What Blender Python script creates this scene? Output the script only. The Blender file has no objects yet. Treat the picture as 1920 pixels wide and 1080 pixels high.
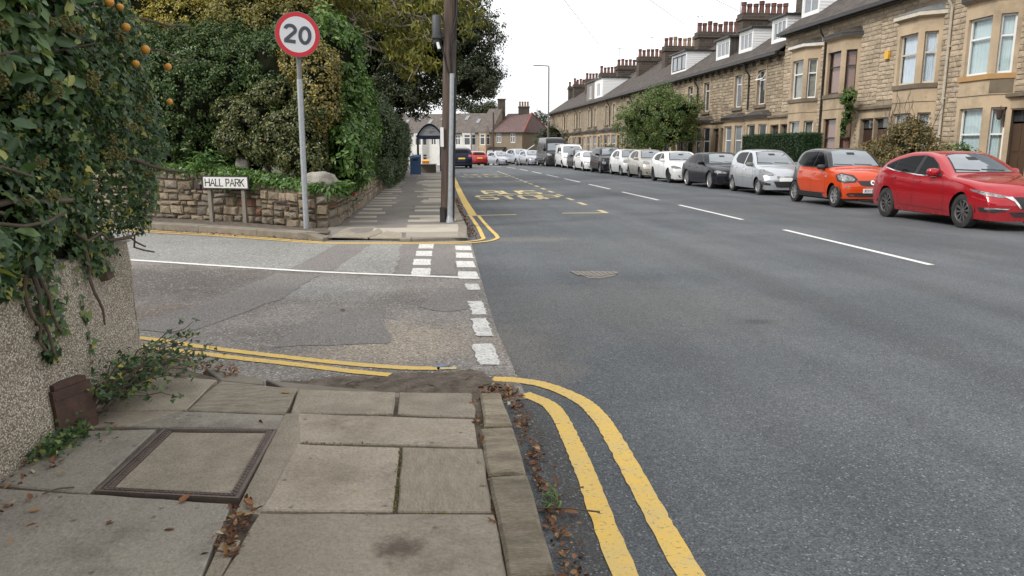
import bpy, bmesh, math, random
import numpy as np
from mathutils import Vector, Matrix
from mathutils.bvhtree import BVHTree

random.seed(7)
RNG = np.random.default_rng(11)
R = math.radians
SC = bpy.context.scene
COL = SC.collection

# ------------------------------------------------------------------ camera
cam_d = bpy.data.cameras.new('camera')
cam = bpy.data.objects.new('camera', cam_d)
COL.objects.link(cam)
cam.location = (0.0, 0.0, 1.57)
cam.rotation_euler = (R(90 - 10.6), 0.0, R(-6.61))
cam_d.sensor_width = 36.0
cam_d.lens = 26.25
cam_d.clip_start = 0.05
cam_d.clip_end = 3000.0
SC.camera = cam

# ------------------------------------------------------------------ sky (thin bright overcast)
world = bpy.data.worlds.new('World')
SC.world = world
world.use_nodes = True
nt = world.node_tree
nt.nodes.clear()
SUN_EL, SUN_ROT = R(42), R(244)
sky = nt.nodes.new('ShaderNodeTexSky')
sky.sky_type = 'NISHITA'
sky.sun_disc = False
sky.sun_elevation = SUN_EL
sky.sun_rotation = SUN_ROT
sky.air_density = 1.0
sky.dust_density = 2.0
bg_sky = nt.nodes.new('ShaderNodeBackground')
bg_sky.inputs['Strength'].default_value = 0.09
nt.links.new(sky.outputs[0], bg_sky.inputs['Color'])
tcw = nt.nodes.new('ShaderNodeTexCoord')
mpw = nt.nodes.new('ShaderNodeMapping')
mpw.inputs['Scale'].default_value = (1.0, 1.0, 2.6)
nt.links.new(tcw.outputs['Generated'], mpw.inputs['Vector'])
nz = nt.nodes.new('ShaderNodeTexNoise')
nz.inputs['Scale'].default_value = 2.3
nz.inputs['Detail'].default_value = 7
nz.inputs['Roughness'].default_value = 0.55
nt.links.new(mpw.outputs[0], nz.inputs['Vector'])
rp = nt.nodes.new('ShaderNodeValToRGB')
rp.color_ramp.elements[0].position = 0.38
rp.color_ramp.elements[0].color = (0.70, 0.712, 0.73, 1)
rp.color_ramp.elements[1].position = 0.60
rp.color_ramp.elements[1].color = (1.0, 0.995, 0.985, 1)
nt.links.new(nz.outputs[0], rp.inputs[0])
bg_cl = nt.nodes.new('ShaderNodeBackground')
bg_cl.inputs['Strength'].default_value = 0.97
nt.links.new(rp.outputs[0], bg_cl.inputs['Color'])
mxw = nt.nodes.new('ShaderNodeMixShader')
mxw.inputs[0].default_value = 0.93
nt.links.new(bg_sky.outputs[0], mxw.inputs[1])
nt.links.new(bg_cl.outputs[0], mxw.inputs[2])
wo = nt.nodes.new('ShaderNodeOutputWorld')
nt.links.new(mxw.outputs[0], wo.inputs['Surface'])

# ------------------------------------------------------------------ sun behind the cloud
sun_d = bpy.data.lights.new('sun', 'SUN')
sun_d.energy = 1.5
sun_d.angle = R(14)
sun_d.color = (1.0, 0.965, 0.91)
sun = bpy.data.objects.new('sun', sun_d)
COL.objects.link(sun)
sun.location = (-20, -30, 40)
sun.rotation_euler = (R(90) - SUN_EL, 0.0, R(-64))

# ------------------------------------------------------------------ exposure
SC.view_settings.view_transform = 'Standard'
SC.view_settings.look = 'None'
SC.view_settings.exposure = 0.74
SC.view_settings.gamma = 1.0
SC.view_settings.use_curve_mapping = False
SC.cycles.use_denoising = True
SC.cycles.max_bounces = 6
SC.cycles.diffuse_bounces = 3
SC.cycles.glossy_bounces = 3
SC.cycles.transmission_bounces = 4
SC.cycles.transparent_max_bounces = 8
SC.cycles.caustics_reflective = False
SC.cycles.caustics_refractive = False


# ================================================================== helpers
def tag(o, label=None, cat=None, group=None, kind=None):
    if label: o['label'] = label
    if cat: o['category'] = cat
    if group: o['group'] = group
    if kind: o['kind'] = kind
    return o


def empty(name, loc=(0, 0, 0), rz=0.0, rx=0.0, label=None, cat=None, group=None):
    o = bpy.data.objects.new(name, None)
    COL.objects.link(o)
    o.location = loc
    o.rotation_euler = (rx, 0, rz)
    o.empty_display_size = 0.1
    o['_w'] = [c for row in (Matrix.Translation(loc) @ Matrix.Rotation(rz, 4, 'Z') @ Matrix.Rotation(rx, 4, 'X')) for c in row]
    return tag(o, label, cat, group)


def wmat(o):
    if '_w' in o:
        v = list(o['_w'])
        return Matrix([v[0:4], v[4:8], v[8:12], v[12:16]])
    return Matrix.Identity(4)


def link(name, me, parent=None, local=False):
    o = bpy.data.objects.new(name, me)
    COL.objects.link(o)
    if parent is not None:
        o.parent = parent
        if not local:
            o.matrix_parent_inverse = wmat(parent).inverted()
    return o


class MB:
    """collects faces and builds ONE mesh object"""
    def __init__(self):
        self.v = []; self.f = []

    def add(self, verts, faces):
        b = len(self.v)
        self.v.extend([tuple(p) for p in verts])
        self.f.extend([tuple(i + b for i in f) for f in faces])
        return self

    def quad(self, a, b, c, d):
        return self.add([a, b, c, d], [(0, 1, 2, 3)])

    def box(self, x0, x1, y0, y1, z0, z1, M=None):
        vs = [(x0, y0, z0), (x1, y0, z0), (x1, y1, z0), (x0, y1, z0), (x0, y0, z1), (x1, y0, z1), (x1, y1, z1), (x0, y1, z1)]
        if M is not None: vs = [tuple(M @ Vector(p)) for p in vs]
        return self.add(vs, [(3, 2, 1, 0), (4, 5, 6, 7), (0, 1, 5, 4), (1, 2, 6, 5), (2, 3, 7, 6), (3, 0, 4, 7)])

    def prism(self, poly, z0, z1, M=None):
        """poly: list of (x, y); extruded from z0 to z1 (z may be functions)"""
        n = len(poly)
        f0 = z0 if callable(z0) else (lambda x, y: z0)
        f1 = z1 if callable(z1) else (lambda x, y: z1)
        vs = [(x, y, f0(x, y)) for x, y in poly] + [(x, y, f1(x, y)) for x, y in poly]
        if M is not None: vs = [tuple(M @ Vector(p)) for p in vs]
        fs = [tuple(range(n - 1, -1, -1)), tuple(range(n, 2 * n))]
        for i in range(n):
            j = (i + 1) % n
            fs.append((i, j, n + j, n + i))
        return self.add(vs, fs)

    def tube(self, pts, r, n=8, cap=True):
        pts = [Vector(p) for p in pts]
        k = len(pts)
        rs = r if isinstance(r, (list, tuple)) else [r] * k
        ref = None
        vs = []
        for i, p in enumerate(pts):
            t = (pts[min(i + 1, k - 1)] - pts[max(i - 1, 0)])
            if t.length < 1e-9: t = Vector((0, 0, 1))
            t.normalize()
            if ref is None:
                ref = t.orthogonal().normalized()
            a = (ref - t * ref.dot(t))
            if a.length < 1e-6: a = t.orthogonal()
            a.normalize(); ref = a
            b = t.cross(a)
            for j in range(n):
                th = 2 * math.pi * j / n
                vs.append(tuple(p + (a * math.cos(th) + b * math.sin(th)) * rs[i]))
        fs = []
        for i in range(k - 1):
            for j in range(n):
                j2 = (j + 1) % n
                fs.append((i * n + j, i * n + j2, (i + 1) * n + j2, (i + 1) * n + j))
        if cap:
            fs.append(tuple(range(n - 1, -1, -1)))
            fs.append(tuple((k - 1) * n + j for j in range(n)))
        return self.add(vs, fs)

    def lathe(self, prof, n=16, M=None, cap=True):
        """prof: list of (r, z)"""
        vs = []
        for r, z in prof:
            for j in range(n):
                th = 2 * math.pi * j / n
                vs.append((r * math.cos(th), r * math.sin(th), z))
        if M is not None: vs = [tuple(M @ Vector(p)) for p in vs]
        fs = []
        k = len(prof)
        for i in range(k - 1):
            for j in range(n):
                j2 = (j + 1) % n
                fs.append((i * n + j, i * n + j2, (i + 1) * n + j2, (i + 1) * n + j))
        if cap and prof[0][0] > 1e-5: fs.append(tuple(range(n - 1, -1, -1)))
        if cap and prof[-1][0] > 1e-5: fs.append(tuple((k - 1) * n + j for j in range(n)))
        return self.add(vs, fs)

    def mesh(self, name='mesh'):
        me = bpy.data.meshes.new(name)
        me.from_pydata(self.v, [], self.f)
        me.update()
        return me

    def build(self, name, mat, parent=None, local=False, smooth=False):
        me = self.mesh(name)
        if mat is not None: me.materials.append(mat)
        if smooth:
            me.polygons.foreach_set('use_smooth', [True] * len(me.polygons))
            if smooth != 'all':
                me.set_sharp_from_angle(angle=R(42))
        return link(name, me, parent, local)


def np_mesh(name, V, F, mat, smooth=False):
    """V (n,3) float array, F (m,k) int array with constant k"""
    me = bpy.data.meshes.new(name)
    V = np.ascontiguousarray(V, dtype=np.float32); F = np.ascontiguousarray(F, dtype=np.int32)
    me.vertices.add(len(V)); me.vertices.foreach_set('co', V.ravel())
    k = F.shape[1]
    me.loops.add(F.size); me.loops.foreach_set('vertex_index', F.ravel())
    me.polygons.add(len(F))
    me.polygons.foreach_set('loop_start', np.arange(0, F.size, k, dtype=np.int32))
    me.polygons.foreach_set('loop_total', np.full(len(F), k, dtype=np.int32))
    if smooth: me.polygons.foreach_set('use_smooth', np.ones(len(F), dtype=bool))
    me.update(calc_edges=True)
    if mat: me.materials.append(mat)
    return me


def copy_tree(o, parent=None):
    c = o.copy()
    COL.objects.link(c)
    if parent is not None: c.parent = parent
    for ch in list(o.children): copy_tree(ch, c)
    return c


def lerp(a, b, t): return a + (b - a) * t


def sstep(a, b, x):
    t = min(1.0, max(0.0, (x - a) / (b - a)))
    return t * t * (3 - 2 * t)


def gz(x, y):
    """ground height: level, then falling away gently past the brow"""
    t = max(0.0, y - 67.0)
    return -0.034 * t * t / (t + 9.0) if t < 60 else -0.034 * 60 * 60 / 69.0


# ================================================================== materials
MATS = {}


def newmat(name):
    m = bpy.data.materials.new(name)
    m.use_nodes = True
    m.node_tree.nodes.clear()
    MATS[name] = m
    return m


class NT:
    def __init__(self, m):
        self.t = m.node_tree; self.n = self.t.nodes; self.l = self.t.links

    def node(self, typ, **kw):
        nd = self.n.new(typ)
        for k, v in kw.items():
            if k in nd.inputs: self.set(nd.inputs[k], v)
            else: setattr(nd, k, v)
        return nd

    def set(self, sock, v):
        if isinstance(v, bpy.types.NodeSocket): self.l.new(v, sock)
        else:
            if sock.type == 'RGBA' and len(v) == 3: v = (*v, 1)
            sock.default_value = v

    def coord(self, kind='Object', scale=(1, 1, 1)):
        if kind == 'World':
            o = self.node('ShaderNodeNewGeometry').outputs['Position']
        else:
            o = self.node('ShaderNodeTexCoord').outputs[kind]
        if tuple(scale) != (1, 1, 1):
            mp = self.node('ShaderNodeMapping'); mp.inputs['Scale'].default_value = scale
            self.l.new(o, mp.inputs['Vector']); o = mp.outputs[0]
        return o

    def noise(self, co, scale, detail=5, rough=0.55, dist=0.0):
        return self.node('ShaderNodeTexNoise', Vector=co, Scale=scale, Detail=detail, Roughness=rough, Distortion=dist).outputs[0]

    def ramp(self, fac, stops, interp='LINEAR'):
        r = self.node('ShaderNodeValToRGB'); self.l.new(fac, r.inputs[0])
        e = r.color_ramp.elements; r.color_ramp.interpolation = interp
        while len(e) < len(stops): e.new(0.5)
        for i, (p, c) in enumerate(stops):
            e[i].position = p
            e[i].color = (c, c, c, 1) if isinstance(c, (int, float)) else (*c, 1)
        return r.outputs[0]

    def mix(self, fac, a, b, mode='MIX'):
        m = self.node('ShaderNodeMix', data_type='RGBA', blend_type=mode)
        self.set(m.inputs[0], fac)
        self.set(m.inputs[6], a); self.set(m.inputs[7], b)
        return m.outputs[2]

    def math(self, op, a, b=0.0, clamp=False):
        m = self.node('ShaderNodeMath', operation=op, use_clamp=clamp)
        self.set(m.inputs[0], a); self.set(m.inputs[1], b)
        return m.outputs[0]

    def bump(self, h, strength=0.3, dist=0.01, normal=None):
        b = self.node('ShaderNodeBump', Strength=strength, Distance=dist)
        self.l.new(h, b.inputs['Height'])
        if normal is not None: self.l.new(normal, b.inputs['Normal'])
        return b.outputs[0]

    def vscale(self, col, fac, lo, hi):
        """multiply colour by lo..hi along fac"""
        mr = self.node('ShaderNodeMapRange'); self.set(mr.inputs[0], fac)
        mr.inputs[3].default_value = lo; mr.inputs[4].default_value = hi
        return self.mix(1.0, col, self.node('ShaderNodeCombineColor', Red=mr.outputs[0], Green=mr.outputs[0], Blue=mr.outputs[0]).outputs[0], 'MULTIPLY')

    def out(self, **kw):
        p = self.node('ShaderNodeBsdfPrincipled')
        for k, v in kw.items(): self.set(p.inputs[k.replace('_', ' ')], v)
        o = self.node('ShaderNodeOutputMaterial')
        self.l.new(p.outputs[0], o.inputs['Surface'])
        return p


def pm(name, col, col2=None, rough=0.6, met=0.0, spec=0.5, vs=3.0, vlo=0.35, vhi=0.65, bump=0.0, bs=40.0, bd=0.01,
       rand=0.0, island=0.0, spots=None, stain=None, coat=0.0, stretch=(1, 1, 1), kind='Object', fine=0.0, fs=120.0, dirt=None, dirts=1.2):
    if name in MATS: return MATS[name]
    m = newmat(name); t = NT(m)
    co = t.coord(kind, stretch)
    if rand or kind == 'Object':
        # offset pattern per object so alike pieces differ
        oi = t.node('ShaderNodeObjectInfo')
        if rand:
            sc = t.math('MULTIPLY', oi.outputs['Random'], 37.0)
            va = t.node('ShaderNodeVectorMath', operation='ADD')
            t.l.new(co, va.inputs[0])
            cb = t.node('ShaderNodeCombineXYZ', X=sc, Y=sc, Z=sc); t.l.new(cb.outputs[0], va.inputs[1])
            co = va.outputs[0]
    c = col
    if col2 is not None:
        f = t.ramp(t.noise(co, vs, 6, 0.6), [(vlo, 0.0), (vhi, 1.0)])
        c = t.mix(f, col, col2)
    else:
        cc = t.node('ShaderNodeRGB'); cc.outputs[0].default_value = (*col, 1); c = cc.outputs[0]
    if dirt is not None:
        f = t.ramp(t.noise(co, dirts, 8, 0.7), [(0.5, 0.0), (0.72, 1.0)])
        c = t.mix(f, c, dirt)
    if fine:
        c = t.vscale(c, t.noise(co, fs, 3, 0.6), 1 - fine, 1 + fine)
    if spots is not None:      # gum, lichen and chips
        vo = t.node('ShaderNodeTexVoronoi', Vector=co, Scale=13.0)
        sc_ = t.node('ShaderNodeSeparateColor'); t.l.new(vo.outputs['Color'], sc_.inputs[0])
        near = t.ramp(t.math('ADD', vo.outputs['Distance'], t.math('MULTIPLY', t.noise(co, 60, 3), .25)), [(.22, 1.0), (.34, 0.0)])
        c = t.mix(t.math('MULTIPLY', near, t.ramp(sc_.outputs[0], [(.76, 0.0), (.84, .75)])), c, spots)
        c = t.mix(t.math('MULTIPLY', near, t.ramp(sc_.outputs[1], [(.93, 0.0), (.96, .55)])), c, (0.42, 0.40, 0.35))
    if stain is not None:
        sx, sy, sr, scol = stain
        mp = t.node('ShaderNodeMapping'); mp.inputs['Location'].default_value = (-sx / sr, -sy / sr, 0); mp.inputs['Scale'].default_value = (1 / sr, 1 / sr, 0)
        t.l.new(t.coord('World'), mp.inputs['Vector'])
        ln = t.node('ShaderNodeVectorMath', operation='LENGTH'); t.l.new(mp.outputs[0], ln.inputs[0])
        f = t.math('ADD', ln.outputs['Value'], t.math('MULTIPLY', t.math('SUBTRACT', t.noise(co, 14, 6, .7), .5), 2.2))
        c = t.mix(t.ramp(f, [(.3, .75), (1.0, 0.0)]), c, scol)
    if rand:
        c = t.vscale(c, oi.outputs['Random'], 1 - rand, 1 + rand)
    if island:
        c = t.vscale(c, t.node('ShaderNodeNewGeometry').outputs['Random Per Island'], 1 - island, 1 + island)
    kw = dict(Base_Color=c, Roughness=rough, Metallic=met)
    kw['Specular_IOR_Level'] = spec
    if coat: kw['Coat_Weight'] = coat; kw['Coat_Roughness'] = 0.03
    if bump:
        kw['Normal'] = t.bump(t.noise(co, bs, 5, 0.65), bump, bd)
    t.out(**kw)
    return m


def leafmat(name, cols, rough=0.45, spec=0.4, trans=0.3, gain=1.35):
    """cols: list of (pos, colour) chosen per leaf"""
    if name in MATS: return MATS[name]
    m = newmat(name); t = NT(m)
    cols = [(p, tuple(min(.8, v * gain) for v in c)) for p, c in cols]
    ri = t.node('ShaderNodeNewGeometry').outputs['Random Per Island']
    c = t.ramp(ri, cols)
    c = t.vscale(c, t.noise(t.coord('World'), 1.7, 4), 0.72, 1.28)
    p = t.node('ShaderNodeBsdfPrincipled')
    t.set(p.inputs['Base Color'], c); p.inputs['Roughness'].default_value = rough
    p.inputs['Specular IOR Level'].default_value = spec
    tr = t.node('ShaderNodeBsdfTranslucent'); t.set(tr.inputs[0], t.mix(1.0, c, (1.0, 1.15, 0.55), 'MULTIPLY'))
    mx = t.node('ShaderNodeMixShader'); mx.inputs[0].default_value = trans
    t.l.new(p.outputs[0], mx.inputs[1]); t.l.new(tr.outputs[0], mx.inputs[2])
    o = t.node('ShaderNodeOutputMaterial'); t.l.new(mx.outputs[0], o.inputs['Surface'])
    return m


def glassmat(name, tint=(0.85, 0.9, 0.92), rough=0.02):
    if name in MATS: return MATS[name]
    m = newmat(name); t = NT(m)
    lw = t.node('ShaderNodeLayerWeight', Blend=0.5)
    fz = t.math('ADD', t.math('MULTIPLY', t.math('POWER', lw.outputs['Facing'], 4.0), 0.85), 0.06)
    g = t.node('ShaderNodeBsdfGlossy', Roughness=rough); g.inputs[0].default_value = (0.95, 0.97, 1, 1)
    tr = t.node('ShaderNodeBsdfTransparent'); tr.inputs[0].default_value = (*tint, 1)
    mx = t.node('ShaderNodeMixShader'); t.l.new(fz, mx.inputs[0])
    t.l.new(tr.outputs[0], mx.inputs[1]); t.l.new(g.outputs[0], mx.inputs[2])
    o = t.node('ShaderNodeOutputMaterial'); t.l.new(mx.outputs[0], o.inputs['Surface'])
    return m


def asphalt(name, base, light, patch, patch2, fine_s=260.0, contrast=1.0, bump=0.5, dust=(), speck=.8, tracks=0.0):
    m = newmat(name); t = NT(m)
    co = t.coord('World')
    big = t.noise(co, 0.55, 6, 0.6)
    st = t.noise(t.coord('World', (1.6, 0.16, 1)), 1.0, 6, 0.6)
    c = t.mix(t.ramp(big, [(0.38, 0.0), (0.66, 1.0)]), patch, patch2)
    c = t.mix(t.ramp(st, [(0.42, 0.0), (0.7, 0.55)]), c, base)
    if tracks:
        tr = t.noise(t.coord('World', (1.15, 0.035, 1)), 1.0, 4, 0.55)
        c = t.vscale(c, t.ramp(tr, [(.3, 0.0), (.7, 1.0)]), 1 - tracks, 1 + tracks)
    for (dx, dy, rx, ry, dc, ds) in dust:
        mp = t.node('ShaderNodeMapping'); mp.inputs['Location'].default_value = (-dx / rx, -dy / ry, 0); mp.inputs['Scale'].default_value = (1 / rx, 1 / ry, 0)
        t.l.new(co, mp.inputs['Vector'])
        ln = t.node('ShaderNodeVectorMath', operation='LENGTH'); t.l.new(mp.outputs[0], ln.inputs[0])
        f = t.math('ADD', ln.outputs['Value'], t.math('MULTIPLY', t.math('SUBTRACT', t.noise(co, 2.6, 6, .65), .5), 1.5))
        c = t.mix(t.ramp(f, [(.35, ds), (1.0, 0.0)]), c, dc)
    med = t.noise(co, 22.0, 6, 0.75)
    c = t.vscale(c, med, 1 - 0.34 * contrast, 1 + 0.34 * contrast)
    vo = t.node('ShaderNodeTexVoronoi', Vector=co, Scale=fine_s * 0.5)
    vr = t.node('ShaderNodeSeparateColor'); t.l.new(vo.outputs['Color'], vr.inputs[0])
    c = t.vscale(c, vr.outputs[2], 0.62, 1.42)
    c = t.mix(t.ramp(vr.outputs[0], [(0.93, 0.0), (0.99, speck)]), c, light)
    c = t.mix(t.ramp(vr.outputs[1], [(0.86, 0.0), (0.97, 0.7)]), c, tuple(x * 0.35 for x in base))
    n = t.bump(vo.outputs['Distance'], bump, 0.006)
    n = t.bump(t.noise(co, 60, 4, 0.7), bump * 0.6, 0.008, n)
    t.out(Base_Color=c, Roughness=0.78, Normal=n, Specular_IOR_Level=0.35)
    return m


M_ROAD = asphalt('road_asphalt', (0.089, 0.097, 0.104), (0.27, 0.275, 0.28), (0.070, 0.078, 0.086), (0.109, 0.116, 0.123), contrast=1.35, speck=.75, tracks=.24,
                 dust=[(1.6, 7.2, 2.6, 1.7, (0.15, 0.147, 0.137), .45), (0.75, 5.6, .5, 1.2, (0.18, 0.16, 0.135), .5), (3.4, 11.5, 2.6, 2.6, (0.115, 0.122, 0.124), .5), (1.6, 12.9, 1.2, .5, (0.18, 0.17, 0.15), .5), (.62, 3.2, .16, 2.2, (0.05, .047, .043), .7), (4.0, 7.0, .35, 9.0, (0.06, .064, .068), .45), (5.6, 4.6, .35, .25, (0.04, .042, .045), .6), (3.0, 6.4, .18, .14, (0.04, .042, .045), .6), (8.8, 12, .4, 9.0, (0.06, .064, .068), .4)])
M_SIDE = asphalt('side_road_asphalt', (0.205, 0.187, 0.171), (0.52, 0.50, 0.46), (0.142, 0.128, 0.117), (0.275, 0.25, 0.226), 150.0, 1.5,
                 dust=[(-0.25, 6.0, 1.0, .9, (0.34, 0.285, 0.22), .75), (-3.3, 9.3, 2.4, 1.5, (0.085, 0.072, 0.065), .8), (-2.6, 7.4, 1.0, .6, (0.16, 0.12, 0.09), .6), (-1.2, 8.6, 1.1, .9, (0.29, 0.29, 0.28), .55), (-0.2, 4.9, 1.0, .35, (0.06, .045, .035), .8)])
M_CHIP = asphalt('chipped_asphalt', (0.25, 0.246, 0.23), (0.46, 0.46, 0.43), (0.215, 0.211, 0.197), (0.275, 0.27, 0.255), 110.0, 1.3)
M_PATCH = asphalt('trench_patch_asphalt', (0.18, 0.166, 0.156), (0.36, 0.34, 0.32), (0.165, 0.152, 0.142), (0.205, 0.19, 0.178), 200.0, 1.1, 0.35)


def paint(name, col, worn, wear=0.56, band=0.1):
    m = newmat(name); t = NT(m)
    co = t.coord('World')
    c = t.mix(t.ramp(t.noise(co, 5.0, 7, 0.7), [(0.35, 0.0), (0.75, 1.0)]), col, worn)
    f = t.ramp(t.noise(t.coord('World', (1, 1.6, 1)), 42.0, 7, 0.7), [(wear, 0.0), (wear + band, 1.0)])
    c = t.mix(f, c, (0.15, 0.145, 0.135))
    n = t.bump(t.noise(co, 90, 5, 0.7), 0.5, 0.006)
    t.out(Base_Color=c, Roughness=0.7, Normal=n, Specular_IOR_Level=0.3)
    return m


M_YEL = paint('yellow_line_paint', (0.72, 0.47, 0.10), (0.56, 0.43, 0.19), 0.575, .07)
M_YELW = paint('worn_yellow_paint', (0.60, 0.47, 0.22), (0.48, 0.42, 0.27), 0.55)
M_WHT = paint('white_line_paint', (0.76, 0.75, 0.72), (0.60, 0.59, 0.56), 0.60)
M_WHTW = paint('worn_white_paint', (0.72, 0.71, 0.68), (0.52, 0.51, 0.48), 0.53, .08)
M_DIRT = pm('soil', (0.075, 0.058, 0.044), (0.16, 0.13, 0.10), rough=0.95, vs=9, bump=0.8, bs=35, bd=0.02, fine=0.5, fs=160, kind='World')
M_GROUND = pm('grass_ground', (0.05, 0.07, 0.03), (0.11, 0.12, 0.06), rough=0.95, vs=0.7, bump=0.6, bs=8, bd=0.05, kind='World')
M_FLAG = pm('york_stone_flag', (0.285, 0.245, 0.192), (0.375, 0.325, 0.258), rough=0.88, vs=2.2, vlo=.3, vhi=.7, rand=0.17, bump=0.9, bs=55, bd=0.010, fine=0.42, fs=60, dirt=(0.17, 0.138, 0.102), dirts=1.7, spots=(0.10, 0.085, 0.066), stain=(-0.12, 2.60, .12, (0.075, 0.052, 0.037)))
M_FLAG2 = pm('grey_stone_flag', (0.235, 0.217, 0.185), (0.315, 0.285, 0.236), rough=0.88, vs=1.6, vlo=.3, vhi=.7, rand=.1, bump=.9, bs=55, bd=.01, fine=.42, fs=60, dirt=(0.14, 0.122, 0.10), dirts=2.3, spots=(0.09, 0.08, 0.066))
M_FLAGR = pm('ridged_stone_flag', (0.29, 0.25, 0.19), (0.225, 0.192, 0.145), rough=0.85, vs=8, stretch=(3.0, 1.0, 1), bump=1.0, bs=14, bd=0.014, fine=0.35, fs=40)
M_CONC = pm('rough_concrete', (0.34, 0.295, 0.23), (0.25, 0.215, 0.165), rough=0.9, vs=6, bump=1.0, bs=70, bd=0.012, fine=0.5, fs=70, rand=0.08, kind='Object')
M_KERB = pm('kerb_stone', (0.29, 0.245, 0.178), (0.165, 0.138, 0.096), rough=0.88, vs=5, stretch=(1, 2.5, 1), bump=1.0, bs=16, bd=0.03, rand=0.26, fine=0.5, fs=45)
M_KERBC = pm('kerb_concrete', (0.25, 0.22, 0.178), (0.17, 0.148, 0.115), rough=0.88, vs=4, bump=0.5, bs=60, bd=0.01, rand=0.1, fine=0.2, fs=120)
M_TARM = pm('pavement_tarmac', (0.155, 0.139, 0.124), (0.20, 0.182, 0.164), rough=0.85, vs=2.0, bump=0.5, bs=150, bd=0.006, fine=0.25, fs=200, kind='World')
M_FINEC = pm('fine_concrete', (0.31, 0.268, 0.208), (0.235, 0.203, 0.158), rough=.9, vs=7, bump=.9, bs=80, bd=.008, fine=.5, fs=75)
M_RIB = pm('tooled_concrete', (0.32, 0.28, 0.22), (0.20, 0.172, 0.132), rough=.9, vs=9, stretch=(1, 3.2, 1), bump=1.0, bs=26, bd=.014, fine=.45, fs=50)
M_IRON = pm('cast_iron', (0.115, 0.092, 0.083), (0.165, 0.128, 0.107), rough=0.6, met=0.35, vs=12, bump=0.4, bs=60, bd=0.006)
M_RUST = pm('rusty_iron', (0.048, 0.028, 0.022), (0.085, 0.044, 0.030), rough=0.85, vs=14, bump=0.6, bs=40, bd=0.006)
M_GALV = pm('galvanised_steel', (0.42, 0.44, 0.46), (0.34, 0.36, 0.38), rough=0.5, met=0.55, vs=14, bump=0.1, bs=30)
M_GREYP = pm('grey_painted_steel', (0.20, 0.20, 0.19), (0.15, 0.15, 0.145), rough=0.6, vs=6)
M_BLACK = pm('black_plastic', (0.014, 0.014, 0.016), rough=0.45)
M_BLACKP = pm('black_paint', (0.02, 0.02, 0.022), (0.035, 0.033, 0.032), rough=0.45, vs=5)
M_WHITE = pm('white_plastic', (0.78, 0.78, 0.77), rough=0.35)
M_WHITEP = pm('white_painted_timber', (0.70, 0.68, 0.63), (0.60, 0.57, 0.51), rough=0.55, vs=7)
M_CREAMP = pm('cream_paint', (0.62, 0.57, 0.47), (0.50, 0.45, 0.37), rough=0.55, vs=6)
# ================================================================== ground, roads, pavements
def struct(o): return tag(o, kind='structure')


def crom(pts, n=8):
    """Catmull-Rom through 2D/3D points"""
    P = [np.array(p, float) for p in pts]
    P = [2 * P[0] - P[1]] + P + [2 * P[-1] - P[-2]]
    out = []
    for i in range(1, len(P) - 2):
        p0, p1, p2, p3 = P[i - 1:i + 3]
        for k in range(n):
            t = k / n
            out.append(0.5 * ((2 * p1) + (-p0 + p2) * t + (2 * p0 - 5 * p1 + 4 * p2 - p3) * t * t + (-p0 + 3 * p1 - 3 * p2 + p3) * t ** 3))
    out.append(P[-2])
    return out


def ribbon(mb, pts, w, z, jit=0.0, closed=False):
    """flat strip along 2D points, z above gz"""
    P = [Vector((p[0], p[1])) for p in pts]
    n = len(P)
    vs = []
    for i in range(n):
        if closed: t = P[(i + 1) % n] - P[i - 1]
        else: t = P[min(i + 1, n - 1)] - P[max(i - 1, 0)]
        t.normalize()
        nn = Vector((-t.y, t.x))
        ww = w[i] if isinstance(w, (list, tuple)) else w
        for s in (-1, 1):
            q = P[i] + nn * (s * ww / 2 + random.uniform(-jit, jit))
            vs.append((q.x, q.y, gz(q.x, q.y) + z))
    fs = [(2 * i, 2 * i + 2, 2 * i + 3, 2 * i + 1) for i in range(n - 1)]
    if closed: fs.append((2 * n - 2, 0, 1, 2 * n - 1))
    # upward facing
    fs = [f[::-1] for f in fs] if True else fs
    mb.add(vs, fs)
    return mb


def sheet(poly, z):
    mb = MB()
    vs = [(x, y, gz(x, y) + z) for x, y in poly]
    a = sum(poly[i][0] * poly[(i + 1) % len(poly)][1] - poly[(i + 1) % len(poly)][0] * poly[i][1] for i in range(len(poly)))
    f = tuple(range(len(poly)))
    mb.add(vs, [f if a > 0 else f[::-1]])
    return mb


def rough_poly(poly, seg=0.12, j=0.006, rng=random):
    out = []
    n = len(poly)
    for i in range(n):
        a = Vector(poly[i]); b = Vector(poly[(i + 1) % n])
        m = max(1, int((b - a).length / seg))
        for k in range(m):
            p = a.lerp(b, k / m)
            out.append((p.x + rng.uniform(-j, j), p.y + rng.uniform(-j, j)))
    return out


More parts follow.
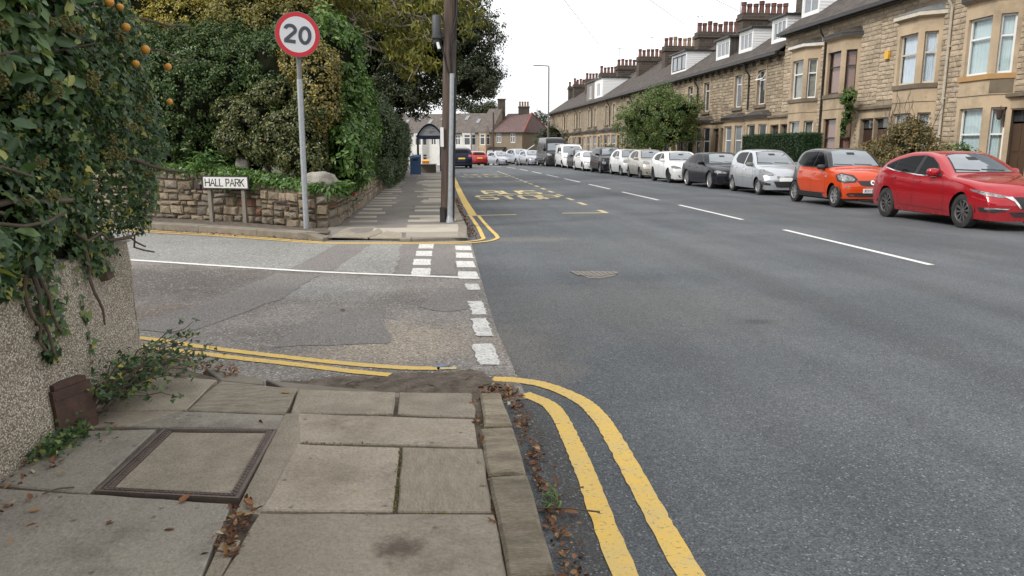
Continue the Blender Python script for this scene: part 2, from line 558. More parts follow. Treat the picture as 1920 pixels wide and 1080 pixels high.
def slab(poly, zt, th=0.05, seg=0.14, j=0.005, ch=0.007, tilt=0.003, zf=None):
    """chamfered stone slab; poly counter-clockwise-ised"""
    a = sum(poly[i][0] * poly[(i + 1) % len(poly)][1] - poly[(i + 1) % len(poly)][0] * poly[i][1] for i in range(len(poly)))
    if a < 0: poly = poly[::-1]
    P = rough_poly(poly, seg, j)
    c = Vector((sum(p[0] for p in P) / len(P), sum(p[1] for p in P) / len(P)))
    tx, ty = random.uniform(-tilt, tilt), random.uniform(-tilt, tilt)
    zz = lambda p: (zf(p[0], p[1]) if zf else zt) + tx * (p[0] - c.x) + ty * (p[1] - c.y)
    n = len(P)
    inn = []
    for i in range(n):
        t = Vector(P[(i + 1) % n]) - Vector(P[i - 1]); t.normalize()
        nn = Vector((-t.y, t.x)); q = Vector(P[i]) + nn * ch
        inn.append((q.x, q.y))
    vs = [(p[0], p[1], zz(p) - th) for p in P] + [(p[0], p[1], zz(p) - ch * 0.8) for p in P] + [(p[0], p[1], zz(p)) for p in inn]
    fs = []
    for i in range(n):
        k = (i + 1) % n
        fs.append((i, k, n + k, n + i)); fs.append((n + i, n + k, 2 * n + k, 2 * n + i))
    fs.append(tuple(range(2 * n, 3 * n)))
    return MB().add(vs, fs)


# --- terrain to the horizon
def terrain():
    xs = sorted(set([-900, -400, -200, -100, -60] + list(range(-40, 41, 8)) + [60, 100, 200, 400, 900]))
    ys = sorted(set([-900, -300, -100, -40, -10] + list(range(0, 140, 4)) + [160, 200, 300, 500, 900]))
    vs = [(x, y, gz(x, y) - 0.03) for y in ys for x in xs]
    n = len(xs)
    fs = [(j * n + i, j * n + i + 1, (j + 1) * n + i + 1, (j + 1) * n + i) for j in range(len(ys) - 1) for i in range(n - 1)]
    return struct(MB().add(vs, fs).build('ground', M_GROUND))


GROUND = terrain()


def xl(y):   # left edge of the main road
    if y < 12.6: return 0.5
    if y < 60: return lerp(0.86, 1.35, (y - 12.6) / 47.4)
    return 1.35 - (y - 60) ** 2 * 0.012


def xr(y):   # right kerb
    return 12.95 if y < 58 else 12.95 - (y - 58) ** 2 * 0.0145


def main_road():
    ys = [-12, -6, 0, 4, 8, 12.59, 12.61] + list(np.arange(16, 100, 2.0))
    vs = []
    for y in ys:
        a, b = xl(y) - 0.25, xr(y) + 0.02
        for k in range(9):
            x = lerp(a, b, k / 8)
            vs.append((x, y, gz(x, y)))
    fs = [(j * 9 + i, j * 9 + i + 1, (j + 1) * 9 + i + 1, (j + 1) * 9 + i) for j in range(len(ys) - 1) for i in range(8)]
    return struct(MB().add(vs, fs).build('main_road', M_ROAD))


ROAD = main_road()
SIDE = struct(sheet([(0.62, 4.5), (0.60, 6.4), (0.64, 8.2), (0.66, 9.0), (0.72, 11.0), (0.76, 12.65), (0.2, 13.1), (-1.6, 13.3), (-2.5, 13.6), (-5.6, 15.7), (-14, 21.0), (-30, 31), (-30, 22),
                     (-14, 12.0), (-6, 8.0), (-2.5, 6.1), (-2.1, 5.7), (-1.5, 5.0), (-0.9, 4.55), (0.3, 4.35)], 0.004).build('side_road', M_SIDE))
CHIP = sheet(rough_poly([(-12, 18.6), (-5.4, 14.75), (-2.3, 12.95), (-1.42, 12.82), (-1.78, 9.93), (-3.96, 10.97), (-12, 14.6)], 0.3, 0.02), 0.0058).build('resurfaced_patch', M_CHIP, SIDE)
sheet(rough_poly([(-1.22, 12.76), (-0.30, 12.62), (-0.44, 9.42), (-1.2, 9.75)], 0.25, 0.03), 0.0060).build('resurfaced_patch', M_CHIP, SIDE)
for poly in ([(-1.42, 12.9), (-0.86, 12.85), (-1.22, 9.75), (-1.78, 9.92)],
             [(-1.9, 9.7), (-1.35, 9.45), (-1.55, 7.9), (-2.1, 6.5), (-2.7, 6.8), (-2.2, 8.0)],
             [(-0.98, 7.45), (-0.42, 7.3), (-0.30, 6.0), (-1.25, 5.95)],
             [(0.15, 8.45), (0.42, 8.35), (0.40, 7.2), (0.22, 7.1), (-0.1, 7.35)],
             [(-0.42, 12.6), (-0.12, 12.5), (0.42, 12.45), (0.36, 9.3), (-0.36, 9.35)]):
    sheet(rough_poly(poly, 0.2, 0.03), 0.0072 + random.uniform(0, 0.0006)).build('trench_patch', M_PATCH, SIDE)

# --- painted lines
lines = []


def yline(pts, w, parent, mat=M_YEL, z=0.005, j=0.004, n=14, name='yellow_line'):
    return ribbon(MB(), crom(pts, n), w, z, j).build(name, mat, parent)


yline([(0.86, -6.0), (0.93, 0.5), (0.955, 2.46), (0.975, 3.1), (1.0, 3.75), (1.0, 4.1), (0.955, 4.42), (0.80, 4.73), (0.62, 4.88), (0.44, 4.94)], 0.105, ROAD)
yline([(0.62, -6.0), (0.69, 0.5), (0.715, 2.48), (0.75, 3.3), (0.765, 3.8), (0.765, 4.18), (0.73, 4.4), (0.61, 4.6)], 0.10, ROAD)
yline([(-5.5, 8.15), (-3.6, 7.03), (-2.37, 6.38), (-1.75, 6.01), (-1.19, 5.71), (-0.62, 5.43), (-0.17, 5.26), (0.08, 5.22)], 0.085, SIDE, z=0.0095)
yline([(-5.5, 7.75), (-3.6, 6.68), (-2.4, 6.17), (-2.12, 6.03), (-1.5, 5.70), (-0.95, 5.43), (-0.55, 5.22), (-0.27, 5.10)], 0.085, SIDE, z=0.0095)
yline([(-0.12, 5.06), (-0.02, 5.0), (0.06, 4.94)], [0.05] * 29, SIDE, M_YELW, z=0.0095)
yline([(0.06, 5.215), (0.13, 5.215), (0.2, 5.21)], [.06] * 29, SIDE, M_YELW, z=0.0095)
sheet(rough_poly([(.03, 5.24), (.13, 5.26), (.15, 5.30), (.06, 5.29)], .03, .008), .0112).build('blue_paint_mark', pm('blue_marker_paint', (.10, .20, .42), (.2, .22, .26), rough=.8, vs=30, kind='World'), SIDE)
# far side: a tight pair along the kerb, then round the corner and up the main road
yline([(-12, 19.3), (-5.5, 15.02), (-3.9, 14.12), (-2.18, 12.98), (-1.6, 12.66), (-0.6, 12.52), (0.4, 12.42), (0.95, 12.58), (1.22, 12.98), (1.28, 13.5), (1.25, 15.0), (1.24, 17.6)], 0.075, SIDE, z=0.0095)
yline([(-12, 19.5), (-5.5, 15.22), (-3.9, 14.30), (-2.18, 13.14), (-1.62, 12.80), (-0.6, 12.66), (0.4, 12.58), (0.78, 12.72), (0.99, 13.0), (1.02, 13.5), (1.05, 15.0), (1.05, 17.6)], 0.075, SIDE, z=0.0095)
ylw = crom([(1.12, 17.6), (1.2, 24), (1.4, 34), (1.62, 43.5)], 10)
ribbon(MB(), ylw, 0.20, 0.005, 0.006).build('yellow_line', M_YEL, ROAD)

# give way dashes (a worn white block each)
for (x, y) in [(0.0, 12.12), (-0.03, 11.28), (-0.06, 10.42), (-0.07, 9.58)]:
    a = 0.09
    sheet(rough_poly([(x - .125, y - .28), (x + .115, y - .31), (x + .125, y + .25), (x - .115, y + .28)], 0.06, 0.008), 0.0095).build('give_way_mark', M_WHTW, SIDE)
for (x, y) in [(0.585, 11.85), (0.56, 11.02), (0.53, 10.15), (0.515, 9.25)]:
    sheet(rough_poly([(x - .125, y - .28), (x + .125, y - .33), (x + .125, y + .23), (x - .115, y + .28)], 0.06, 0.008), 0.0095).build('give_way_mark', M_WHTW, SIDE)
for (x, y, h, w) in [(0.515, 8.42, .20, .15), (0.495, 7.28, .33, .15), (0.475, 6.46, .34, .15), (0.44, 5.57, .30, .17)]:
    sheet(rough_poly([(x - w / 2 * .9, y - h), (x + w / 2, y - h * 1.02), (x + w / 2, y + h * .95), (x - w / 2, y + h)], 0.05, 0.014), 0.0095).build('give_way_mark', M_WHTW, SIDE)
ribbon(MB(), crom([(-14, 15.7), (-6.5, 12.2), (-3.96, 10.96), (-1.76, 9.87), (-0.5, 9.38), (0.60, 9.00)], 14), 0.10, 0.0105, 0.006).build('white_line', M_WHT, SIDE)
# centre line of the main road
cl = [((6.86, 9.37), (6.97, 13.87)), ((7.04, 15.98), (7.1, 20.4)), ((7.13, 22.4), (7.16, 26.8)), ((7.2, 28.8), (7.23, 32.8)), ((7.27, 34.9), (7.29, 39.0)),
      ((7.30, 40.9), (7.33, 45.1)), ((7.33, 47.2), (7.33, 51.2)), ((7.3, 53.3), (7.22, 57.3)), ((7.15, 59.3), (6.9, 63.3)), ((6.65, 65.2), (6.0, 69))]
cl = [((6.62, -4.8), (6.7, -0.4)), ((6.74, 2.4), (6.82, 6.9))] + cl
for a, b in cl:
    ribbon(MB(), [(lerp(a[0], b[0], t / 6), lerp(a[1], b[1], t / 6)) for t in range(7)], 0.105, 0.004, 0.003).build('centre_line_dash', M_WHT, ROAD)
# bus stop cage
yb = [(4.40, 18.9, 19.6)]
for k in range(17):
    y0 = 18.7 + k * 2.02
    if k == 0: y0, ln = 18.16, 0.75
    else: ln = 1.0
    x0 = 4.44 + (y0 - 18) * 0.018
    ribbon(MB(), [(x0, y0 + ln * t / 3) for t in range(4)], 0.14, 0.004, 0.003).build('bus_stop_dash', M_YELW, ROAD)
ribbon(MB(), [(3.34 + t * 0.232, 18.08) for t in range(6)], 0.13, 0.0055, 0.004).build('bus_stop_bar', M_YELW, ROAD)
ribbon(MB(), [(0.92 + t * 0.31, 17.62 + t * 0.04) for t in range(5)], 0.12, 0.0075, 0.004).build('bus_stop_bar', M_YELW, ROAD)

# stroke letters -------------------------------------------------------------
GLYPH = {
    'B': [[(0, 0), (0, 1), (.75, 1), (.92, .88), (.92, .64), (.75, .53), (0, .53)], [(.75, .53), (1, .40), (1, .13), (.8, 0), (0, 0)]],
    'U': [[(0, 1), (0, .15), (.2, 0), (.8, 0), (1, .15), (1, 1)]],
    'S': [[(1, .82), (.82, 1), (.18, 1), (0, .86), (0, .64), (.16, .53), (.84, .47), (1, .36), (1, .14), (.82, 0), (.18, 0), (0, .18)]],
    'T': [[(0, 1), (1, 1)], [(.5, 1), (.5, 0)]],
    'O': [[(.2, 0), (0, .15), (0, .85), (.2, 1), (.8, 1), (1, .85), (1, .15), (.8, 0), (.2, 0)]],
    'P': [[(0, 0), (0, 1), (.8, 1), (1, .87), (1, .58), (.8, .46), (0, .46)]],
    'H': [[(0, 0), (0, 1)], [(1, 0), (1, 1)], [(0, .5), (1, .5)]],
    'A': [[(0, 0), (.5, 1), (1, 0)], [(.2, .36), (.8, .36)]],
    'L': [[(0, 1), (0, 0), (1, 0)]],
    'R': [[(0, 0), (0, 1), (.75, 1), (.95, .87), (.95, .63), (.75, .5), (0, .5)], [(.5, .5), (1, 0)]],
    'K': [[(0, 0), (0, 1)], [(.95, 1), (0, .42)], [(.3, .6), (1, 0)]],
    'W': [[(0, 1), (.25, 0), (.5, .8), (.75, 0), (1, 1)]],
    '1': [[(.2, .8), (.5, 1), (.5, 0)]],
    '6': [[(.95, .85), (.75, 1), (.25, 1), (0, .82), (0, .18), (.25, 0), (.75, 0), (1, .18), (1, .42), (.75, .56), (.25, .56), (0, .42)]],
    'E': [[(1, 1), (0, 1), (0, 0), (1, 0)], [(0, .52), (.8, .52)]],
    'F': [[(1, 1), (0, 1), (0, 0)], [(0, .52), (.8, .52)]],
}


def letter_quads(ch, u0, v0, w, h, tu, tv=None):
    """2D quads (u,v) for a stroked letter; tu: stroke thickness"""
    tv = tv or tu
    out = []
    for pl in GLYPH[ch]:
        P = [(u0 + p[0] * w, v0 + p[1] * h) for p in pl]
        n = len(P)
        L = []
        for i in range(n):
            a = Vector(P[max(i - 1, 0)]); b = Vector(P[i]); c = Vector(P[min(i + 1, n - 1)])
            d1 = (b - a) if i > 0 else (c - b)
            d2 = (c - b) if i < n - 1 else (b - a)
            d1 = Vector((d1.x / tu, d1.y / tv)).normalized(); d2 = Vector((d2.x / tu, d2.y / tv)).normalized()
            n1 = Vector((-d1.y, d1.x)); n2 = Vector((-d2.y, d2.x))
            m = n1 + n2
            if m.length < 1e-4: m = n1
            m.normalize()
            k = min(1.6, 1.0 / max(0.3, m.dot(n1)))
            e = Vector((m.x * tu * k / 2, m.y * tv * k / 2))
            ext = Vector((0, 0))
            if i == 0: ext = Vector((-d2.x * tu, -d2.y * tv)) * 0.0
            L.append((b + e, b - e))
        for i in range(n - 1):
            out.append([L[i][1], L[i + 1][1], L[i + 1][0], L[i][0]])
    return out


def road_text(word, x0, y0, w, h, gap, tu, tv, mat):
    for i, ch in enumerate(word):
        mb = MB()
        for q in letter_quads(ch, x0 + i * (w + gap), y0, w, h, tu, tv):
            mb.add([(p.x, p.y, gz(p.x, p.y) + 0.004) for p in q], [(0, 1, 2, 3)])
        mb.build('bus_stop_letter', mat, ROAD)


M_BUSY = paint('bus_stop_paint', (0.62, 0.50, 0.25), (0.52, 0.44, 0.26), 0.66)
M_YELF = paint('faded_yellow_paint', (0.40, 0.34, 0.19), (0.26, 0.23, 0.16), 0.50)
road_text('STOP', 1.72, 23.3, 0.55, 1.95, 0.15, 0.155, 0.25, M_BUSY)
road_text('BUS', 2.14, 25.95, 0.54, 2.1, 0.15, 0.155, 0.25, M_BUSY)
road_text('STOP', 2.12, 41.1, 0.52, 2.0, 0.14, 0.18, 0.30, M_YELF)
road_text('BUS', 2.45, 44.4, 0.52, 2.1, 0.14, 0.18, 0.30, M_YELF)

# ------------------------------------------------------------------ near pavement (foreground)
PAVE = struct(MB().prism([(-2.3, -8), (0.30, -8), (0.30, 4.36), (-0.25, 4.42), (-0.95, 4.62), (-1.52, 5.1), (-2.02, 5.55), (-2.3, 5.75)], -0.05,
                         lambda x, y: 0.094 - 0.040 * sstep(4.1, 4.7, y)).build('pavement', M_DIRT))


def zpave(x, y): return 0.1 - 0.035 * sstep(4.25, 4.9, y + 0.28 * min(0, x + 0.3))


FL = {
    'a': [(-0.74, 4.125), (0.24, 3.92), (0.235, 3.53), (-0.665, 3.695)],
    'b': [(-0.665, 3.67), (-0.155, 3.575), (-0.165, 2.895), (-0.70, 2.965)],
    'd': [(-0.705, 2.945), (0.25, 2.815), (0.27, 1.9), (-0.76, 2.0)],
    'e': [(-1.40, 4.235), (-0.815, 4.105), (-0.805, 3.89), (-1.62, 4.02)],
    'f': [(-1.80, 3.99), (-1.45, 3.97), (-1.475, 3.20), (-1.95, 3.36)],
    'g': [(-1.96, 3.33), (-0.84, 3.035), (-0.80, 2.45), (-1.96, 2.60)],
    'h': [(-1.96, 2.58), (-0.80, 2.43), (-0.80, 1.3), (-1.96, 1.4)],
    'i': [(-0.74, 1.97), (0.27, 1.88), (0.27, 0.9), (-0.74, 0.95)],
    'j': [(-0.74, 0.93), (0.27, 0.88), (0.27, -0.3), (-0.74, -0.3)],
    'k': [(-1.96, 1.37), (-0.80, 1.28), (-0.80, -0.3), (-1.96, -0.3)],
}
for k, p in FL.items():
    slab(p, 0.1, 0.05, tilt=.008).build('paving_flag', M_FLAG2 if k in 'fghe' else M_FLAG, PAVE)
o = slab([(-0.135, 3.565), (0.262, 3.50), (0.245, 2.835), (-0.145, 2.885)], 0.1, 0.05).build('paving_flag', M_FLAGR, PAVE)
o['label'] = 'flagstone with a ridged riven face'
for p, m in (([(-1.86, 5.06), (-1.37, 4.88), (-1.385, 4.262), (-1.93, 4.31)], M_CONC), ([(-1.345, 4.85), (-0.82, 4.60), (-0.81, 4.122), (-1.375, 4.25)], M_RIB),
             ([(-0.80, 4.585), (-0.20, 4.46), (-0.20, 4.062), (-0.785, 4.135)], M_CONC), ([(-0.185, 4.455), (0.26, 4.375), (0.255, 3.945), (-0.185, 4.045)], M_CONC),
             ([(-1.93, 4.295), (-1.41, 4.245), (-1.63, 4.035), (-1.93, 4.035)], M_FLAG)):
    slab(p, 0.1, 0.06, j=0.007, zf=zpave).build('concrete_slab' if m is not M_FLAG else 'paving_flag', m, PAVE)
# mortar strip between the two rows of flags
slab([(-0.812, 4.12), (-0.735, 4.14), (-0.655, 3.68), (-0.705, 2.93), (-0.805, 2.96)], 0.099, 0.05, seg=0.2, j=0.004, ch=0.003).build('mortar_strip', M_CONC, PAVE)
slab([(-0.80, 2.75), (-0.735, 2.74), (-0.755, 2.02), (-0.80, 2.0)], 0.096, 0.05, seg=0.2, j=0.005, ch=0.003).build('mortar_strip', M_CONC, PAVE)
for p in ([(-1.07, 4.91), (-0.29, 4.575), (-0.32, 4.49), (-0.84, 4.63)], [(-0.26, 4.545), (0.27, 4.47), (0.265, 4.385), (-0.245, 4.435)],
          [(-1.56, 5.26), (-1.09, 4.93), (-1.07, 4.80), (-1.37, 4.93)], [(-2.18, 5.83), (-1.80, 5.62), (-1.83, 5.45), (-2.15, 5.62)]):
    slab(p, 0.062, 0.08, j=0.004, ch=0.008, tilt=.001).build('dropped_kerb_stone', M_KERBC, PAVE)
for (y0, y1) in [(3.80, 4.33), (3.18, 3.755), (2.345, 3.135), (1.40, 2.30), (0.5, 1.36), (-0.4, 0.46)]:
    f = 0.02 * (y0 - 2.3)
    x0 = 0.262 + (0.03 if y0 > 3.7 else 0) + random.uniform(-.004, .008)
    nar = 0.02 if y1 > 4.2 else 0.0
    slab([(x0, y0), (0.425 + 0.012 * (y0 - 2.3), y0), (0.425 + 0.012 * (y1 - 2.3) - nar, y1), (x0 + nar, y1)], 0.115 + random.uniform(-.009, .007), 0.2, seg=0.15, j=0.004, ch=0.014, tilt=0.02).build('kerb_stone', M_KERB, PAVE)

# inspection cover with concrete infill
mh = empty('inspection_cover', (-1.12, 3.52, 0.1), label='square inspection cover with dark iron rim and concrete infill in the pavement', cat='manhole cover')
Mo, Mi = [(-1.405, 3.955), (-0.805, 3.87), (-0.815, 3.07), (-1.455, 3.215)], [(-1.35, 3.905), (-0.855, 3.837), (-0.862, 3.128), (-1.39, 3.248)]


def ringpoly(mb, A, B, z0, z1, z2):
    n = len(A)
    vs = [(x, y, z0) for x, y in A] + [(x, y, z1) for x, y in A] + [(x, y, z2) for x, y in B] + [(x, y, z0) for x, y in B]
    fs = []
    for i in range(n):
        j = (i + 1) % n
        fs += [(i, j, n + j, n + i), (n + i, n + j, 2 * n + j, 2 * n + i), (2 * n + i, 2 * n + j, 3 * n + j, 3 * n + i)]
    return mb.add(vs, [f[::-1] for f in fs])


def inset(A, B, t): return [(lerp(a[0], b[0], t), lerp(a[1], b[1], t)) for a, b in zip(A, B)]


ringpoly(MB(), Mo, inset(Mo, Mi, .28), 0.06, 0.108, 0.108).build('frame', M_IRON, mh)
ringpoly(MB(), inset(Mo, Mi, .36), Mi, 0.06, 0.104, 0.104).build('cover_rim', M_IRON, mh)
mb = MB()   # raised studs along the rim
for (ca, cb) in ((.46, .62), (.72, .88)):
    A, B = inset(Mo, Mi, ca), inset(Mo, Mi, cb)
    for e in range(4):
        n = 26
        for k in range(n):
            t0, t1 = (k + .12) / n, (k + .85) / n
            e2 = (e + 1) % 4
            q = [inset([A[e]], [A[e2]], t0)[0], inset([A[e]], [A[e2]], t1)[0], inset([B[e]], [B[e2]], t1)[0], inset([B[e]], [B[e2]], t0)[0]]
            mb.prism(q[::-1], 0.103, 0.109)
tag(mb.build('rim_studs', M_IRON, mh), kind='stuff')
slab(inset(Mi, [(-1.12, 3.52)] * 4, .01), 0.102, 0.03, j=0.002, ch=0.003, tilt=0).build('concrete_infill', M_FINEC, mh)

# drain grid in the road
M_GRATE = pm('worn_grating_iron', (0.22, 0.20, 0.175), (0.15, 0.13, 0.112), rough=.65, met=.1, vs=20)
dg = empty('drain_grating', (2.13, 9.15, 0.0), label='worn iron drain grating set in the main road', cat='drain')
GP = [(1.82, 9.42), (2.45, 9.30), (2.33, 8.98), (2.10, 8.82), (1.98, 8.86)]
sheet([(p[0], p[1]) for p in GP][::-1], 0.005).build('frame', M_GRATE, dg)
for k in range(9):
    x = 1.90 + k * 0.062
    y1 = 9.385 - (x - 1.82) * 0.19
    y0 = 8.9 + abs(x - 2.1) * 0.75
    MB().box(-0.02, 0.02, 0, (y1 - y0), 0, 0.008, Matrix.Translation((x, y0, 0.005)) @ Matrix.Rotation(0.12, 4, 'Z')).build('bar', M_GRATE, dg)

# ------------------------------------------------------------------ far pavement beyond the side road
def cdrop(x, y): return 0.075 * sstep(13.9, 12.95, y) if x > -1.9 else 0.0


fp_ = MB().prism([(-1.78, 13.9), (0.735, 13.9), (0.74, 16), (0.86, 30), (1.0, 45), (1.2, 60), (0.2, 70), (-6, 80), (-8, 76), (-3.0, 66), (-2.2, 46), (-1.9, 20)], -0.05, 0.122)
ra, rb = 9, 6
vs = []
for j in range(ra):
    for i in range(rb):
        x = lerp(-1.75, 0.73, i / (rb - 1)); y0_ = lerp(13.12, 12.83, i / (rb - 1))
        y = lerp(y0_, 13.9, j / (ra - 1)); vs.append((x, y, 0.122 - cdrop(x, y)))
fp_.add(vs, [(j * rb + i, j * rb + i + 1, (j + 1) * rb + i + 1, (j + 1) * rb + i) for j in range(ra - 1) for i in range(rb - 1)])
FPAVE = struct(fp_.build('pavement', M_TARM))
M_FLAGP = pm('pale_flag', (0.33, 0.295, 0.24), (0.40, 0.36, 0.30), rough=0.85, vs=2.2, rand=0.2, bump=0.3, bs=50, bd=0.006, fine=0.15, fs=150)
M_FLAGD = pm('dark_flag', (0.15, 0.135, 0.115), (0.19, 0.172, 0.148), rough=0.85, vs=2.2, rand=0.12, bump=0.3, bs=50, bd=0.006, fine=0.15, fs=150)
y = 13.0
row = 0
while y < 44:
    d = random.uniform(0.42, 0.62) * (1 if y < 26 else 1.35)
    xk = 0.70 + (y - 13) * 0.0085
    if row % 5 != 3:
        x0 = random.choice([-0.42, -0.12, 0.1, -0.25]) if row % 2 else random.choice([-0.35, -0.05])
        if row == 1: x0 = -0.95
        if row == 0: x0 = -0.35
        slab([(x0, y), (xk - 0.02, y), (xk - 0.02, y + d - .02), (x0, y + d - .02)], 0.130, 0.03, seg=0.4, j=0.006, zf=lambda x, y: .130 - cdrop(x, y)).build('paving_flag', M_FLAGP if random.random() < .8 else M_FLAGD, FPAVE)
    if row % 2 == 0 and y > 14.4:
        x1 = random.uniform(-1.05, -0.75)
        slab([(-1.52 + (y - 14) * .006, y + .05), (x1, y), (x1, y + d - .06), (-1.52 + (y - 14) * .006, y + d - .02)], 0.130, 0.03, seg=0.4, j=0.006).build('paving_flag', M_FLAGP, FPAVE)
    y += d
    row += 1
slab([(-1.62, 13.2), (-1.0, 13.02), (-0.75, 13.5), (-0.95, 14.15), (-1.45, 14.05)], 0.131, 0.03, j=0.012, zf=lambda x, y: .131 - cdrop(x, y)).build('concrete_slab', M_CONC, FPAVE)
slab([(-0.96, 13.03), (-0.4, 12.94), (-0.42, 13.4), (-0.7, 13.55)], 0.131, 0.03, j=0.012, zf=lambda x, y: .131 - cdrop(x, y)).build('concrete_slab', M_CONC, FPAVE)


def kerb_run(pts, parent, w, step, zt, mat, name='kerb_stone', h=0.2):
    P = crom(pts, 30)
    acc = [0.0]
    for a, b in zip(P[:-1], P[1:]): acc.append(acc[-1] + float(np.linalg.norm(b - a)))
    def at(s):
        i = min(len(P) - 2, max(0, int(np.searchsorted(acc, s)) - 1))
        t = (s - acc[i]) / max(1e-6, acc[i + 1] - acc[i])
        p = P[i] + (P[i + 1] - P[i]) * t
        d = (P[i + 1] - P[i]); d = d / np.linalg.norm(d)
        return p, np.array([-d[1], d[0]])
    s = 0.0
    while s < acc[-1] - 0.1:
        e = min(s + step * random.uniform(.9, 1.1), acc[-1])
        a, na = at(s + .006); b, nb = at(e - .006)
        q = [tuple(a), tuple(b), tuple(b + nb * w), tuple(a + na * w)]
        slab(q, 0, h, seg=0.3, j=0.004, ch=0.016, tilt=0.004, zf=lambda x, y: gz(x, y) + zt - cdrop(x, y)).build(name, mat, parent)
        s = e


# far side of the side road: kerb under the street-name sign, then round the corner and up the street
kerb_run([(-1.75, 12.98), (-2.25, 13.25), (-3.9, 14.42), (-5.5, 15.4), (-9, 17.6), (-13, 20.2)], FPAVE, -0.28, 1.45, 0.135, M_KERBC)
kerb_run([(0.92, 30), (0.80, 20), (0.77, 14), (0.74, 13.2), (0.55, 12.75), (-0.45, 12.78)], FPAVE, -0.17, 0.95, 0.135, M_KERBC)
mbk = MB()
ks = [(0.88 + (y - 30) * 0.011, y) for y in np.arange(30, 62, 2.0)]
for a, b in zip(ks[:-1], ks[1:]): mbk.prism([(a[0], a[1] + .01), (a[0] + .16, a[1] + .01), (b[0] + .16, b[1] - .01), (b[0], b[1] - .01)], -0.05, 0.136)
tag(mbk.build('kerb', M_KERBC, FPAVE), kind='stuff')
# verge strip between kerb and stone wall
sheet([(-1.7, 13.2), (-2.4, 13.55), (-4, 14.66), (-5.6, 15.7), (-13, 20.5), (-13, 22), (-5.6, 17), (-2.6, 14.6), (-1.7, 14.2)], 0.115).build('verge', M_DIRT, FPAVE)

# ------------------------------------------------------------------ pavement and gardens along the terrace
def strip_mesh(fa, fb, ys, z0, z1):
    vs = []
    for y in ys:
        a, b = fa(y), fb(y)
        vs += [(a, y, gz(a, y) + z0), (a, y, gz(a, y) + z1), (b, y, gz(b, y) + z1), (b, y, gz(b, y) + z0)]
    fs = []
    for j in range(len(ys) - 1):
        for k in range(3): fs.append((j * 4 + k, (j + 1) * 4 + k, (j + 1) * 4 + k + 1, j * 4 + k + 1))
    return MB().add(vs, [f[::-1] for f in fs])


ys = list(np.arange(-10, 108, 2.0))
TPAVE = struct(strip_mesh(lambda y: xr(y) + 0.15, lambda y: 15.2, ys, -0.05, 0.12).build('pavement', M_TARM))
tag(strip_mesh(lambda y: xr(y), lambda y: xr(y) + 0.14, ys, -0.05, 0.125).build('kerb', M_KERBC, TPAVE), kind='stuff')
GARD = struct(strip_mesh(lambda y: 15.21, lambda y: 17.7, ys, -0.05, 0.14).build('front_gardens', M_DIRT))
# ================================================================== terrace houses
M_STONE = pm('sandstone_block', (0.55, 0.445, 0.325), (0.41, 0.33, 0.238), rough=0.9, vs=2.2, rand=0.20, bump=0.7, bs=16, bd=0.03, fine=0.2, fs=60, dirt=(0.27, 0.215, 0.152), dirts=0.9)
M_STONE2 = pm('sandstone_course', (0.43, 0.348, 0.25), (0.30, 0.243, 0.174), rough=0.9, vs=0.9, island=0.30, bump=0.7, bs=12, bd=0.03, fine=0.2, fs=40, dirt=(0.19, 0.155, 0.11), dirts=0.5, kind='World')
M_MORT = pm('lime_mortar', (0.34, 0.272, 0.195), (0.25, 0.20, 0.142), rough=0.95, vs=3, bump=0.4, bs=50, kind='World')
M_ASH = pm('dressed_sandstone', (0.50, 0.385, 0.255), (0.40, 0.31, 0.21), rough=0.88, vs=1.1, rand=0.10, bump=0.2, bs=40, bd=0.01, fine=0.1, fs=40, dirt=(0.22, 0.175, 0.12), dirts=0.7, kind='World')
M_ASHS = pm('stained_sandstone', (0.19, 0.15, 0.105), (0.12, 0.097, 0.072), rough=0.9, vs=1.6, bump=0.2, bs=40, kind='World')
M_ORSILL = pm('renewed_sill_stone', (0.44, 0.26, 0.10), (0.38, 0.23, 0.10), rough=0.8, vs=4, kind='World')
M_GLASS = glassmat('window_glass')
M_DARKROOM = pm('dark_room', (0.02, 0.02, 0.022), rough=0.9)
M_CURT = pm('net_curtain', (0.80, 0.83, 0.88), (0.62, 0.66, 0.74), rough=0.9, vs=6, stretch=(1, 6, 0.6), kind='World')
M_CURTG = pm('pale_green_blind', (0.66, 0.74, 0.73), (0.56, 0.65, 0.64), rough=0.85, vs=2, kind='World')
M_CURTP = pm('pink_blind', (0.38, 0.20, 0.15), (0.32, 0.17, 0.13), rough=0.85, vs=2, kind='World')
M_CURTB = pm('beige_blind', (0.40, 0.37, 0.31), (0.27, 0.25, 0.21), rough=0.85, vs=3, kind='World')
M_BROWN = pm('brown_stained_timber', (0.055, 0.028, 0.02), (0.04, 0.02, 0.015), rough=0.5, vs=8)
M_DOORW = pm('oak_door', (0.10, 0.062, 0.04), (0.075, 0.045, 0.03), rough=0.5, vs=5, stretch=(1, 8, 1))
M_PANE = pm('dark_window_pane', (0.05, 0.055, 0.06), rough=0.06, spec=0.9)
M_PANEL = pm('pale_window_pane', (0.20, 0.225, 0.25), rough=0.08, spec=0.8)


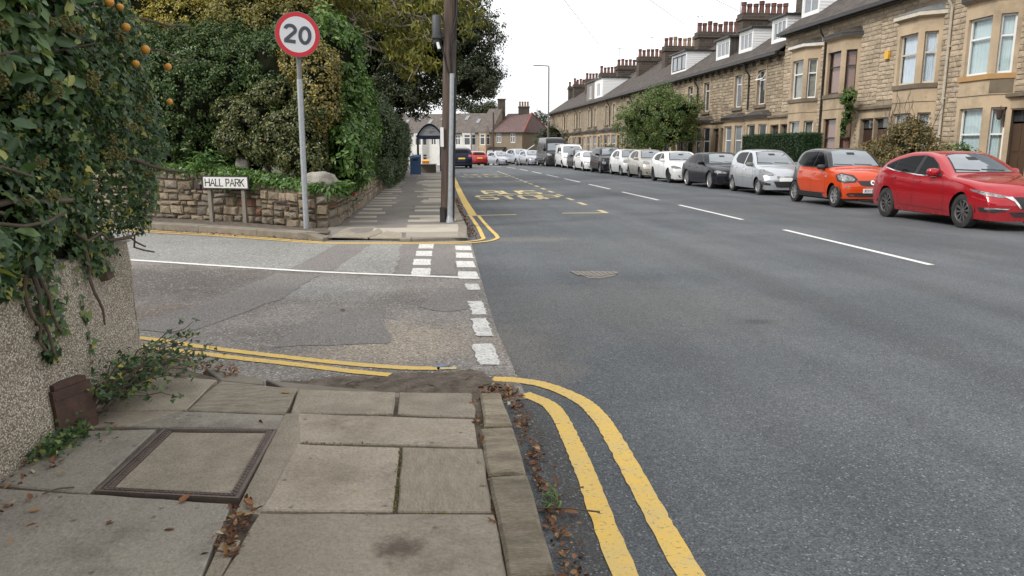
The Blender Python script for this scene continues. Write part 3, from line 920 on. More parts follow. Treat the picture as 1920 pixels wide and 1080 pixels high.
def slate(name, a, b, sc=1.0):
    m = newmat(name); t = NT(m)
    co = t.coord('World')
    sep = t.node('ShaderNodeSeparateXYZ'); t.l.new(co, sep.inputs[0])
    cb = t.node('ShaderNodeCombineXYZ', X=sep.outputs[1], Y=t.math('MULTIPLY', sep.outputs[0], 1.2), Z=0.0)
    br = t.node('ShaderNodeTexBrick', Vector=cb.outputs[0], Scale=1.0)
    br.inputs['Brick Width'].default_value = 0.32; br.inputs['Row Height'].default_value = 0.24; br.inputs['Mortar Size'].default_value = 0.012
    br.inputs['Color1'].default_value = (*a, 1); br.inputs['Color2'].default_value = (*b, 1); br.inputs['Mortar'].default_value = (a[0] * .4, a[1] * .4, a[2] * .4, 1)
    c = t.vscale(br.outputs[0], t.noise(co, 1.3, 6, .65), 0.7, 1.3)
    n = t.bump(br.outputs['Fac'], 0.6, -0.015)
    t.out(Base_Color=c, Roughness=0.85, Normal=n, Specular_IOR_Level=0.2)
    return m


M_SLATE = slate('roof_slate', (0.070, 0.060, 0.055), (0.11, 0.094, 0.084))
M_SLATER = slate('red_brown_slate', (0.135, 0.088, 0.085), (0.175, 0.118, 0.11))
M_SLATEG = slate('grey_brown_slate', (0.13, 0.112, 0.10), (0.165, 0.142, 0.128))


def brickmat(name, a, b, mo, w, h, ms=0.012, axes='xz', bump=0.5):
    m = newmat(name); t = NT(m)
    co = t.coord('World')
    sep = t.node('ShaderNodeSeparateXYZ'); t.l.new(co, sep.inputs[0])
    u = t.math('ADD', sep.outputs[0], sep.outputs[1])
    cb = t.node('ShaderNodeCombineXYZ', X=u, Y=sep.outputs[2], Z=0.0)
    br = t.node('ShaderNodeTexBrick', Vector=cb.outputs[0], Scale=1.0)
    br.inputs['Brick Width'].default_value = w; br.inputs['Row Height'].default_value = h; br.inputs['Mortar Size'].default_value = ms
    br.inputs['Color1'].default_value = (*a, 1); br.inputs['Color2'].default_value = (*b, 1); br.inputs['Mortar'].default_value = (*mo, 1)
    c = t.vscale(br.outputs[0], t.noise(co, 1.1, 6, .7), 0.65, 1.35)
    n = t.bump(br.outputs['Fac'], bump, -0.02)
    n = t.bump(t.noise(co, 14, 5, .7), bump * .8, 0.03, n)
    t.out(Base_Color=c, Roughness=0.9, Normal=n)
    return m


M_SOOT = brickmat('sooty_chimney_stone', (0.050, 0.040, 0.033), (0.085, 0.066, 0.052), (0.14, 0.115, 0.092), 0.46, 0.20)
M_FARWALL = brickmat('coursed_sandstone', (0.37, 0.30, 0.212), (0.27, 0.218, 0.155), (0.18, 0.145, 0.104), 0.36, 0.17, bump=0.8)
M_POT = pm('terracotta_pot', (0.175, 0.07, 0.052), (0.105, 0.048, 0.04), rough=0.75, vs=6, rand=0.2)
M_POTB = pm('buff_clay_pot', (0.33, 0.21, 0.14), (0.22, 0.14, 0.10), rough=0.8, vs=6, rand=0.2)
M_SIDING = None


def siding(name, col):
    m = newmat(name); t = NT(m)
    co = t.coord('World')
    sep = t.node('ShaderNodeSeparateXYZ'); t.l.new(co, sep.inputs[0])
    t.out(Base_Color=t.vscale(t.node('ShaderNodeRGB').outputs[0], t.noise(co, 3, 4), .95, 1.05), Roughness=0.4)
    for n in m.node_tree.nodes:
        if n.type == 'RGB': n.outputs[0].default_value = (*col, 1)
    return m


M_SIDING = siding('white_cladding', (0.80, 0.80, 0.80))
M_RENDER = pm('grey_render', (0.26, 0.23, 0.20), (0.22, 0.195, 0.17), rough=0.9, vs=2, kind='World')
M_PEBB = pm('pebbledash_beige', (0.275, 0.225, 0.165), (0.225, 0.182, 0.135), rough=0.95, vs=1.4, bump=0.6, bs=60, bd=0.02, fine=0.2, fs=50, kind='World')
M_LEAD = pm('lead_flashing', (0.22, 0.23, 0.24), (0.16, 0.165, 0.17), rough=0.6, vs=5)

XF = 17.6


class Fr:
    def __init__(s, O, U, N):
        s.O = Vector(O); s.U = Vector(U).normalized(); s.N = Vector(N).normalized(); s.V = Vector((0, 0, 1))

    def p(s, u, v, d=0.0): return tuple(s.O + s.U * u + s.V * v + s.N * d)


def fbox(mb, fr, u0, u1, v0, v1, d0, d1):
    vs = [fr.p(u, v, d) for d in (d0, d1) for v in (v0, v1) for u in (u0, u1)]
    mb.add(vs, [(0, 2, 3, 1), (4, 5, 7, 6), (0, 1, 5, 4), (2, 6, 7, 3), (0, 4, 6, 2), (1, 3, 7, 5)])
    return mb


def panel(mb, fr, u0, u1, v0, v1, holes, t=0.16):
    """front face with rectangular holes and their reveals"""
    us = sorted(set([u0, u1] + [h[i] for h in holes for i in (0, 1) if u0 < h[i] < u1]))
    vs_ = sorted(set([v0, v1] + [h[i] for h in holes for i in (2, 3) if v0 < h[i] < v1]))
    for a, b in zip(us[:-1], us[1:]):
        for c, d in zip(vs_[:-1], vs_[1:]):
            mu, mv = (a + b) / 2, (c + d) / 2
            if any(h[0] < mu < h[1] and h[2] < mv < h[3] for h in holes): continue
            mb.quad(fr.p(a, c), fr.p(b, c), fr.p(b, d), fr.p(a, d))
    for h in holes:
        a, b, c, d = h
        mb.quad(fr.p(a, c), fr.p(a, d), fr.p(a, d, -t), fr.p(a, c, -t))
        mb.quad(fr.p(b, c), fr.p(b, c, -t), fr.p(b, d, -t), fr.p(b, d))
        mb.quad(fr.p(a, d), fr.p(b, d), fr.p(b, d, -t), fr.p(a, d, -t))
        mb.quad(fr.p(a, c), fr.p(a, c, -t), fr.p(b, c, -t), fr.p(b, c))
    return mb


def window(fr, u0, u1, v0, v1, parent, fm, curt=None, rec=0.12, transom=0.62, mull=0, fw=0.055, detail=2, pane=None, bars=0, curtfrac=1.0, open_top=False):
    g = 0.004
    a, b, c, d = u0 + g, u1 - g, v0 + g, v1 - g
    mb = MB()
    D0, D1 = -rec - 0.05, -rec
    fbox(mb, fr, a, a + fw, c, d, D0, D1); fbox(mb, fr, b - fw, b, c, d, D0, D1)
    fbox(mb, fr, a + fw, b - fw, c, c + fw * 1.2, D0, D1); fbox(mb, fr, a + fw, b - fw, d - fw, d, D0, D1)
    if transom:
        vt = lerp(c, d, transom)
        fbox(mb, fr, a + fw, b - fw, vt - fw * .5, vt + fw * .5, D0, D1 + 0.006)
    for k in range(mull):
        um = lerp(a, b, (k + 1) / (mull + 1))
        fbox(mb, fr, um - fw * .5, um + fw * .5, c + fw, d - fw, D0, D1 + 0.003)
    w = mb.build('window', fm, parent)
    if open_top:    # tilted top light
        vt = lerp(c, d, transom)
        mb = MB()
        for (p, q) in ((a + fw, a + 2 * fw), (b - 2 * fw, b - fw)):
            mb.add([fr.p(p, vt, D1 + .30), fr.p(q, vt, D1 + .30), fr.p(q, d - fw, D1 + .02), fr.p(p, d - fw, D1 + .02)], [(0, 1, 2, 3)])
        mb.add([fr.p(a + fw, vt, D1 + .30), fr.p(b - fw, vt, D1 + .30), fr.p(b - fw, vt + .06, D1 + .275), fr.p(a + fw, vt + .06, D1 + .275)], [(0, 1, 2, 3)])
        mb.build('open_light', fm, w)
    if detail >= 2:
        MB().quad(fr.p(a + fw * .5, c + fw * .5, D0 + .02), fr.p(b - fw * .5, c + fw * .5, D0 + .02), fr.p(b - fw * .5, d - fw * .5, D0 + .02), fr.p(a + fw * .5, d - fw * .5, D0 + .02)).build('pane', M_GLASS, w)
        if curt is not None:
            n = 22
            vs = []; fs = []
            ph = random.uniform(0, 6)
            for k in range(n + 1):
                u = lerp(a, b, k / n)
                dd = D0 - 0.06 - 0.018 * math.sin(k * 1.9 + ph) - 0.01 * math.sin(k * 4.3)
                vs += [fr.p(u, lerp(d, c, curtfrac), dd), fr.p(u, d, dd)]
            for k in range(n): fs.append((2 * k, 2 * k + 2, 2 * k + 3, 2 * k + 1))
            MB().add(vs, fs).build('curtain', curt, w, smooth='all')
        if bars:
            mb = MB()
            for k in range(bars):
                u = lerp(a + .08, b - .08, (k + .5) / bars)
                fbox(mb, fr, u - .025, u + .012, c + .06, d - .06, D0 - .12, D0 - .118)
            mb.build('vertical_blind', M_CURT, w)
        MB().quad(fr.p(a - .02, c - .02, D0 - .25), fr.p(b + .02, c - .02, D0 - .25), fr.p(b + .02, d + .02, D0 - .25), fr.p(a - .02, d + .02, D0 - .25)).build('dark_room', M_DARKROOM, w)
    else:
        MB().quad(fr.p(a + fw * .5, c + fw * .5, D0 + .02), fr.p(b - fw * .5, c + fw * .5, D0 + .02), fr.p(b - fw * .5, d - fw * .5, D0 + .02), fr.p(a + fw * .5, d - fw * .5, D0 + .02)).build('pane', pane or M_PANE, w)
    return w


# alike stones share a handful of meshes: unit block, x outward (0..1), y and z in -0.5..0.5
def stone_variants(mat, n=10, inset_=0.06, jit=0.03, depthj=0.25, tag_='stone'):
    out = []
    rr = random.Random(5)
    for k in range(n):
        def rect(s, x, j):
            return [(x + rr.uniform(-depthj, 0) * (1 if x > 0 else 0), sy * .5 * s + rr.uniform(-j, j), sz * .5 * s + rr.uniform(-j, j)) for sy, sz in ((-1, -1), (1, -1), (1, 1), (-1, 1))]
        a = rect(1.0, 0.0, 0.0); a = [(-0.6, p[1], p[2]) for p in a]
        b = rect(1.0 - inset_ * .5, 0.55, jit); c = rect(1.0 - inset_ * 2.6, 1.0, jit * 1.5)
        ctr = (1.05 + rr.uniform(-.2, .35), rr.uniform(-.15, .15), rr.uniform(-.15, .15))
        vs = a + b + c + [ctr]
        fs = []
        for r0 in (0, 4):
            for i in range(4):
                j = (i + 1) % 4
                fs.append((r0 + i, r0 + j, r0 + 4 + j, r0 + 4 + i))
        for i in range(4): fs.append((8 + i, 8 + (i + 1) % 4, 12))
        me = MB().add(vs, fs).mesh(tag_)
        me.materials.append(mat)
        out.append(me)
    return out


SV = stone_variants(M_STONE, 10, 0.05, 0.02)


def free_runs(u0, u1, v0, v1, blocks):
    iv = [(u0, u1)]
    for b in blocks:
        if b[2] < v1 - 0.01 and b[3] > v0 + 0.01:
            nv = []
            for a, c in iv:
                if b[1] <= a or b[0] >= c: nv.append((a, c)); continue
                if b[0] > a: nv.append((a, b[0]))
                if b[1] < c: nv.append((b[1], c))
            iv = nv
    return [(a, c) for a, c in iv if c - a > 0.05]


def stone_fill(fr, u0, u1, v0, v1, blocks, parent, course=0.165, wmin=0.22, wmax=0.48, joined=None, depth=0.028, joint=0.012):
    v = v0
    ang = math.atan2(fr.N.y, fr.N.x)
    while v < v1 - 0.04:
        h = min(course * random.uniform(.85, 1.15), v1 - v)
        for a, c in free_runs(u0, u1, v, v + h, blocks):
            u = a
            while u < c - 0.01:
                w = random.uniform(wmin, wmax)
                if c - (u + w) < wmin * .6: w = c - u
                if joined is None:
                    o = link('stone', random.choice(SV), parent)
                    o.location = fr.p(u + w / 2, v + h / 2, 0.0)
                    o.rotation_euler = (0, 0, ang)
                    o.scale = (depth * random.uniform(.7, 1.3), w - joint, h - joint)
                else:
                    dd = depth * random.uniform(.6, 1.3)
                    i = joint * .5
                    q = [fr.p(u + i, v + i, -.02), fr.p(u + w - i, v + i, -.02), fr.p(u + w - i, v + h - i, -.02), fr.p(u + i, v + h - i, -.02)]
                    k = 0.022
                    r = [fr.p(u + i + k, v + i + k, dd), fr.p(u + w - i - k, v + i + k, dd), fr.p(u + w - i - k, v + h - i - k, dd), fr.p(u + i + k, v + h - i - k, dd)]
                    joined.add(q + r, [(0, 1, 5, 4), (1, 2, 6, 5), (2, 3, 7, 6), (3, 0, 4, 7), (4, 5, 6, 7)])
                u += w
        v += h


def roof_z(x, ze): return ze + (x - 17.25) * 0.66


def make_chimney(parent, y, ztop, pots, x0=20.0, x1=23.4, hw=0.42, pm_=None, base=None):
    mb = MB()
    mb.box(x0 + .12, x1 - .12, y - hw, y + hw, base or 7.2, ztop - 0.42)
    mb.box(x0 + .02, x1 - .02, y - hw - .09, y + hw + .09, ztop - 0.42, ztop - 0.22)
    mb.box(x0 + .08, x1 - .08, y - hw - .03, y + hw + .03, ztop - 0.22, ztop)
    ch = mb.build('chimney', M_SOOT, parent)
    for k in range(pots):
        px = lerp(x0 + .3, x1 - .3, k / max(1, pots - 1))
        h = random.choice([.66, .74, .70, .62, .80])
        r = 0.165
        kind = random.random()
        prof = [(r * 1.15, 0), (r, .06), (r * .86, h * .62), (r * .84, h * .68), (r * 1.02, h * .72), (r * 1.0, h * .93), (r * 1.06, h * .95), (r * 1.04, h), (r * .8, h), (r * .75, h * .8)]
        MB().lathe(prof, 12, Matrix.Translation((px, y + random.uniform(-.04, .04), ztop - .01))).build('chimney_pot', pm_ or (M_POT if kind < .93 else M_POTB), ch, smooth=True)
    return ch


def make_dormer(parent, u0, u1, ze, zt, xf, facem, cheekm, frm, nwin=3, slope_roof=0.12, sill=None, winh=None, open_=False, pane=None):
    zb = roof_z(xf, ze) - .03
    fr = Fr((xf, 0, 0), (0, 1, 0), (-1, 0, 0))
    xm = 17.25 + (zt - ze) / 0.66      # where the flat roof meets the slope
    mb = MB()
    wb = (zb + .22) if sill is None else sill
    hole = (u0 + .14, u1 - .14, wb, zt - .16)
    if winh: hole = (lerp(u0, u1, .32), lerp(u0, u1, .68), wb + .15, zt - .4)
    panel(mb, fr, u0, u1, zb, zt, [hole], 0.08)
    d = mb.build('dormer', facem, parent)
    mc = MB()
    for u, s in ((u0, 1), (u1, -1)):
        mc.add([(xf, u, zb), (xf, u, zt), (xm, u, zt)], [(0, 1, 2)])
    mc.build('cheek', cheekm, d)
    if cheekm is M_SIDING:      # lapped boards on the cheek that shows
        z = zb + .02
        while z < zt - .05:
            x1 = 17.25 + (z + .13 - ze) / 0.66
            if x1 > xf + .1:
                MB().add([(xf + .0, u0 - .022, z), (17.25 + (z - ze) / 0.66, u0 - .022, z), (x1, u0 - .004, z + .135), (xf + .0, u0 - .004, z + .135)], [(0, 1, 2, 3)]).add(
                    [(xf, u0 - .022, z), (17.25 + (z - ze) / 0.66, u0 - .022, z), (17.25 + (z - ze) / 0.66, u0, z), (xf, u0, z)], [(0, 1, 2, 3)]).build('cladding_board', cheekm, d)
            z += .14
    MB().box(xf - .16, xm + .2, u0 - .12, u1 + .12, zt, zt + .10).build('dormer_roof', M_BLACKP, d)
    window(fr, hole[0], hole[1], hole[2], hole[3], d, frm, rec=0.03, transom=0, mull=nwin - 1, fw=0.06, detail=1, pane=pane, open_top=False)
    return d


def half_bay_faces(c, hw=1.1, fw=0.65, dp=0.5):
    A = (XF, c - hw); B = (XF - dp, c - fw); C_ = (XF - dp, c + fw); D = (XF, c + hw)
    out = []
    for P, Q in ((A, B), (B, C_), (C_, D)):
        u = Vector((Q[0] - P[0], Q[1] - P[1], 0))
        n = Vector((-u.y, u.x, 0))
        out.append((Fr((P[0], P[1], 0), u, n), u.length))
    return out, (A, B, C_, D)


def bay_ring(c, off, hw=1.1, fw=0.65, dp=0.5):
    k = off * 0.42
    return [(XF, c - hw - off * 1.1), (XF - dp - off, c - fw - k), (XF - dp - off, c + fw + k), (XF, c + hw + off * 1.1)]


def ring_band(poly0, z0, z1, poly1=None):
    poly1 = poly1 or poly0
    mb = MB()
    n = len(poly0)
    vs = [(x, y, z0) for x, y in poly0] + [(x, y, z1) for x, y in poly1]
    fs = [(i, i + 1, n + i + 1, n + i) for i in range(n - 1)] + [tuple(range(n - 1, -1, -1)), tuple(range(n, 2 * n)), (n - 1, 0, n, 2 * n - 1)]
    return mb.add(vs, fs)


def make_house(name, y0, y1, c, door_c, ze, spec, label, mirror=False):
    h = empty('terrace_house', (XF, (y0 + y1) / 2, 0.14), label=label, cat='house', group='sandstone terrace along the street')
    fr = Fr((XF, 0, 0), (0, 1, 0), (-1, 0, 0))
    det = spec.get('detail', 2)
    dbl = spec.get('double', False)
    fm = spec.get('frame', M_WHITE)
    curt = spec.get('curt'); curt2 = spec.get('curt2', curt)
    g0 = min(gz(XF, y0), gz(XF, y1)) + 0.1
    holes = []
    dh = (door_c - .46, door_c + .46, 0.32 + g0, 2.70)
    holes.append(dh)
    ztb = 5.98 if dbl else 3.05
    bayblock = (c - 1.1, c + 1.1, g0 - 1, ztb + .55)
    uw = None
    if not dbl:
        wc = spec.get('wc', c)
        uw = (wc - .48, wc + .48, 3.82, 5.58)
        holes.append(uw)
    wallm = M_MORT if det >= 1 else M_FARWALL
    mb = panel(MB(), fr, y0, y1, g0 - .3, ze, holes + [(c - 1.0, c + 1.0, g0 - .3, ztb)], 0.16)
    wall = mb.build('wall', wallm, h)
    # dressings block out the stones
    blocks = [bayblock, (door_c - .66, door_c + .66, g0 - 1, 3.22)]
    if uw: blocks.append((uw[0] - .17, uw[1] + .17, uw[2] - .16, uw[3] + .26))
    if det == 2: stone_fill(fr, y0 + .005, y1 - .005, 0.3, ze - .04, blocks, wall)
    elif det == 1:
        j = MB(); stone_fill(fr, y0 + .005, y1 - .005, 0.3, ze - .04, blocks, wall, joined=j)
        tag(j.build('stonework', M_STONE2, wall), kind='stuff')
    # door surround
    mb = MB()
    jl, jr = max(dh[0] - .2, y0 + .004), min(dh[1] + .2, y1 - .004)
    fbox(mb, fr, jl, dh[0] - .002, g0, 2.74, -.1, .035); fbox(mb, fr, dh[1] + .002, jr, g0, 2.74, -.1, .035)
    fbox(mb, fr, jl, jr, 2.742, 3.08, -.1, .04)
    mb.build('door_surround', M_ASH, h)
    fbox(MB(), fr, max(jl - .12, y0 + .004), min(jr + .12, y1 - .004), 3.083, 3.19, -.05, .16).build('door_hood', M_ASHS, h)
    mb = MB(); fbox(mb, fr, dh[0], dh[1], dh[2], 2.3, -.20, -.16)
    do = mb.build('door', spec.get('door', M_DOORW), h)
    fbox(MB(), fr, dh[0], dh[1], 2.36, 2.70, -.19, -.17).build('fanlight', M_PANE, h)
    for (a, b) in ((.1, .42), (.50, .82)):
        for (lo, hi) in ((.12, .9), (1.05, 1.85)):
            fbox(MB(), fr, dh[0] + a, dh[0] + b, dh[2] + lo, dh[2] + hi, -.165, -.145).build('door_panel', spec.get('door', M_DOORW), do)
    fbox(MB(), fr, dh[0] - .1, dh[1] + .1, g0 - .1, 0.31 + g0, -.15, .35).build('door_step', M_ASHS, h)
    # bay window
    faces, _ = half_bay_faces(c)
    mb = MB()
    wins = []
    for i, (f, L) in enumerate(faces):
        m = 0.13 if i != 1 else 0.14
        hs = [(m, L - m, 0.98, 2.80)]
        if dbl: hs.append((m, L - m, 3.80, 5.52))
        panel(mb, f, 0, L, g0 - .3, ztb, hs, 0.16)
        for k, hh in enumerate(hs): wins.append((f, hh, i, k))
    bay = mb.build('bay', M_ASH, h)
    for f, hh, i, k in wins:
        if i == 2: continue        # far canted light never shows from the street side seen here
        window(f, hh[0], hh[1], hh[2], hh[3], bay, fm, curt=(curt2 if k else curt), rec=0.11, transom=spec.get('transom', .56 if k == 0 else .64), detail=2 if det == 2 else 1,
               pane=spec.get('pane'), bars=(6 if spec.get('bars') and i == 0 and k else 0))
    for f, hh, i, k in [w_ for w_ in wins if w_[2] == 2]:
        window(f, hh[0], hh[1], hh[2], hh[3], bay, fm, rec=0.11, detail=1, pane=M_PANE)
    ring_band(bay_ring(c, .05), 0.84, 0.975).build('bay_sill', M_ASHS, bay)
    if dbl:
        ring_band(bay_ring(c, .055), 3.64, 3.795).build('bay_sill', spec.get('sill', M_ASHS), bay)
        ring_band(bay_ring(c, .012), 3.16, 3.185).build('string_course', M_ASHS, bay)
        if spec.get('stain'):
            f, L = faces[0]
            fbox(MB(), f, .04, L - .02, 3.22, 3.60, .0, .012).build('weathered_block', M_ASHS, bay)
    # joints at the angles: slim mullion pieces
    cm = spec.get('cornice', M_BLACKP)
    zc = ztb
    ring_band(bay_ring(c, .03), zc, zc + .06, bay_ring(c, .14)).build('bay_cornice', M_ASH, bay)
    ring_band(bay_ring(c, .17), zc + .062, zc + .20).build('bay_gutter', cm, bay)
    r0 = bay_ring(c, .19)
    apex = [(XF - .02, c - .75), (XF - .02, c - .45), (XF - .02, c + .45), (XF - .02, c + .75)]
    ring_band(r0, zc + .202, zc + .46, [(XF - .01, c - .95), (XF - .06, c - .4), (XF - .06, c + .4), (XF - .01, c + .95)]).build('bay_roof', spec.get('bayroof', M_SLATE), bay)
    # upper window with dressings
    if uw:
        mb = MB()
        fbox(mb, fr, uw[0] - .15, uw[0] - .002, uw[2], uw[3] + .002, -.1, .03); fbox(mb, fr, uw[1] + .002, uw[1] + .15, uw[2], uw[3] + .002, -.1, .03)
        fbox(mb, fr, uw[0] - .15, uw[1] + .15, uw[3] + .004, uw[3] + .24, -.1, .032)
        mb.build('window_surround', M_ASH, h)
        fbox(MB(), fr, uw[0] - .2, uw[1] + .2, uw[2] - .16, uw[2] - .002, -.1, .11).build('window_sill', M_ASHS, h)
        window(fr, *uw, h, fm, curt=curt2, rec=.12, transom=.72, mull=0 if spec.get('mull', 0) == 0 else 1, detail=2 if det == 2 else 1, pane=spec.get('pane'), open_top=spec.get('open', False), curtfrac=spec.get('cf', 1.0))
    # roof
    zr = roof_z(22.0, ze)
    mb = MB()
    mb.add([(17.2, y0 + .003, ze - .01), (17.2, y1 - .003, ze - .01), (22, y1 - .003, zr), (22, y0 + .003, zr), (26.8, y0 + .003, ze), (26.8, y1 - .003, ze),
            (17.2, y0 + .003, ze + .05), (17.2, y1 - .003, ze + .05), (22, y1 - .003, zr + .06), (22, y0 + .003, zr + .06), (26.8, y0 + .003, ze + .06), (26.8, y1 - .003, ze + .06)],
           [(0, 3, 2, 1), (3, 4, 5, 2), (6, 7, 8, 9), (9, 8, 11, 10), (0, 1, 7, 6), (0, 6, 9, 3), (1, 2, 8, 7), (3, 9, 10, 4), (2, 5, 11, 8), (4, 10, 11, 5)])
    rf = mb.build('roof', M_SLATE, h)
    MB().box(21.9, 22.1, y0 + .003, y1 - .003, zr + .03, zr + .12).build('ridge_tile', M_SLATEG, rf)
    MB().box(17.07, 17.19, y0 + .002, y1 - .002, ze - .13, ze + .0).build('gutter', spec.get('gutter', M_BLACKP), rf)
    fbox(MB(), fr, y0 + .001, y1 - .001, ze - .16, ze - .0, .002, .33).build('eaves_board', M_BLACKP, rf)
    if spec.get('corbel'):
        for k in range(4):
            u = lerp(y0, y1, (k + .5) / 4)
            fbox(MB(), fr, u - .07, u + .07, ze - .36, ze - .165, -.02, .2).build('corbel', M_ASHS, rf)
    # side and back walls
    MB().add([(26.6, y0, 0), (26.6, y1, 0), (26.6, y1, ze), (26.6, y0, ze)], [(0, 1, 2, 3)]).build('rear_wall', M_FARWALL, h)
    if spec.get('gable0') or spec.get('gable1'):
        for k, yy in (('gable0', y0), ('gable1', y1)):
            if spec.get(k):
                MB().add([(XF, yy, g0 - .5), (26.6, yy, g0 - .5), (26.6, yy, ze), (22, yy, zr), (XF, yy, ze + .1)], [(0, 1, 2, 3, 4)]).build('gable_wall', M_FARWALL, h)
    if spec.get('pipe') is not None:
        yp, pmat, top = spec['pipe']
        mb = MB()
        mb.tube([(17.14, yp, ze - .12), (17.3, yp, ze - .5), (XF - .08, yp, ze - .8), (XF - .08, yp, top)], .045, 8)
        for zz in (1.5, 3.2, 4.9): mb.box(XF - .10, XF, yp - .08, yp + .08, zz, zz + .06)
        mb.build('downpipe', pmat, h, smooth=True)
    for d in spec.get('dormers', []): make_dormer(h, *d)
    for cspec in spec.get('chimneys', []): make_chimney(h, *cspec)
    return h


PALEP = M_PANEL
# --- the nearer five: two-storey bays
G1 = 7.0
H = {}
H['a'] = make_house('a', 20.2, 24.2, 22.28, 20.86, G1, dict(double=True, curt=M_CURTG, curt2=M_CURTG, sill=M_ORSILL, stain=True, cornice=M_BLACKP),
                    'terrace house nearest the camera with orange stone sill and pale green blinds')
H['z'] = make_house('z', 16.2, 20.2, 18.1, 19.54, G1, dict(double=True, detail=1, pane=M_PANEL, cornice=M_BLACKP, gable0=True, pipe=(20.2, M_BLACKP, .3)),
                    'terrace house just past the right edge, next to the one with the orange sill')
H['b'] = make_house('b', 24.2, 28.2, 25.76, 27.72, G1, dict(double=True, frame=M_CREAMP, curt=M_CURT, curt2=M_CURT, cornice=M_CREAMP, gutter=M_BLACKP, pipe=(24.22, M_CREAMP, .3), bayroof=M_LEAD, transom=.6),
                    'terrace house with cream sash windows, net curtains and a long cream downpipe')
H['c'] = make_house('c', 28.2, 32.2, 30.64, 28.68, G1, dict(double=True, frame=M_BROWN, curt=M_CURTP, curt2=M_CURTP, cornice=M_BLACKP, door=M_BROWN),
                    'terrace house with dark brown window frames and pink blinds')
H['d'] = make_house('d', 32.2, 36.1, 33.76, 35.62, G1, dict(double=True, curt=M_CURTB, curt2=M_CURTB, bars=True, cornice=M_WHITEP, gable1=True, pipe=(32.22, M_BLACKP, .3),
                    dormers=[(34.35, 36.0, G1, 9.1, 18.25, M_WHITE, M_SIDING, M_WHITE, 2, .12, None, None, False, M_PANEL)]),
                    'terrace house with white bay windows, vertical blinds and a white dormer on the higher roof')
# --- the lower run: single-storey bays
G2 = 6.22
W2 = 3.872
ORD = ['first', 'second', 'third', 'fourth', 'fifth', 'sixth', 'seventh', 'eighth', 'ninth', 'tenth', 'eleventh', 'twelfth', 'thirteenth', 'fourteenth', 'fifteenth', 'sixteenth', 'seventeenth', 'eighteenth']
dorm = {0: (37.35, 39.0, G2, 8.12, 18.2, M_WHITE, M_SIDING, M_WHITE, 3, .12, None, None, False, M_PANEL),
        1: (41.3, 43.15, G2, 8.1, 18.2, M_WHITE, M_SIDING, M_WHITE, 3, .12, None, None, False, M_PANEL),
        2: (44.5, 46.6, G2, 8.05, 18.2, M_WHITE, M_SLATE, M_WHITE, 3, .12, None, None, False, M_PANEL),
        4: (51.75, 54.9, G2, 8.15, 18.1, M_SIDING, M_SIDING, M_BLACKP, 3, .12, None, None, False, M_PANEL),
        10: (75.0, 78.6, G2, 8.45, 17.75, M_SIDING, M_SIDING, M_WHITE, 2, .12, 6.6, True, False, M_PANEL),
        11: (78.8, 82.4, G2, 8.45, 17.75, M_RENDER, M_RENDER, M_WHITE, 2, .12, 6.6, True, False, M_PANEL)}
extra = {0: 'with an open top light, just beyond the step in the roofline', 1: 'with a white-cheeked three-pane dormer, second of the lower roofs',
         2: 'with a slate-cheeked white dormer above the street tree', 4: 'with a wide white clad dormer and tilted roof windows above the tree',
         10: 'with a boxy white clad dormer in the middle of the far row', 11: 'with a grey rendered dormer in the far row', 17: 'at the far end of the row, gable beside the hipped house'}
for k in range(18):
    ya, yb = 36.1 + W2 * k, 36.1 + W2 * (k + 1)
    left = (k % 2 == 0)            # even houses lean towards their upper boundary
    c = yb - 1.5 if left else ya + 1.5
    dc = ya + .62 if left else yb - .62
    det = 1 if k < 7 else 0
    pane = random.choice([M_PANE, M_PANE, M_PANEL])
    sp = dict(detail=det, pane=pane, wc=(yb - 1.42 if left else ya + 1.52), corbel=(k < 8), cornice=M_BLACKP, frame=M_WHITE if k not in (9, 14) else M_WHITEP)
    if k == 0: sp['open'] = True; sp['pane'] = M_PANE
    if left and True: sp['pipe'] = (yb, M_BLACKP, 3.6)
    if k in dorm: sp['dormers'] = [dorm[k]]
    if left: sp['chimneys'] = [(yb, 9.95 if k < 8 else 10.0, 8 if k not in (13, 15) else 5)] if k not in (4, 6, 8) or True else []
    if k == 17: sp['gable1'] = True; sp['chimneys'] = [(yb - .4, 10.0, 4)]
    make_house('g%d' % k, ya, yb, c, dc, G2, sp, 'terrace house ' + (extra[k] if k in extra else ORD[k] + ' house beyond the step in the roofline'))
HB = H['b']
# yellow alarm box and a coach lamp
alarm = MB()
alarm.prism([(-.11, -.15), (.11, -.15), (.13, .0), (.11, .16), (-.11, .16), (-.13, 0)], 0, .09, Matrix.Translation((XF - .03, 27.62, 5.05)) @ Matrix.Rotation(R(-90), 4, 'Y') @ Matrix.Rotation(R(90), 4, 'Z'))
tag(alarm.build('alarm_box', pm('alarm_yellow', (0.75, 0.42, 0.05), rough=0.5), None), 'yellow burglar alarm box on the wall beside cream sash windows', 'alarm box')
lampo = empty('wall_lantern', (XF - .1, 20.95 + .42, 2.45), label='old black wall lantern beside the bay of the nearest house', cat='lantern')
mb = MB(); mb.tube([(XF - .05, 21.38, 2.2), (XF - .05, 21.38, 2.9)], .02, 6); mb.tube([(XF - .05, 21.38, 2.82), (XF - .2, 21.38, 2.86), (XF - .24, 21.38, 2.75)], .015, 6)
mb.build('bracket', M_RUST, lampo)
MB().lathe([(.03, .16), (.1, .1), (.09, .08), (.06, -.14), (.02, -.18)], 8, Matrix.Translation((XF - .24, 21.38, 2.6))).build('lamp_housing', M_RUST, lampo)
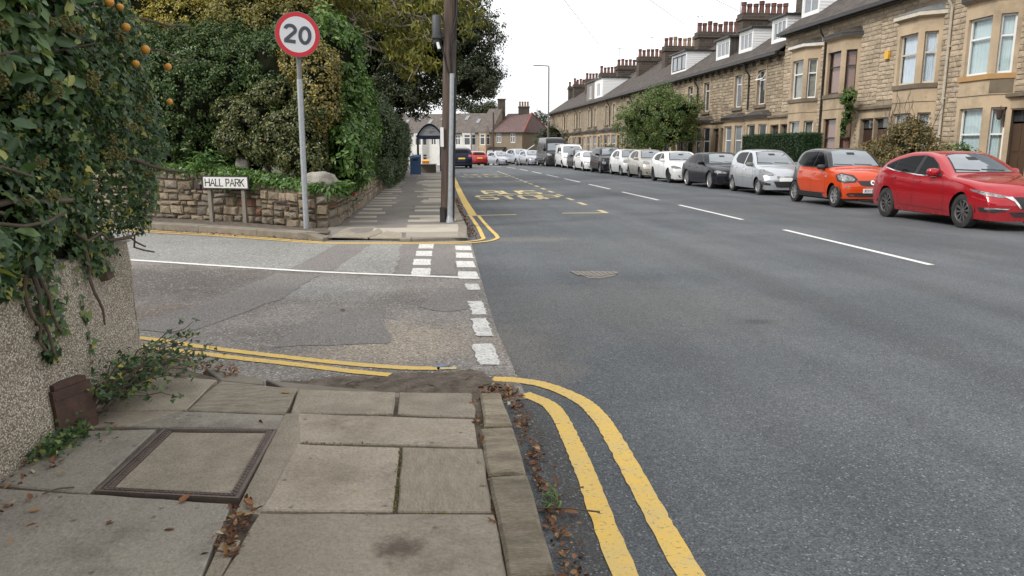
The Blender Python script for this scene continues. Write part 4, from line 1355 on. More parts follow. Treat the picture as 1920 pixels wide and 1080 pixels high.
# aerials
def aerial(x, y, z, h, label, n=5, ang=0.6):
    mb = MB(); mb.tube([(x, y, z), (x, y, z + h)], .025, 6)
    d = Vector((math.cos(ang), math.sin(ang), 0)); e = Vector((-d.y, d.x, 0))
    b = Vector((x, y, z + h - .08))
    mb.tube([b - d * .7, b + d * .7], .014, 5)
    for k in range(n):
        q = b + d * lerp(-.6, .6, k / (n - 1)); mb.tube([q - e * .28, q + e * .28], .01, 4)
    tag(mb.build('roof_aerial', M_GALV), label, 'aerial')
aerial(20.3, 48.2, 9.95, 1.35, 'slim television aerial on the tallest chimney', 6, 2.6)
aerial(20.2, 55.6, 9.95, 1.2, 'television aerial beside the second chimney from the right', 5, 2.6)
aerial(20.3, 78.6, 8.5, 3.3, 'tall television aerial on a mast above the white clad dormer', 7, 0.2)
aerial(21.4, 71.0, 9.95, 1.9, 'television aerial rising between the clay pots of a far chimney', 5, 0.9)
# ================================================================== cars
def carpaint(name, col, met=0.0, rough=0.22, coat=1.0):
    if name in MATS: return MATS[name]
    m = newmat(name); t = NT(m)
    co = t.coord('Object')
    sep = t.node('ShaderNodeSeparateXYZ'); t.l.new(co, sep.inputs[0])
    low = t.ramp(sep.outputs[2], [(0.12, 1.0), (0.55, 0.0)])
    f = t.math('MULTIPLY', low, t.ramp(t.noise(co, 5, 6, .7), [(.35, .1), (.7, .75)]))
    dark = max(col) < .06
    f = t.math('MULTIPLY', f, .16 if dark else .38)
    c = t.mix(f, col, (0.16, 0.145, 0.13))
    t.out(Base_Color=c, Metallic=met, Roughness=t.math('ADD', t.math('MULTIPLY', f, .4), rough), Coat_Weight=coat * (.3 if dark else .7), Coat_Roughness=0.04, Specular_IOR_Level=.12 if dark else .5)
    return m


M_TYRE = pm('tyre_rubber', (0.018, 0.018, 0.019), (0.04, 0.038, 0.036), rough=0.85, vs=7)
M_ALLOY = pm('alloy_wheel', (0.52, 0.52, 0.53), (0.40, 0.40, 0.40), rough=0.32, met=0.7, vs=8)
M_DALLOY = pm('dark_alloy_wheel', (0.20, 0.195, 0.19), rough=0.35, met=0.7)
M_WELL = pm('wheel_well', (0.008, 0.008, 0.008), rough=0.9)
M_CGLASS = pm('car_side_glass', (0.005, 0.006, 0.007), rough=0.04, spec=0.12)
M_WSCR = pm('windscreen_glass', (0.16, 0.185, 0.21), rough=0.03, spec=1.0, coat=1.0)  # pale base colour stands in for sky reflected in the glass
M_CHROME = pm('chrome', (0.75, 0.75, 0.76), rough=0.12, met=1.0)
M_LAMP = pm('lamp_lens', (0.36, 0.37, 0.38), (0.10, 0.10, 0.105), rough=0.3, spec=0.4, vs=16, coat=0.15)
M_LAMPD = pm('dark_lamp_lens', (0.05, 0.052, 0.055), (0.22, 0.225, 0.23), rough=0.15, spec=0.6, vs=18, coat=.6)
M_RLAMP = pm('rear_lamp_lens', (0.42, 0.012, 0.015), rough=0.15, spec=0.8, coat=1.0)
M_PLATEW = pm('white_number_plate', (0.78, 0.78, 0.76), rough=0.5)
M_PLATEY = pm('yellow_number_plate', (0.75, 0.52, 0.04), rough=0.5)
M_PTXT = pm('plate_lettering', (0.015, 0.015, 0.015), rough=0.6)
M_TRIM = pm('dark_trim', (0.022, 0.022, 0.024), rough=0.6)
M_GAP = pm('panel_gap', (0.012, 0.012, 0.012), rough=0.9)


def pchip(pts):
    x = np.array([p[0] for p in pts], float); y = np.array([p[1] for p in pts], float)
    h = np.diff(x); d = np.diff(y) / h
    m = np.zeros_like(y)
    m[0], m[-1] = d[0], d[-1]
    for i in range(1, len(x) - 1):
        if d[i - 1] * d[i] > 0:
            w1 = 2 * h[i] + h[i - 1]; w2 = h[i] + 2 * h[i - 1]
            m[i] = (w1 + w2) / (w1 / d[i - 1] + w2 / d[i])
    def f(q):
        q = min(max(q, x[0]), x[-1])
        i = min(len(x) - 2, max(0, int(np.searchsorted(x, q, side='right')) - 1))
        t = (q - x[i]) / h[i]
        return float((1 + 2 * t) * (1 - t) ** 2 * y[i] + t * (1 - t) ** 2 * h[i] * m[i] + t * t * (3 - 2 * t) * y[i + 1] + t * t * (t - 1) * h[i] * m[i + 1])
    return f


class Car:
    """local frame: x from nose (0) to tail (L), y across, z up"""
    def __init__(s, name, loc, rz, label, spec, group='cars parked along the kerb', cat='car'):
        s.sp = spec
        s.L, s.W = spec['L'], spec['W']
        s.root = empty(name, loc, rz + R(90), label=label, cat=cat, group=group)
        s.root.scale = spec.get('scale', (1, 1, 1))
        s.body()

    def P(s, me, name, mat, smooth=False):
        return me.build(name, mat, s.root, local=True, smooth=smooth)

    def body(s):
        sp = s.sp
        L, W = s.L, s.W
        top = pchip(sp['top']); belt = pchip(sp['belt'])
        R_, xw = sp['wr'], sp['wheels']
        arch = sp.get('arch', R_ + 0.045)
        sill = sp.get('sill', 0.20)
        bf, br_ = sp.get('bowf', .26), sp.get('bowr', .16)
        tum = sp.get('tum', .40)
        zn = sp.get('nosez', .5)
        plan = pchip(sp.get('plan', [(0, .90), (.5, .97), (1.2, 1.0), (L - 1.0, 1.0), (L - .3, .96), (L, .90)]))
        s.top = top
        xs = set(np.linspace(0, L, sp.get('n', 64)).tolist())
        xs |= {0.004, .012, .025, .045, .07, .10, .14, L - .004, L - .015, L - .04, L - .08, L - .13}
        for w in xw:
            for k in range(-12, 13): xs.add(w + arch * math.sin(k / 12 * math.pi / 2))
            xs |= {w - arch - .006, w + arch + .006}
        xs = sorted(x for x in xs if 0 <= x <= L)
        xs = [x for i, x in enumerate(xs) if i == 0 or x - xs[i - 1] > 0.0025]

        def hw(x, z):
            w = W / 2 * plan(x); b = belt(x)
            if z < .55: return w * (1 - .075 * ((.55 - z) / .4) ** 2)
            if z <= b: return w * (1 - .035 * ((z - .55) / max(.1, b - .55)) ** 2.2)
            return w * .965 - tum * (z - b) - .10 * max(0, z - b) ** 2

        def zbot(x):
            z = sill
            if x < .5: z = lerp(sp.get('fb', .19), sill, x / .5)
            if x > L - .6: z = lerp(sill, sp.get('rb', .28), (x - L + .6) / .6)
            for w in xw:
                d = abs(x - w)
                if d < arch: z = max(z, R_ + math.sqrt(max(0, arch * arch - d * d)))
            return z
        s.hw = hw
        ns, na, ntp = 15, 5, 5

        def bow(x, y, z):
            k = min(1.0, abs(y) / (W / 2))
            o = 0.0
            if x < 1.1: o += bf * k ** 2.6 * (1 - sstep(0.0, 1.1, x))
            if x > L - .8: o -= br_ * k ** 2.8 * sstep(L - .8, L, x)
            if x < .35: o += sp.get('rake', .10) * max(0, z - zn) * (1 - x / .35) + sp.get('chin', .10) * max(0, .36 - z) * (1 - x / .35)
            if x > L - .35: o -= sp.get('rrake', .06) * max(0, z - .55) * (1 - (L - x) / .35) + .12 * max(0, .45 - z) * (1 - (L - x) / .35)
            return x + o
        rows = []
        for x in xs:
            zt, zb = top(x), zbot(x)
            b = belt(x)
            cab = sstep(b + .03, b + .28, zt)
            er, wr = lerp(.085, .075, cab), lerp(sp.get('hoodr', .22), .16, cab)
            zs = max(zb + .02, zt - er)
            sec = []
            for i in range(ns):
                z = lerp(zb, zs, i / (ns - 1)); sec.append((hw(x, z), z))
            y0 = sec[-1][0]
            wr = min(wr, y0 * .6)
            crown = lerp(.045, .03, cab)
            ze = zt - crown * ((y0 - wr) / y0) ** 2
            for i in range(1, na + 1):
                a = i / na * math.pi / 2
                sec.append((y0 - wr * (1 - math.cos(a)), zs + (ze - zs) * math.sin(a)))
            for i in range(1, ntp + 1):
                y = (y0 - wr) * (1 - i / ntp)
                sec.append((y, zt - crown * (y / y0) ** 2))
            rows.append([(x, y, z) for y, z in sec])
        m = len(rows[0])
        full = []
        for r in rows:
            f = r + [(x, -y, z) for x, y, z in r[-2::-1]]
            full.append([(bow(x, y, z), y, z) for x, y, z in f])
        k = len(full[0])
        mb = MB()
        vs = [p for r in full for p in r]
        fs = [(i * k + j, i * k + j + 1, (i + 1) * k + j + 1, (i + 1) * k + j) for i in range(len(full) - 1) for j in range(k - 1)]
        mb.add(vs, fs)
        # caps
        for idx, rev in ((0, False), (len(rows) - 1, True)):
            r = rows[idx]
            nc = 12
            cv = []
            for (x, y, z) in r:
                for c in range(nc + 1):
                    yy = lerp(y, -y, c / nc); cv.append((bow(x, yy, z), yy, z))
            cf = []
            for i in range(len(r) - 1):
                for c in range(nc):
                    q = (i * (nc + 1) + c, i * (nc + 1) + c + 1, (i + 1) * (nc + 1) + c + 1, (i + 1) * (nc + 1) + c)
                    cf.append(q if not rev else q[::-1])
            mb.add(cv, cf)
        me = mb.mesh('body')
        bm = bmesh.new(); bm.from_mesh(me)
        bmesh.ops.remove_doubles(bm, verts=bm.verts, dist=0.0008)
        bmesh.ops.recalc_face_normals(bm, faces=bm.faces)
        s.bvh = BVHTree.FromBMesh(bm)
        bm.to_mesh(me); bm.free()
        me.materials.append(sp['paint'])
        me.polygons.foreach_set('use_smooth', [True] * len(me.polygons))
        me.set_sharp_from_angle(angle=R(55))
        s.bodyo = link('body', me, s.root, True)
        # dark underbody and wheel wells
        ub = MB()
        ub.box(.35, L - .35, -W / 2 + .22, W / 2 - .22, .17, .55)
        s.P(ub, 'underbody', M_WELL)
        for w in xw:
            for sg in (1, -1):
                mbw = MB(); n = 16
                yo, yi = sg * (hw(w, .6) - .035), sg * (W / 2 - .36)
                vs = []; fs = []
                for i in range(n + 1):
                    a = math.pi * i / n
                    vs += [(w + (arch + .004) * math.cos(a), yo, R_ + (arch + .004) * math.sin(a)), (w + (arch + .004) * math.cos(a), yi, R_ + (arch + .004) * math.sin(a))]
                for i in range(n): fs.append((2 * i, 2 * i + 1, 2 * i + 3, 2 * i + 2))
                fs.append(tuple(2 * i + 1 for i in range(n + 1)))
                mbw.add(vs, fs)
                s.P(mbw, 'wheel_arch', M_WELL)
                s.wheel(w, sg)

    def wheel(s, w, sg):
        sp = s.sp
        r = sp['wr']; tw = sp.get('tw', .205); rr = sp.get('rim', r * .66)
        yo = sg * (s.hw(w, .5) - .022)
        Mx = Matrix.Translation((w, yo, r)) @ Matrix.Rotation(R(-90) * sg, 4, 'X')
        if w == sp['wheels'][0] and sp.get('steer'):
            Mx = Matrix.Translation((w, yo - sg * .08, r)) @ Matrix.Rotation(sp['steer'], 4, 'Z') @ Matrix.Translation((0, sg * .08, 0)) @ Matrix.Rotation(R(-90) * sg, 4, 'X')
        # lathe axis z -> outward
        prof = [(rr - .01, -tw), (r * .93, -tw), (r, -tw + .025), (r, -.028), (r * .985, -.010), (r * .93, -.002), (rr * 1.04, .0), (rr * .99, -.012), (rr * .97, -.05)]
        t = MB().lathe(prof, 30, Mx, cap=False)
        t.v = [(p[0], p[1], max(p[2], 0.001)) for p in t.v]
        wh = t.build('wheel', M_TYRE, s.root, local=True, smooth=True)
        rm = MB().lathe([(rr * 1.005, -.014), (rr * .955, -.008), (rr * .91, -.024), (rr * .90, -.06)], 30, Mx, cap=False)
        ns = sp.get('spokes', 10)
        wd = sp.get('spw', .30)
        for k in range(ns):
            a = 2 * math.pi * k / ns + (0.12 if sg > 0 else 0)
            da = 2 * math.pi / ns * wd * .5
            da2 = da * 2.0
            p = [(rr * .16 * math.cos(a - da2), rr * .16 * math.sin(a - da2), -.03), (rr * .16 * math.cos(a + da2), rr * .16 * math.sin(a + da2), -.03),
                 (rr * .93 * math.cos(a + da), rr * .93 * math.sin(a + da), -.022), (rr * .93 * math.cos(a - da), rr * .93 * math.sin(a - da), -.022)]
            q = [(x, y, z - .035) for x, y, z in p]
            rm.add([tuple(Mx @ Vector(v)) for v in p + q], [(0, 1, 2, 3), (0, 4, 5, 1), (1, 5, 6, 2), (3, 2, 6, 7), (0, 3, 7, 4)])
        rm.lathe([(rr * .24, -.045), (rr * .23, -.026), (rr * .12, -.022), (0.0, -.022)], 14, Mx, cap=False)
        rm.build('rim', sp.get('rimm', M_ALLOY), wh, local=True, smooth=True)
        MB().lathe([(rr * .97, -.075), (0.0, -.075)], 24, Mx).build('brake_disc', M_WELL, wh, local=True)

    def cast(s, p, d):
        d = Vector(d).normalized()
        h = s.bvh.ray_cast(Vector(p) - d * 4, d)
        return (h[0], h[1]) if h[0] is not None else (None, None)

    def decal(s, name, pts, d, mat, off=.004, parent=None, rings=3, mirror=False, thick=True, seg=.06):
        """pts: 3D points of an outline, laid on the body along direction d"""
        res = None
        for sg in ((1, -1) if mirror else (1,)):
            Q = [Vector((p[0], p[1] * sg, p[2])) for p in pts]
            dd = Vector((d[0], d[1] * sg, d[2]))
            B = []
            for i in range(len(Q)):
                a, b = Q[i], Q[(i + 1) % len(Q)]
                n = max(1, int((b - a).length / seg))
                B += [a.lerp(b, k / n) for k in range(n)]
            c = sum(B, Vector()) / len(B)
            vs = []; n = len(B); ok = True
            for r in range(rings + 1):
                t = r / (rings + 0.0)
                if r == rings: ring = [c]
                else: ring = [b.lerp(c, t) for b in B]
                for q in ring:
                    h, nn = s.cast(q, dd)
                    if h is None:
                        h, nn, _, _ = s.bvh.find_nearest(q)
                    if nn.dot(dd) > 0: nn = -nn
                    vs.append(tuple(h + nn * off))
            fs = []
            for r in range(rings - 1):
                for i in range(n):
                    j = (i + 1) % n
                    fs.append((r * n + i, r * n + j, (r + 1) * n + j, (r + 1) * n + i))
            base = (rings - 1) * n
            for i in range(n): fs.append((base + i, base + (i + 1) % n, len(vs) - 1))
            if thick:
                b0 = len(vs)
                for q in B:
                    h, nn = s.cast(q, dd)
                    if h is None: h, nn, _, _ = s.bvh.find_nearest(q)
                    if nn.dot(dd) > 0: nn = -nn
                    vs.append(tuple(h - nn * .004))
                for i in range(n):
                    j = (i + 1) % n
                    fs.append((i, b0 + i, b0 + j, j))
            o = MB().add(vs, fs).build(name, mat, parent or s.root, local=True, smooth='all' if not thick else True)
            res = res or o
        return res

    def strip(s, pts, d, w, mat, name='panel_gap', off=.002, mirror=False):
        for sg in ((1, -1) if mirror else (1,)):
            P = [Vector((p[0], p[1] * sg, p[2])) for p in pts]
            dd = Vector((d[0], d[1] * sg, d[2])).normalized()
            Q = []
            for a, b in zip(P[:-1], P[1:]):
                n = max(1, int((b - a).length / .06)); Q += [a.lerp(b, k / n) for k in range(n)]
            Q.append(P[-1])
            vs = []
            for i, q in enumerate(Q):
                t = (Q[min(i + 1, len(Q) - 1)] - Q[max(0, i - 1)]).normalized()
                sd = t.cross(dd).normalized() * (w / 2)
                for e in (-1, 1):
                    h, nn = s.cast(q + sd * e, dd)
                    if h is None: h, nn, _, _ = s.bvh.find_nearest(q + sd * e)
                    if nn.dot(dd) > 0: nn = -nn
                    vs.append(tuple(h + nn * off))
            fs = [(2 * i, 2 * i + 1, 2 * i + 3, 2 * i + 2) for i in range(len(Q) - 1)]
            MB().add(vs, fs).build(name, mat, s.bodyo, local=True)

    # ---- standard furniture
    def side(s, name, pts, mat, off=.004, **k): return s.decal(name, [(x, 0, z) for x, z in pts], (0, -1, 0), mat, off, mirror=True, **k)

    def front(s, name, pts, mat, off=.004, **k): return s.decal(name, [(0, y, z) for y, z in pts], (1, 0, 0), mat, off, **k)

    def rear(s, name, pts, mat, off=.004, **k): return s.decal(name, [(s.L, y, z) for y, z in pts], (-1, 0, 0), mat, off, **k)

    def sym(s, half): return half + [(-y, z) for y, z in half[::-1]]

    def mirrors(s, x, z, mat, y=None, sz=(.07, .12, .075)):
        for sg in (1, -1):
            yy = (y or s.hw(x, z) + .10) * sg
            mb = MB()
            n, m = 12, 7
            vs = []; fs = []
            for i in range(m + 1):
                a = math.pi * i / m
                for j in range(n):
                    b = 2 * math.pi * j / n
                    q = [math.cos(a), math.sin(a) * math.cos(b), math.sin(a) * math.sin(b)]
                    q = [math.copysign(abs(v) ** .7, v) for v in q]
                    vs.append((x + sz[0] * q[0] + (.04 * abs(q[1]) if q[1] * sg > 0 else 0), yy + sz[1] * q[1], z + sz[2] * q[2]))
            for i in range(m):
                for j in range(n):
                    j2 = (j + 1) % n
                    fs.append((i * n + j, i * n + j2, (i + 1) * n + j2, (i + 1) * n + j))
            mb.add(vs, fs)
            o = mb.build('door_mirror', mat, s.root, local=True, smooth='all')
            MB().tube([(x + .01, yy - sg * sz[1] * .6, z - sz[2] * .5), (x + .02, sg * (s.hw(x, z - .06) - .02), z - .09)], .022, 6).build('mirror_arm', M_TRIM, o, local=True)

    def handles(s, pts, mat=None):
        for x, z in pts:
            s.side('door_handle', [(x - .085, z - .016), (x + .085, z - .012), (x + .085, z + .016), (x - .085, z + .014)], mat or s.sp['paint'], .022, rings=1)

    def wipers(s, x, z):
        for y in (-.45, .12):
            s.front('wiper', [(y, z), (y + .5, z + .02), (y + .5, z + .035), (y, z + .015)], M_TRIM, .015, rings=1)

    def plate(s, y0, z, front=True, text=None, w=.52, h=.11):
        fn = s.front if front else s.rear
        o = fn('number_plate', [(y0 - w / 2, z - h / 2), (y0 + w / 2, z - h / 2), (y0 + w / 2, z + h / 2), (y0 - w / 2, z + h / 2)], M_PLATEW if front else M_PLATEY, .014, rings=2)
        if text:
            cw, g = .047, .018
            u = w / 2 - .05
            mb = MB()
            for ch in text:
                if ch == ' ': u -= .04; continue
                for q in letter_quads(ch, 0, 0, cw, .075, .013):
                    vv = []
                    for p in q:
                        hpos, nn = s.cast((0, y0 + u - p.x, z - .0375 + p.y), (1, 0, 0))
                        vv.append((hpos.x - .018, y0 + u - p.x, z - .0375 + p.y))
                    mb.add(vv, [(0, 1, 2, 3)])
                u -= cw + g
            mb.build('plate_lettering', M_PTXT, o, local=True)
        return o


P_RED = carpaint('deep_red_paint', (0.38, 0.006, 0.014), met=0.2)
P_ORANGE = carpaint('orange_paint', (0.64, 0.075, 0.012), met=0.15)
P_TWO = newmat('orange_and_black_paint'); t = NT(P_TWO)
sep = t.node('ShaderNodeSeparateXYZ'); t.l.new(t.coord('Object'), sep.inputs[0])
top_ = t.math('MULTIPLY', t.math('GREATER_THAN', sep.outputs[2], t.math('ADD', t.math('MULTIPLY', sep.outputs[0], .012), .995)), t.math('GREATER_THAN', sep.outputs[0], .93))
bk_ = t.math('GREATER_THAN', t.math('ADD', sep.outputs[0], t.math('MULTIPLY', t.math('POWER', t.math('ABSOLUTE', t.math('SUBTRACT', sep.outputs[2], .78)), 2.0), 1.5)), 2.80)
lo_ = t.math('LESS_THAN', sep.outputs[2], .25)
t.out(Base_Color=t.mix(t.math('MAXIMUM', t.math('MAXIMUM', top_, bk_), lo_), (0.58, 0.06, 0.01), (0.012, 0.012, 0.015)), Roughness=.22, Coat_Weight=.8, Coat_Roughness=.04, Specular_IOR_Level=.3)
P_SILVER = carpaint('silver_paint', (0.50, 0.52, 0.55), met=0.55, rough=.3)
P_WHITE = carpaint('white_paint', (0.74, 0.745, 0.74))
P_BLACK = carpaint('black_paint_car', (0.012, 0.013, 0.018))
P_GREY = carpaint('grey_brown_paint', (0.185, 0.165, 0.145), met=0.5, rough=.3)
P_NAVY = carpaint('navy_paint', (0.012, 0.014, 0.035))
P_CHAR = carpaint('charcoal_paint', (0.022, 0.022, 0.025))
P_PEARL = carpaint('pale_silver_paint', (0.42, 0.44, 0.49), met=.5, rough=.3)
P_RED2 = carpaint('bright_red_paint', (0.42, 0.012, 0.016))
P_GOLD = carpaint('warm_silver_paint', (0.47, 0.44, 0.39), met=.5, rough=.3)


def scale_side(pts, xs): return [(x * xs, z) for x, z in pts]


# ---------------------------------------------------------------- 1. deep red hatchback (nearest)
def red_hatch(loc, rz):
    L = 4.46
    c = Car('parked_car', loc, rz, 'deep red hatchback parked nearest the camera, front end cut by the picture edge', dict(
        scale=(.93, 1, 1.04), L=L, W=1.795, wr=.325, wheels=(.93, 3.63), sill=.20, paint=P_RED, spokes=10, spw=.42, rimm=M_DALLOY, tum=.44, bowf=.34, bowr=.24, rake=.35,
        top=[(0, .60), (.03, .68), (.10, .75), (.35, .85), (.8, .935), (1.2, .985), (1.40, 1.01), (1.50, 1.05), (1.95, 1.285), (2.25, 1.405), (2.6, 1.46), (3.0, 1.455), (3.5, 1.37), (3.85, 1.25), (4.12, 1.10), (4.25, 1.02), (4.40, .96), (4.46, .80)],
        belt=[(0, .72), (.9, .84), (1.4, .90), (2.5, .945), (3.6, 1.02), (4.46, 1.0)]))
    c.side('window_trim', [(1.62, .938), (2.5, .958), (3.38, 1.023), (3.84, 1.10), (3.82, 1.145), (3.40, 1.12), (2.5, 1.05), (1.70, 1.0)], M_CHROME, .003)
    c.side('window_trim', [(1.66, .958), (2.5, .978), (3.38, 1.043), (3.80, 1.115), (3.78, 1.15), (3.44, 1.265), (3.0, 1.35), (2.55, 1.37), (2.26, 1.325), (1.98, 1.20)], M_TRIM, .006)
    c.side('front_door_window', [(1.80, .975), (2.52, .99), (2.47, 1.355), (2.27, 1.315), (2.02, 1.205)], M_CGLASS, .010)
    c.side('rear_door_window', [(2.66, .995), (3.36, 1.055), (3.38, 1.265), (3.0, 1.335), (2.60, 1.355)], M_CGLASS, .010)
    c.side('quarter_window', [(3.41, 1.065), (3.74, 1.12), (3.72, 1.155), (3.43, 1.25)], M_CGLASS, .010)
    c.front('windscreen', c.sym([(.66, 1.035), (.60, 1.15), (.53, 1.28), (.47, 1.375), (.25, 1.40)]), M_TRIM, .003)
    c.front('windscreen', c.sym([(.63, 1.045), (.57, 1.15), (.505, 1.27), (.45, 1.36), (.25, 1.385)]), M_WSCR, .007)
    c.rear('rear_window', c.sym([(.5, 1.13), (.42, 1.33), (.2, 1.37)]), M_CGLASS, .006)
    c.mirrors(1.86, 1.035, P_RED, sz=(.075, .13, .085))
    c.wipers(0, 1.06)
    c.front('interior_mirror', [(-.11, 1.27), (.11, 1.27), (.11, 1.33), (-.11, 1.33)], M_TRIM, .010, rings=1)
    c.handles([(2.42, .83), (3.36, .89)])
    for l in ([(1.62, .95), (1.50, .62), (1.52, .32)], [(2.60, .97), (2.58, .6), (2.62, .32)], [(3.42, 1.03), (3.38, .78), (3.16, .55), (3.10, .34)], [(1.45, .30), (2.2, .315), (3.1, .33)]):
        c.strip([(x, 0, z) for x, z in l], (0, -1, 0), .009, M_GAP, mirror=True)
    c.decal('headlight', [(.80, .82, .755), (.62, .86, .745), (.30, .70, .69), (.12, .52, .645), (.12, .46, .625), (.22, .60, .615), (.45, .76, .655), (.70, .85, .72)], (.75, -.65, 0), M_LAMP, .008, mirror=True)
    c.decal('lamp_projector', [(.30 + .06 * math.cos(a), .70 - .05 * math.cos(a), .665 + .042 * math.sin(a)) for a in np.linspace(0, 2 * math.pi, 12, endpoint=False)], (.75, -.65, 0), M_LAMPD, .013, mirror=True, rings=2)
    c.front('grille', c.sym([(.42, .63), (.30, .42), (.16, .38)]), M_TRIM, .008)
    c.front('grille_surround', [(.56, .630), (.43, .635), (.28, .43), (.31, .42), (.46, .605)], M_CHROME, .014)
    c.front('lower_intake', c.sym([(.50, .36), (.40, .27)]), M_TRIM, .006)
    c.decal('fog_lamp_recess', [(.55, .80, .43), (.10, .55, .42), (.10, .52, .37), (.30, .66, .335), (.50, .78, .35)], (.75, -.65, 0), M_TRIM, .006, mirror=True)
    c.decal('fog_lamp_trim', [(.40, .75, .43), (.06, .50, .425), (.06, .50, .405), (.40, .75, .40)], (.75, -.65, 0), M_CHROME, .014, mirror=True)
    c.rear('tail_light', [(.78, .95), (.48, .92), (.48, .84), (.80, .85)], M_RLAMP, .006)
    return c


# ---------------------------------------------------------------- 2. orange and black four-door city car
def orange_city(loc, rz):
    L = 3.495
    c = Car('parked_car', loc, rz, 'bright orange small car with black roof and pillars and plate KW16', dict(
        scale=(.91, 1, 1.02), L=L, W=1.665, wr=.30, wheels=(.56, 3.05), sill=.22, paint=P_TWO, spokes=8, spw=.5, tum=.30, bowf=.26, bowr=.30, rake=.16, hoodr=.2,
        top=[(0, .58), (.03, .72), (.10, .84), (.25, .93), (.6, 1.005), (.84, 1.035), (.92, 1.07), (1.25, 1.33), (1.45, 1.46), (1.75, 1.54), (2.2, 1.555), (2.7, 1.51), (3.05, 1.40), (3.28, 1.16), (3.40, .98), (3.47, .86), (3.495, .6)],
        belt=[(0, .84), (.6, .93), (1.2, .965), (2.6, .99), (3.495, 1.0)]))
    BK = P_BLACK
    # black safety-cell over the roof, the pillars and the tail
    c.side('sill_trim', [(.90, .36), (2.55, .36), (2.62, .24), (.86, .225)], M_TRIM, .006)
    c.side('front_door_window', [(1.20, 1.03), (1.86, 1.05), (1.80, 1.44), (1.62, 1.42), (1.36, 1.22)], M_CGLASS, .011)
    c.side('rear_door_window', [(1.95, 1.05), (2.72, 1.07), (2.93, 1.13), (2.80, 1.33), (2.62, 1.42), (1.88, 1.45)], M_CGLASS, .011)
    c.front('windscreen', c.sym([(.66, 1.075), (.615, 1.19), (.565, 1.32), (.51, 1.445), (.2, 1.485)]), M_WSCR, .008)
    c.rear('rear_window', c.sym([(.52, 1.12), (.46, 1.36), (.2, 1.42)]), M_CGLASS, .006)
    c.rear('tail_panel', c.sym([(.66, .45), (.70, .95), (.5, 1.1)]), BK, .004)
    c.mirrors(1.18, 1.04, M_BLACKP, sz=(.065, .115, .07))
    c.handles([(1.78, .86), (2.60, .90)], P_ORANGE)
    for l in ([(1.12, .98), (1.05, .75), (1.0, .38)], [(1.88, 1.02), (1.90, .62), (1.88, .38)]):
        c.strip([(x, 0, z) for x, z in l], (0, -1, 0), .009, M_GAP, mirror=True)
    c.decal('headlight_surround', [(.50, .81, .845), (.37, .76, .905), (.13, .54, .85), (.03, .45, .745), (.05, .48, .665), (.25, .66, .645), (.44, .78, .70)], (.72, -.68, 0), M_BLACKP, .007, mirror=True)
    c.decal('headlight', [(.45, .79, .835), (.35, .75, .868), (.15, .56, .815), (.07, .50, .745), (.08, .51, .70), (.25, .66, .685), (.40, .765, .735)], (.72, -.68, 0), M_LAMP, .013, mirror=True)
    c.side('side_lamp', [(.98, .78), (1.06, .78), (1.06, .83), (.98, .83)], M_LAMP, .012, rings=1)
    c.front('grille', c.sym([(.40, .705), (.30, .59), (.12, .565)]), M_BLACKP, .008)
    c.front('emblem_ring', [(.0 + .062 * math.cos(a), .655 + .062 * math.sin(a)) for a in np.linspace(0, 2 * math.pi, 16, endpoint=False)], M_CHROME, .020, rings=2, seg=.03)
    c.front('emblem_core', [(-.008 + .028 * math.cos(a), .655 + .028 * math.sin(a)) for a in np.linspace(0, 2 * math.pi, 12, endpoint=False)], M_BLACKP, .026, rings=1, seg=.03)
    c.front('lower_intake', c.sym([(.62, .40), (.66, .36), (.60, .30)]), M_TRIM, .008)
    c.front('front_spoiler', c.sym([(.72, .245), (.72, .20)]), M_TRIM, .012, rings=2)
    c.decal('fog_lamp', [(.22, .66, .575), (.14, .58, .575), (.12, .56, .55), (.20, .64, .545)], (.72, -.68, 0), M_LAMP, .01, mirror=True, rings=1)
    c.plate(.0, .45, True, 'KW16 K')
    c.wipers(0, 1.085)
    c.front('interior_mirror', [(-.11, 1.36), (.11, 1.36), (.11, 1.42), (-.11, 1.42)], M_TRIM, .011, rings=1)
    return c


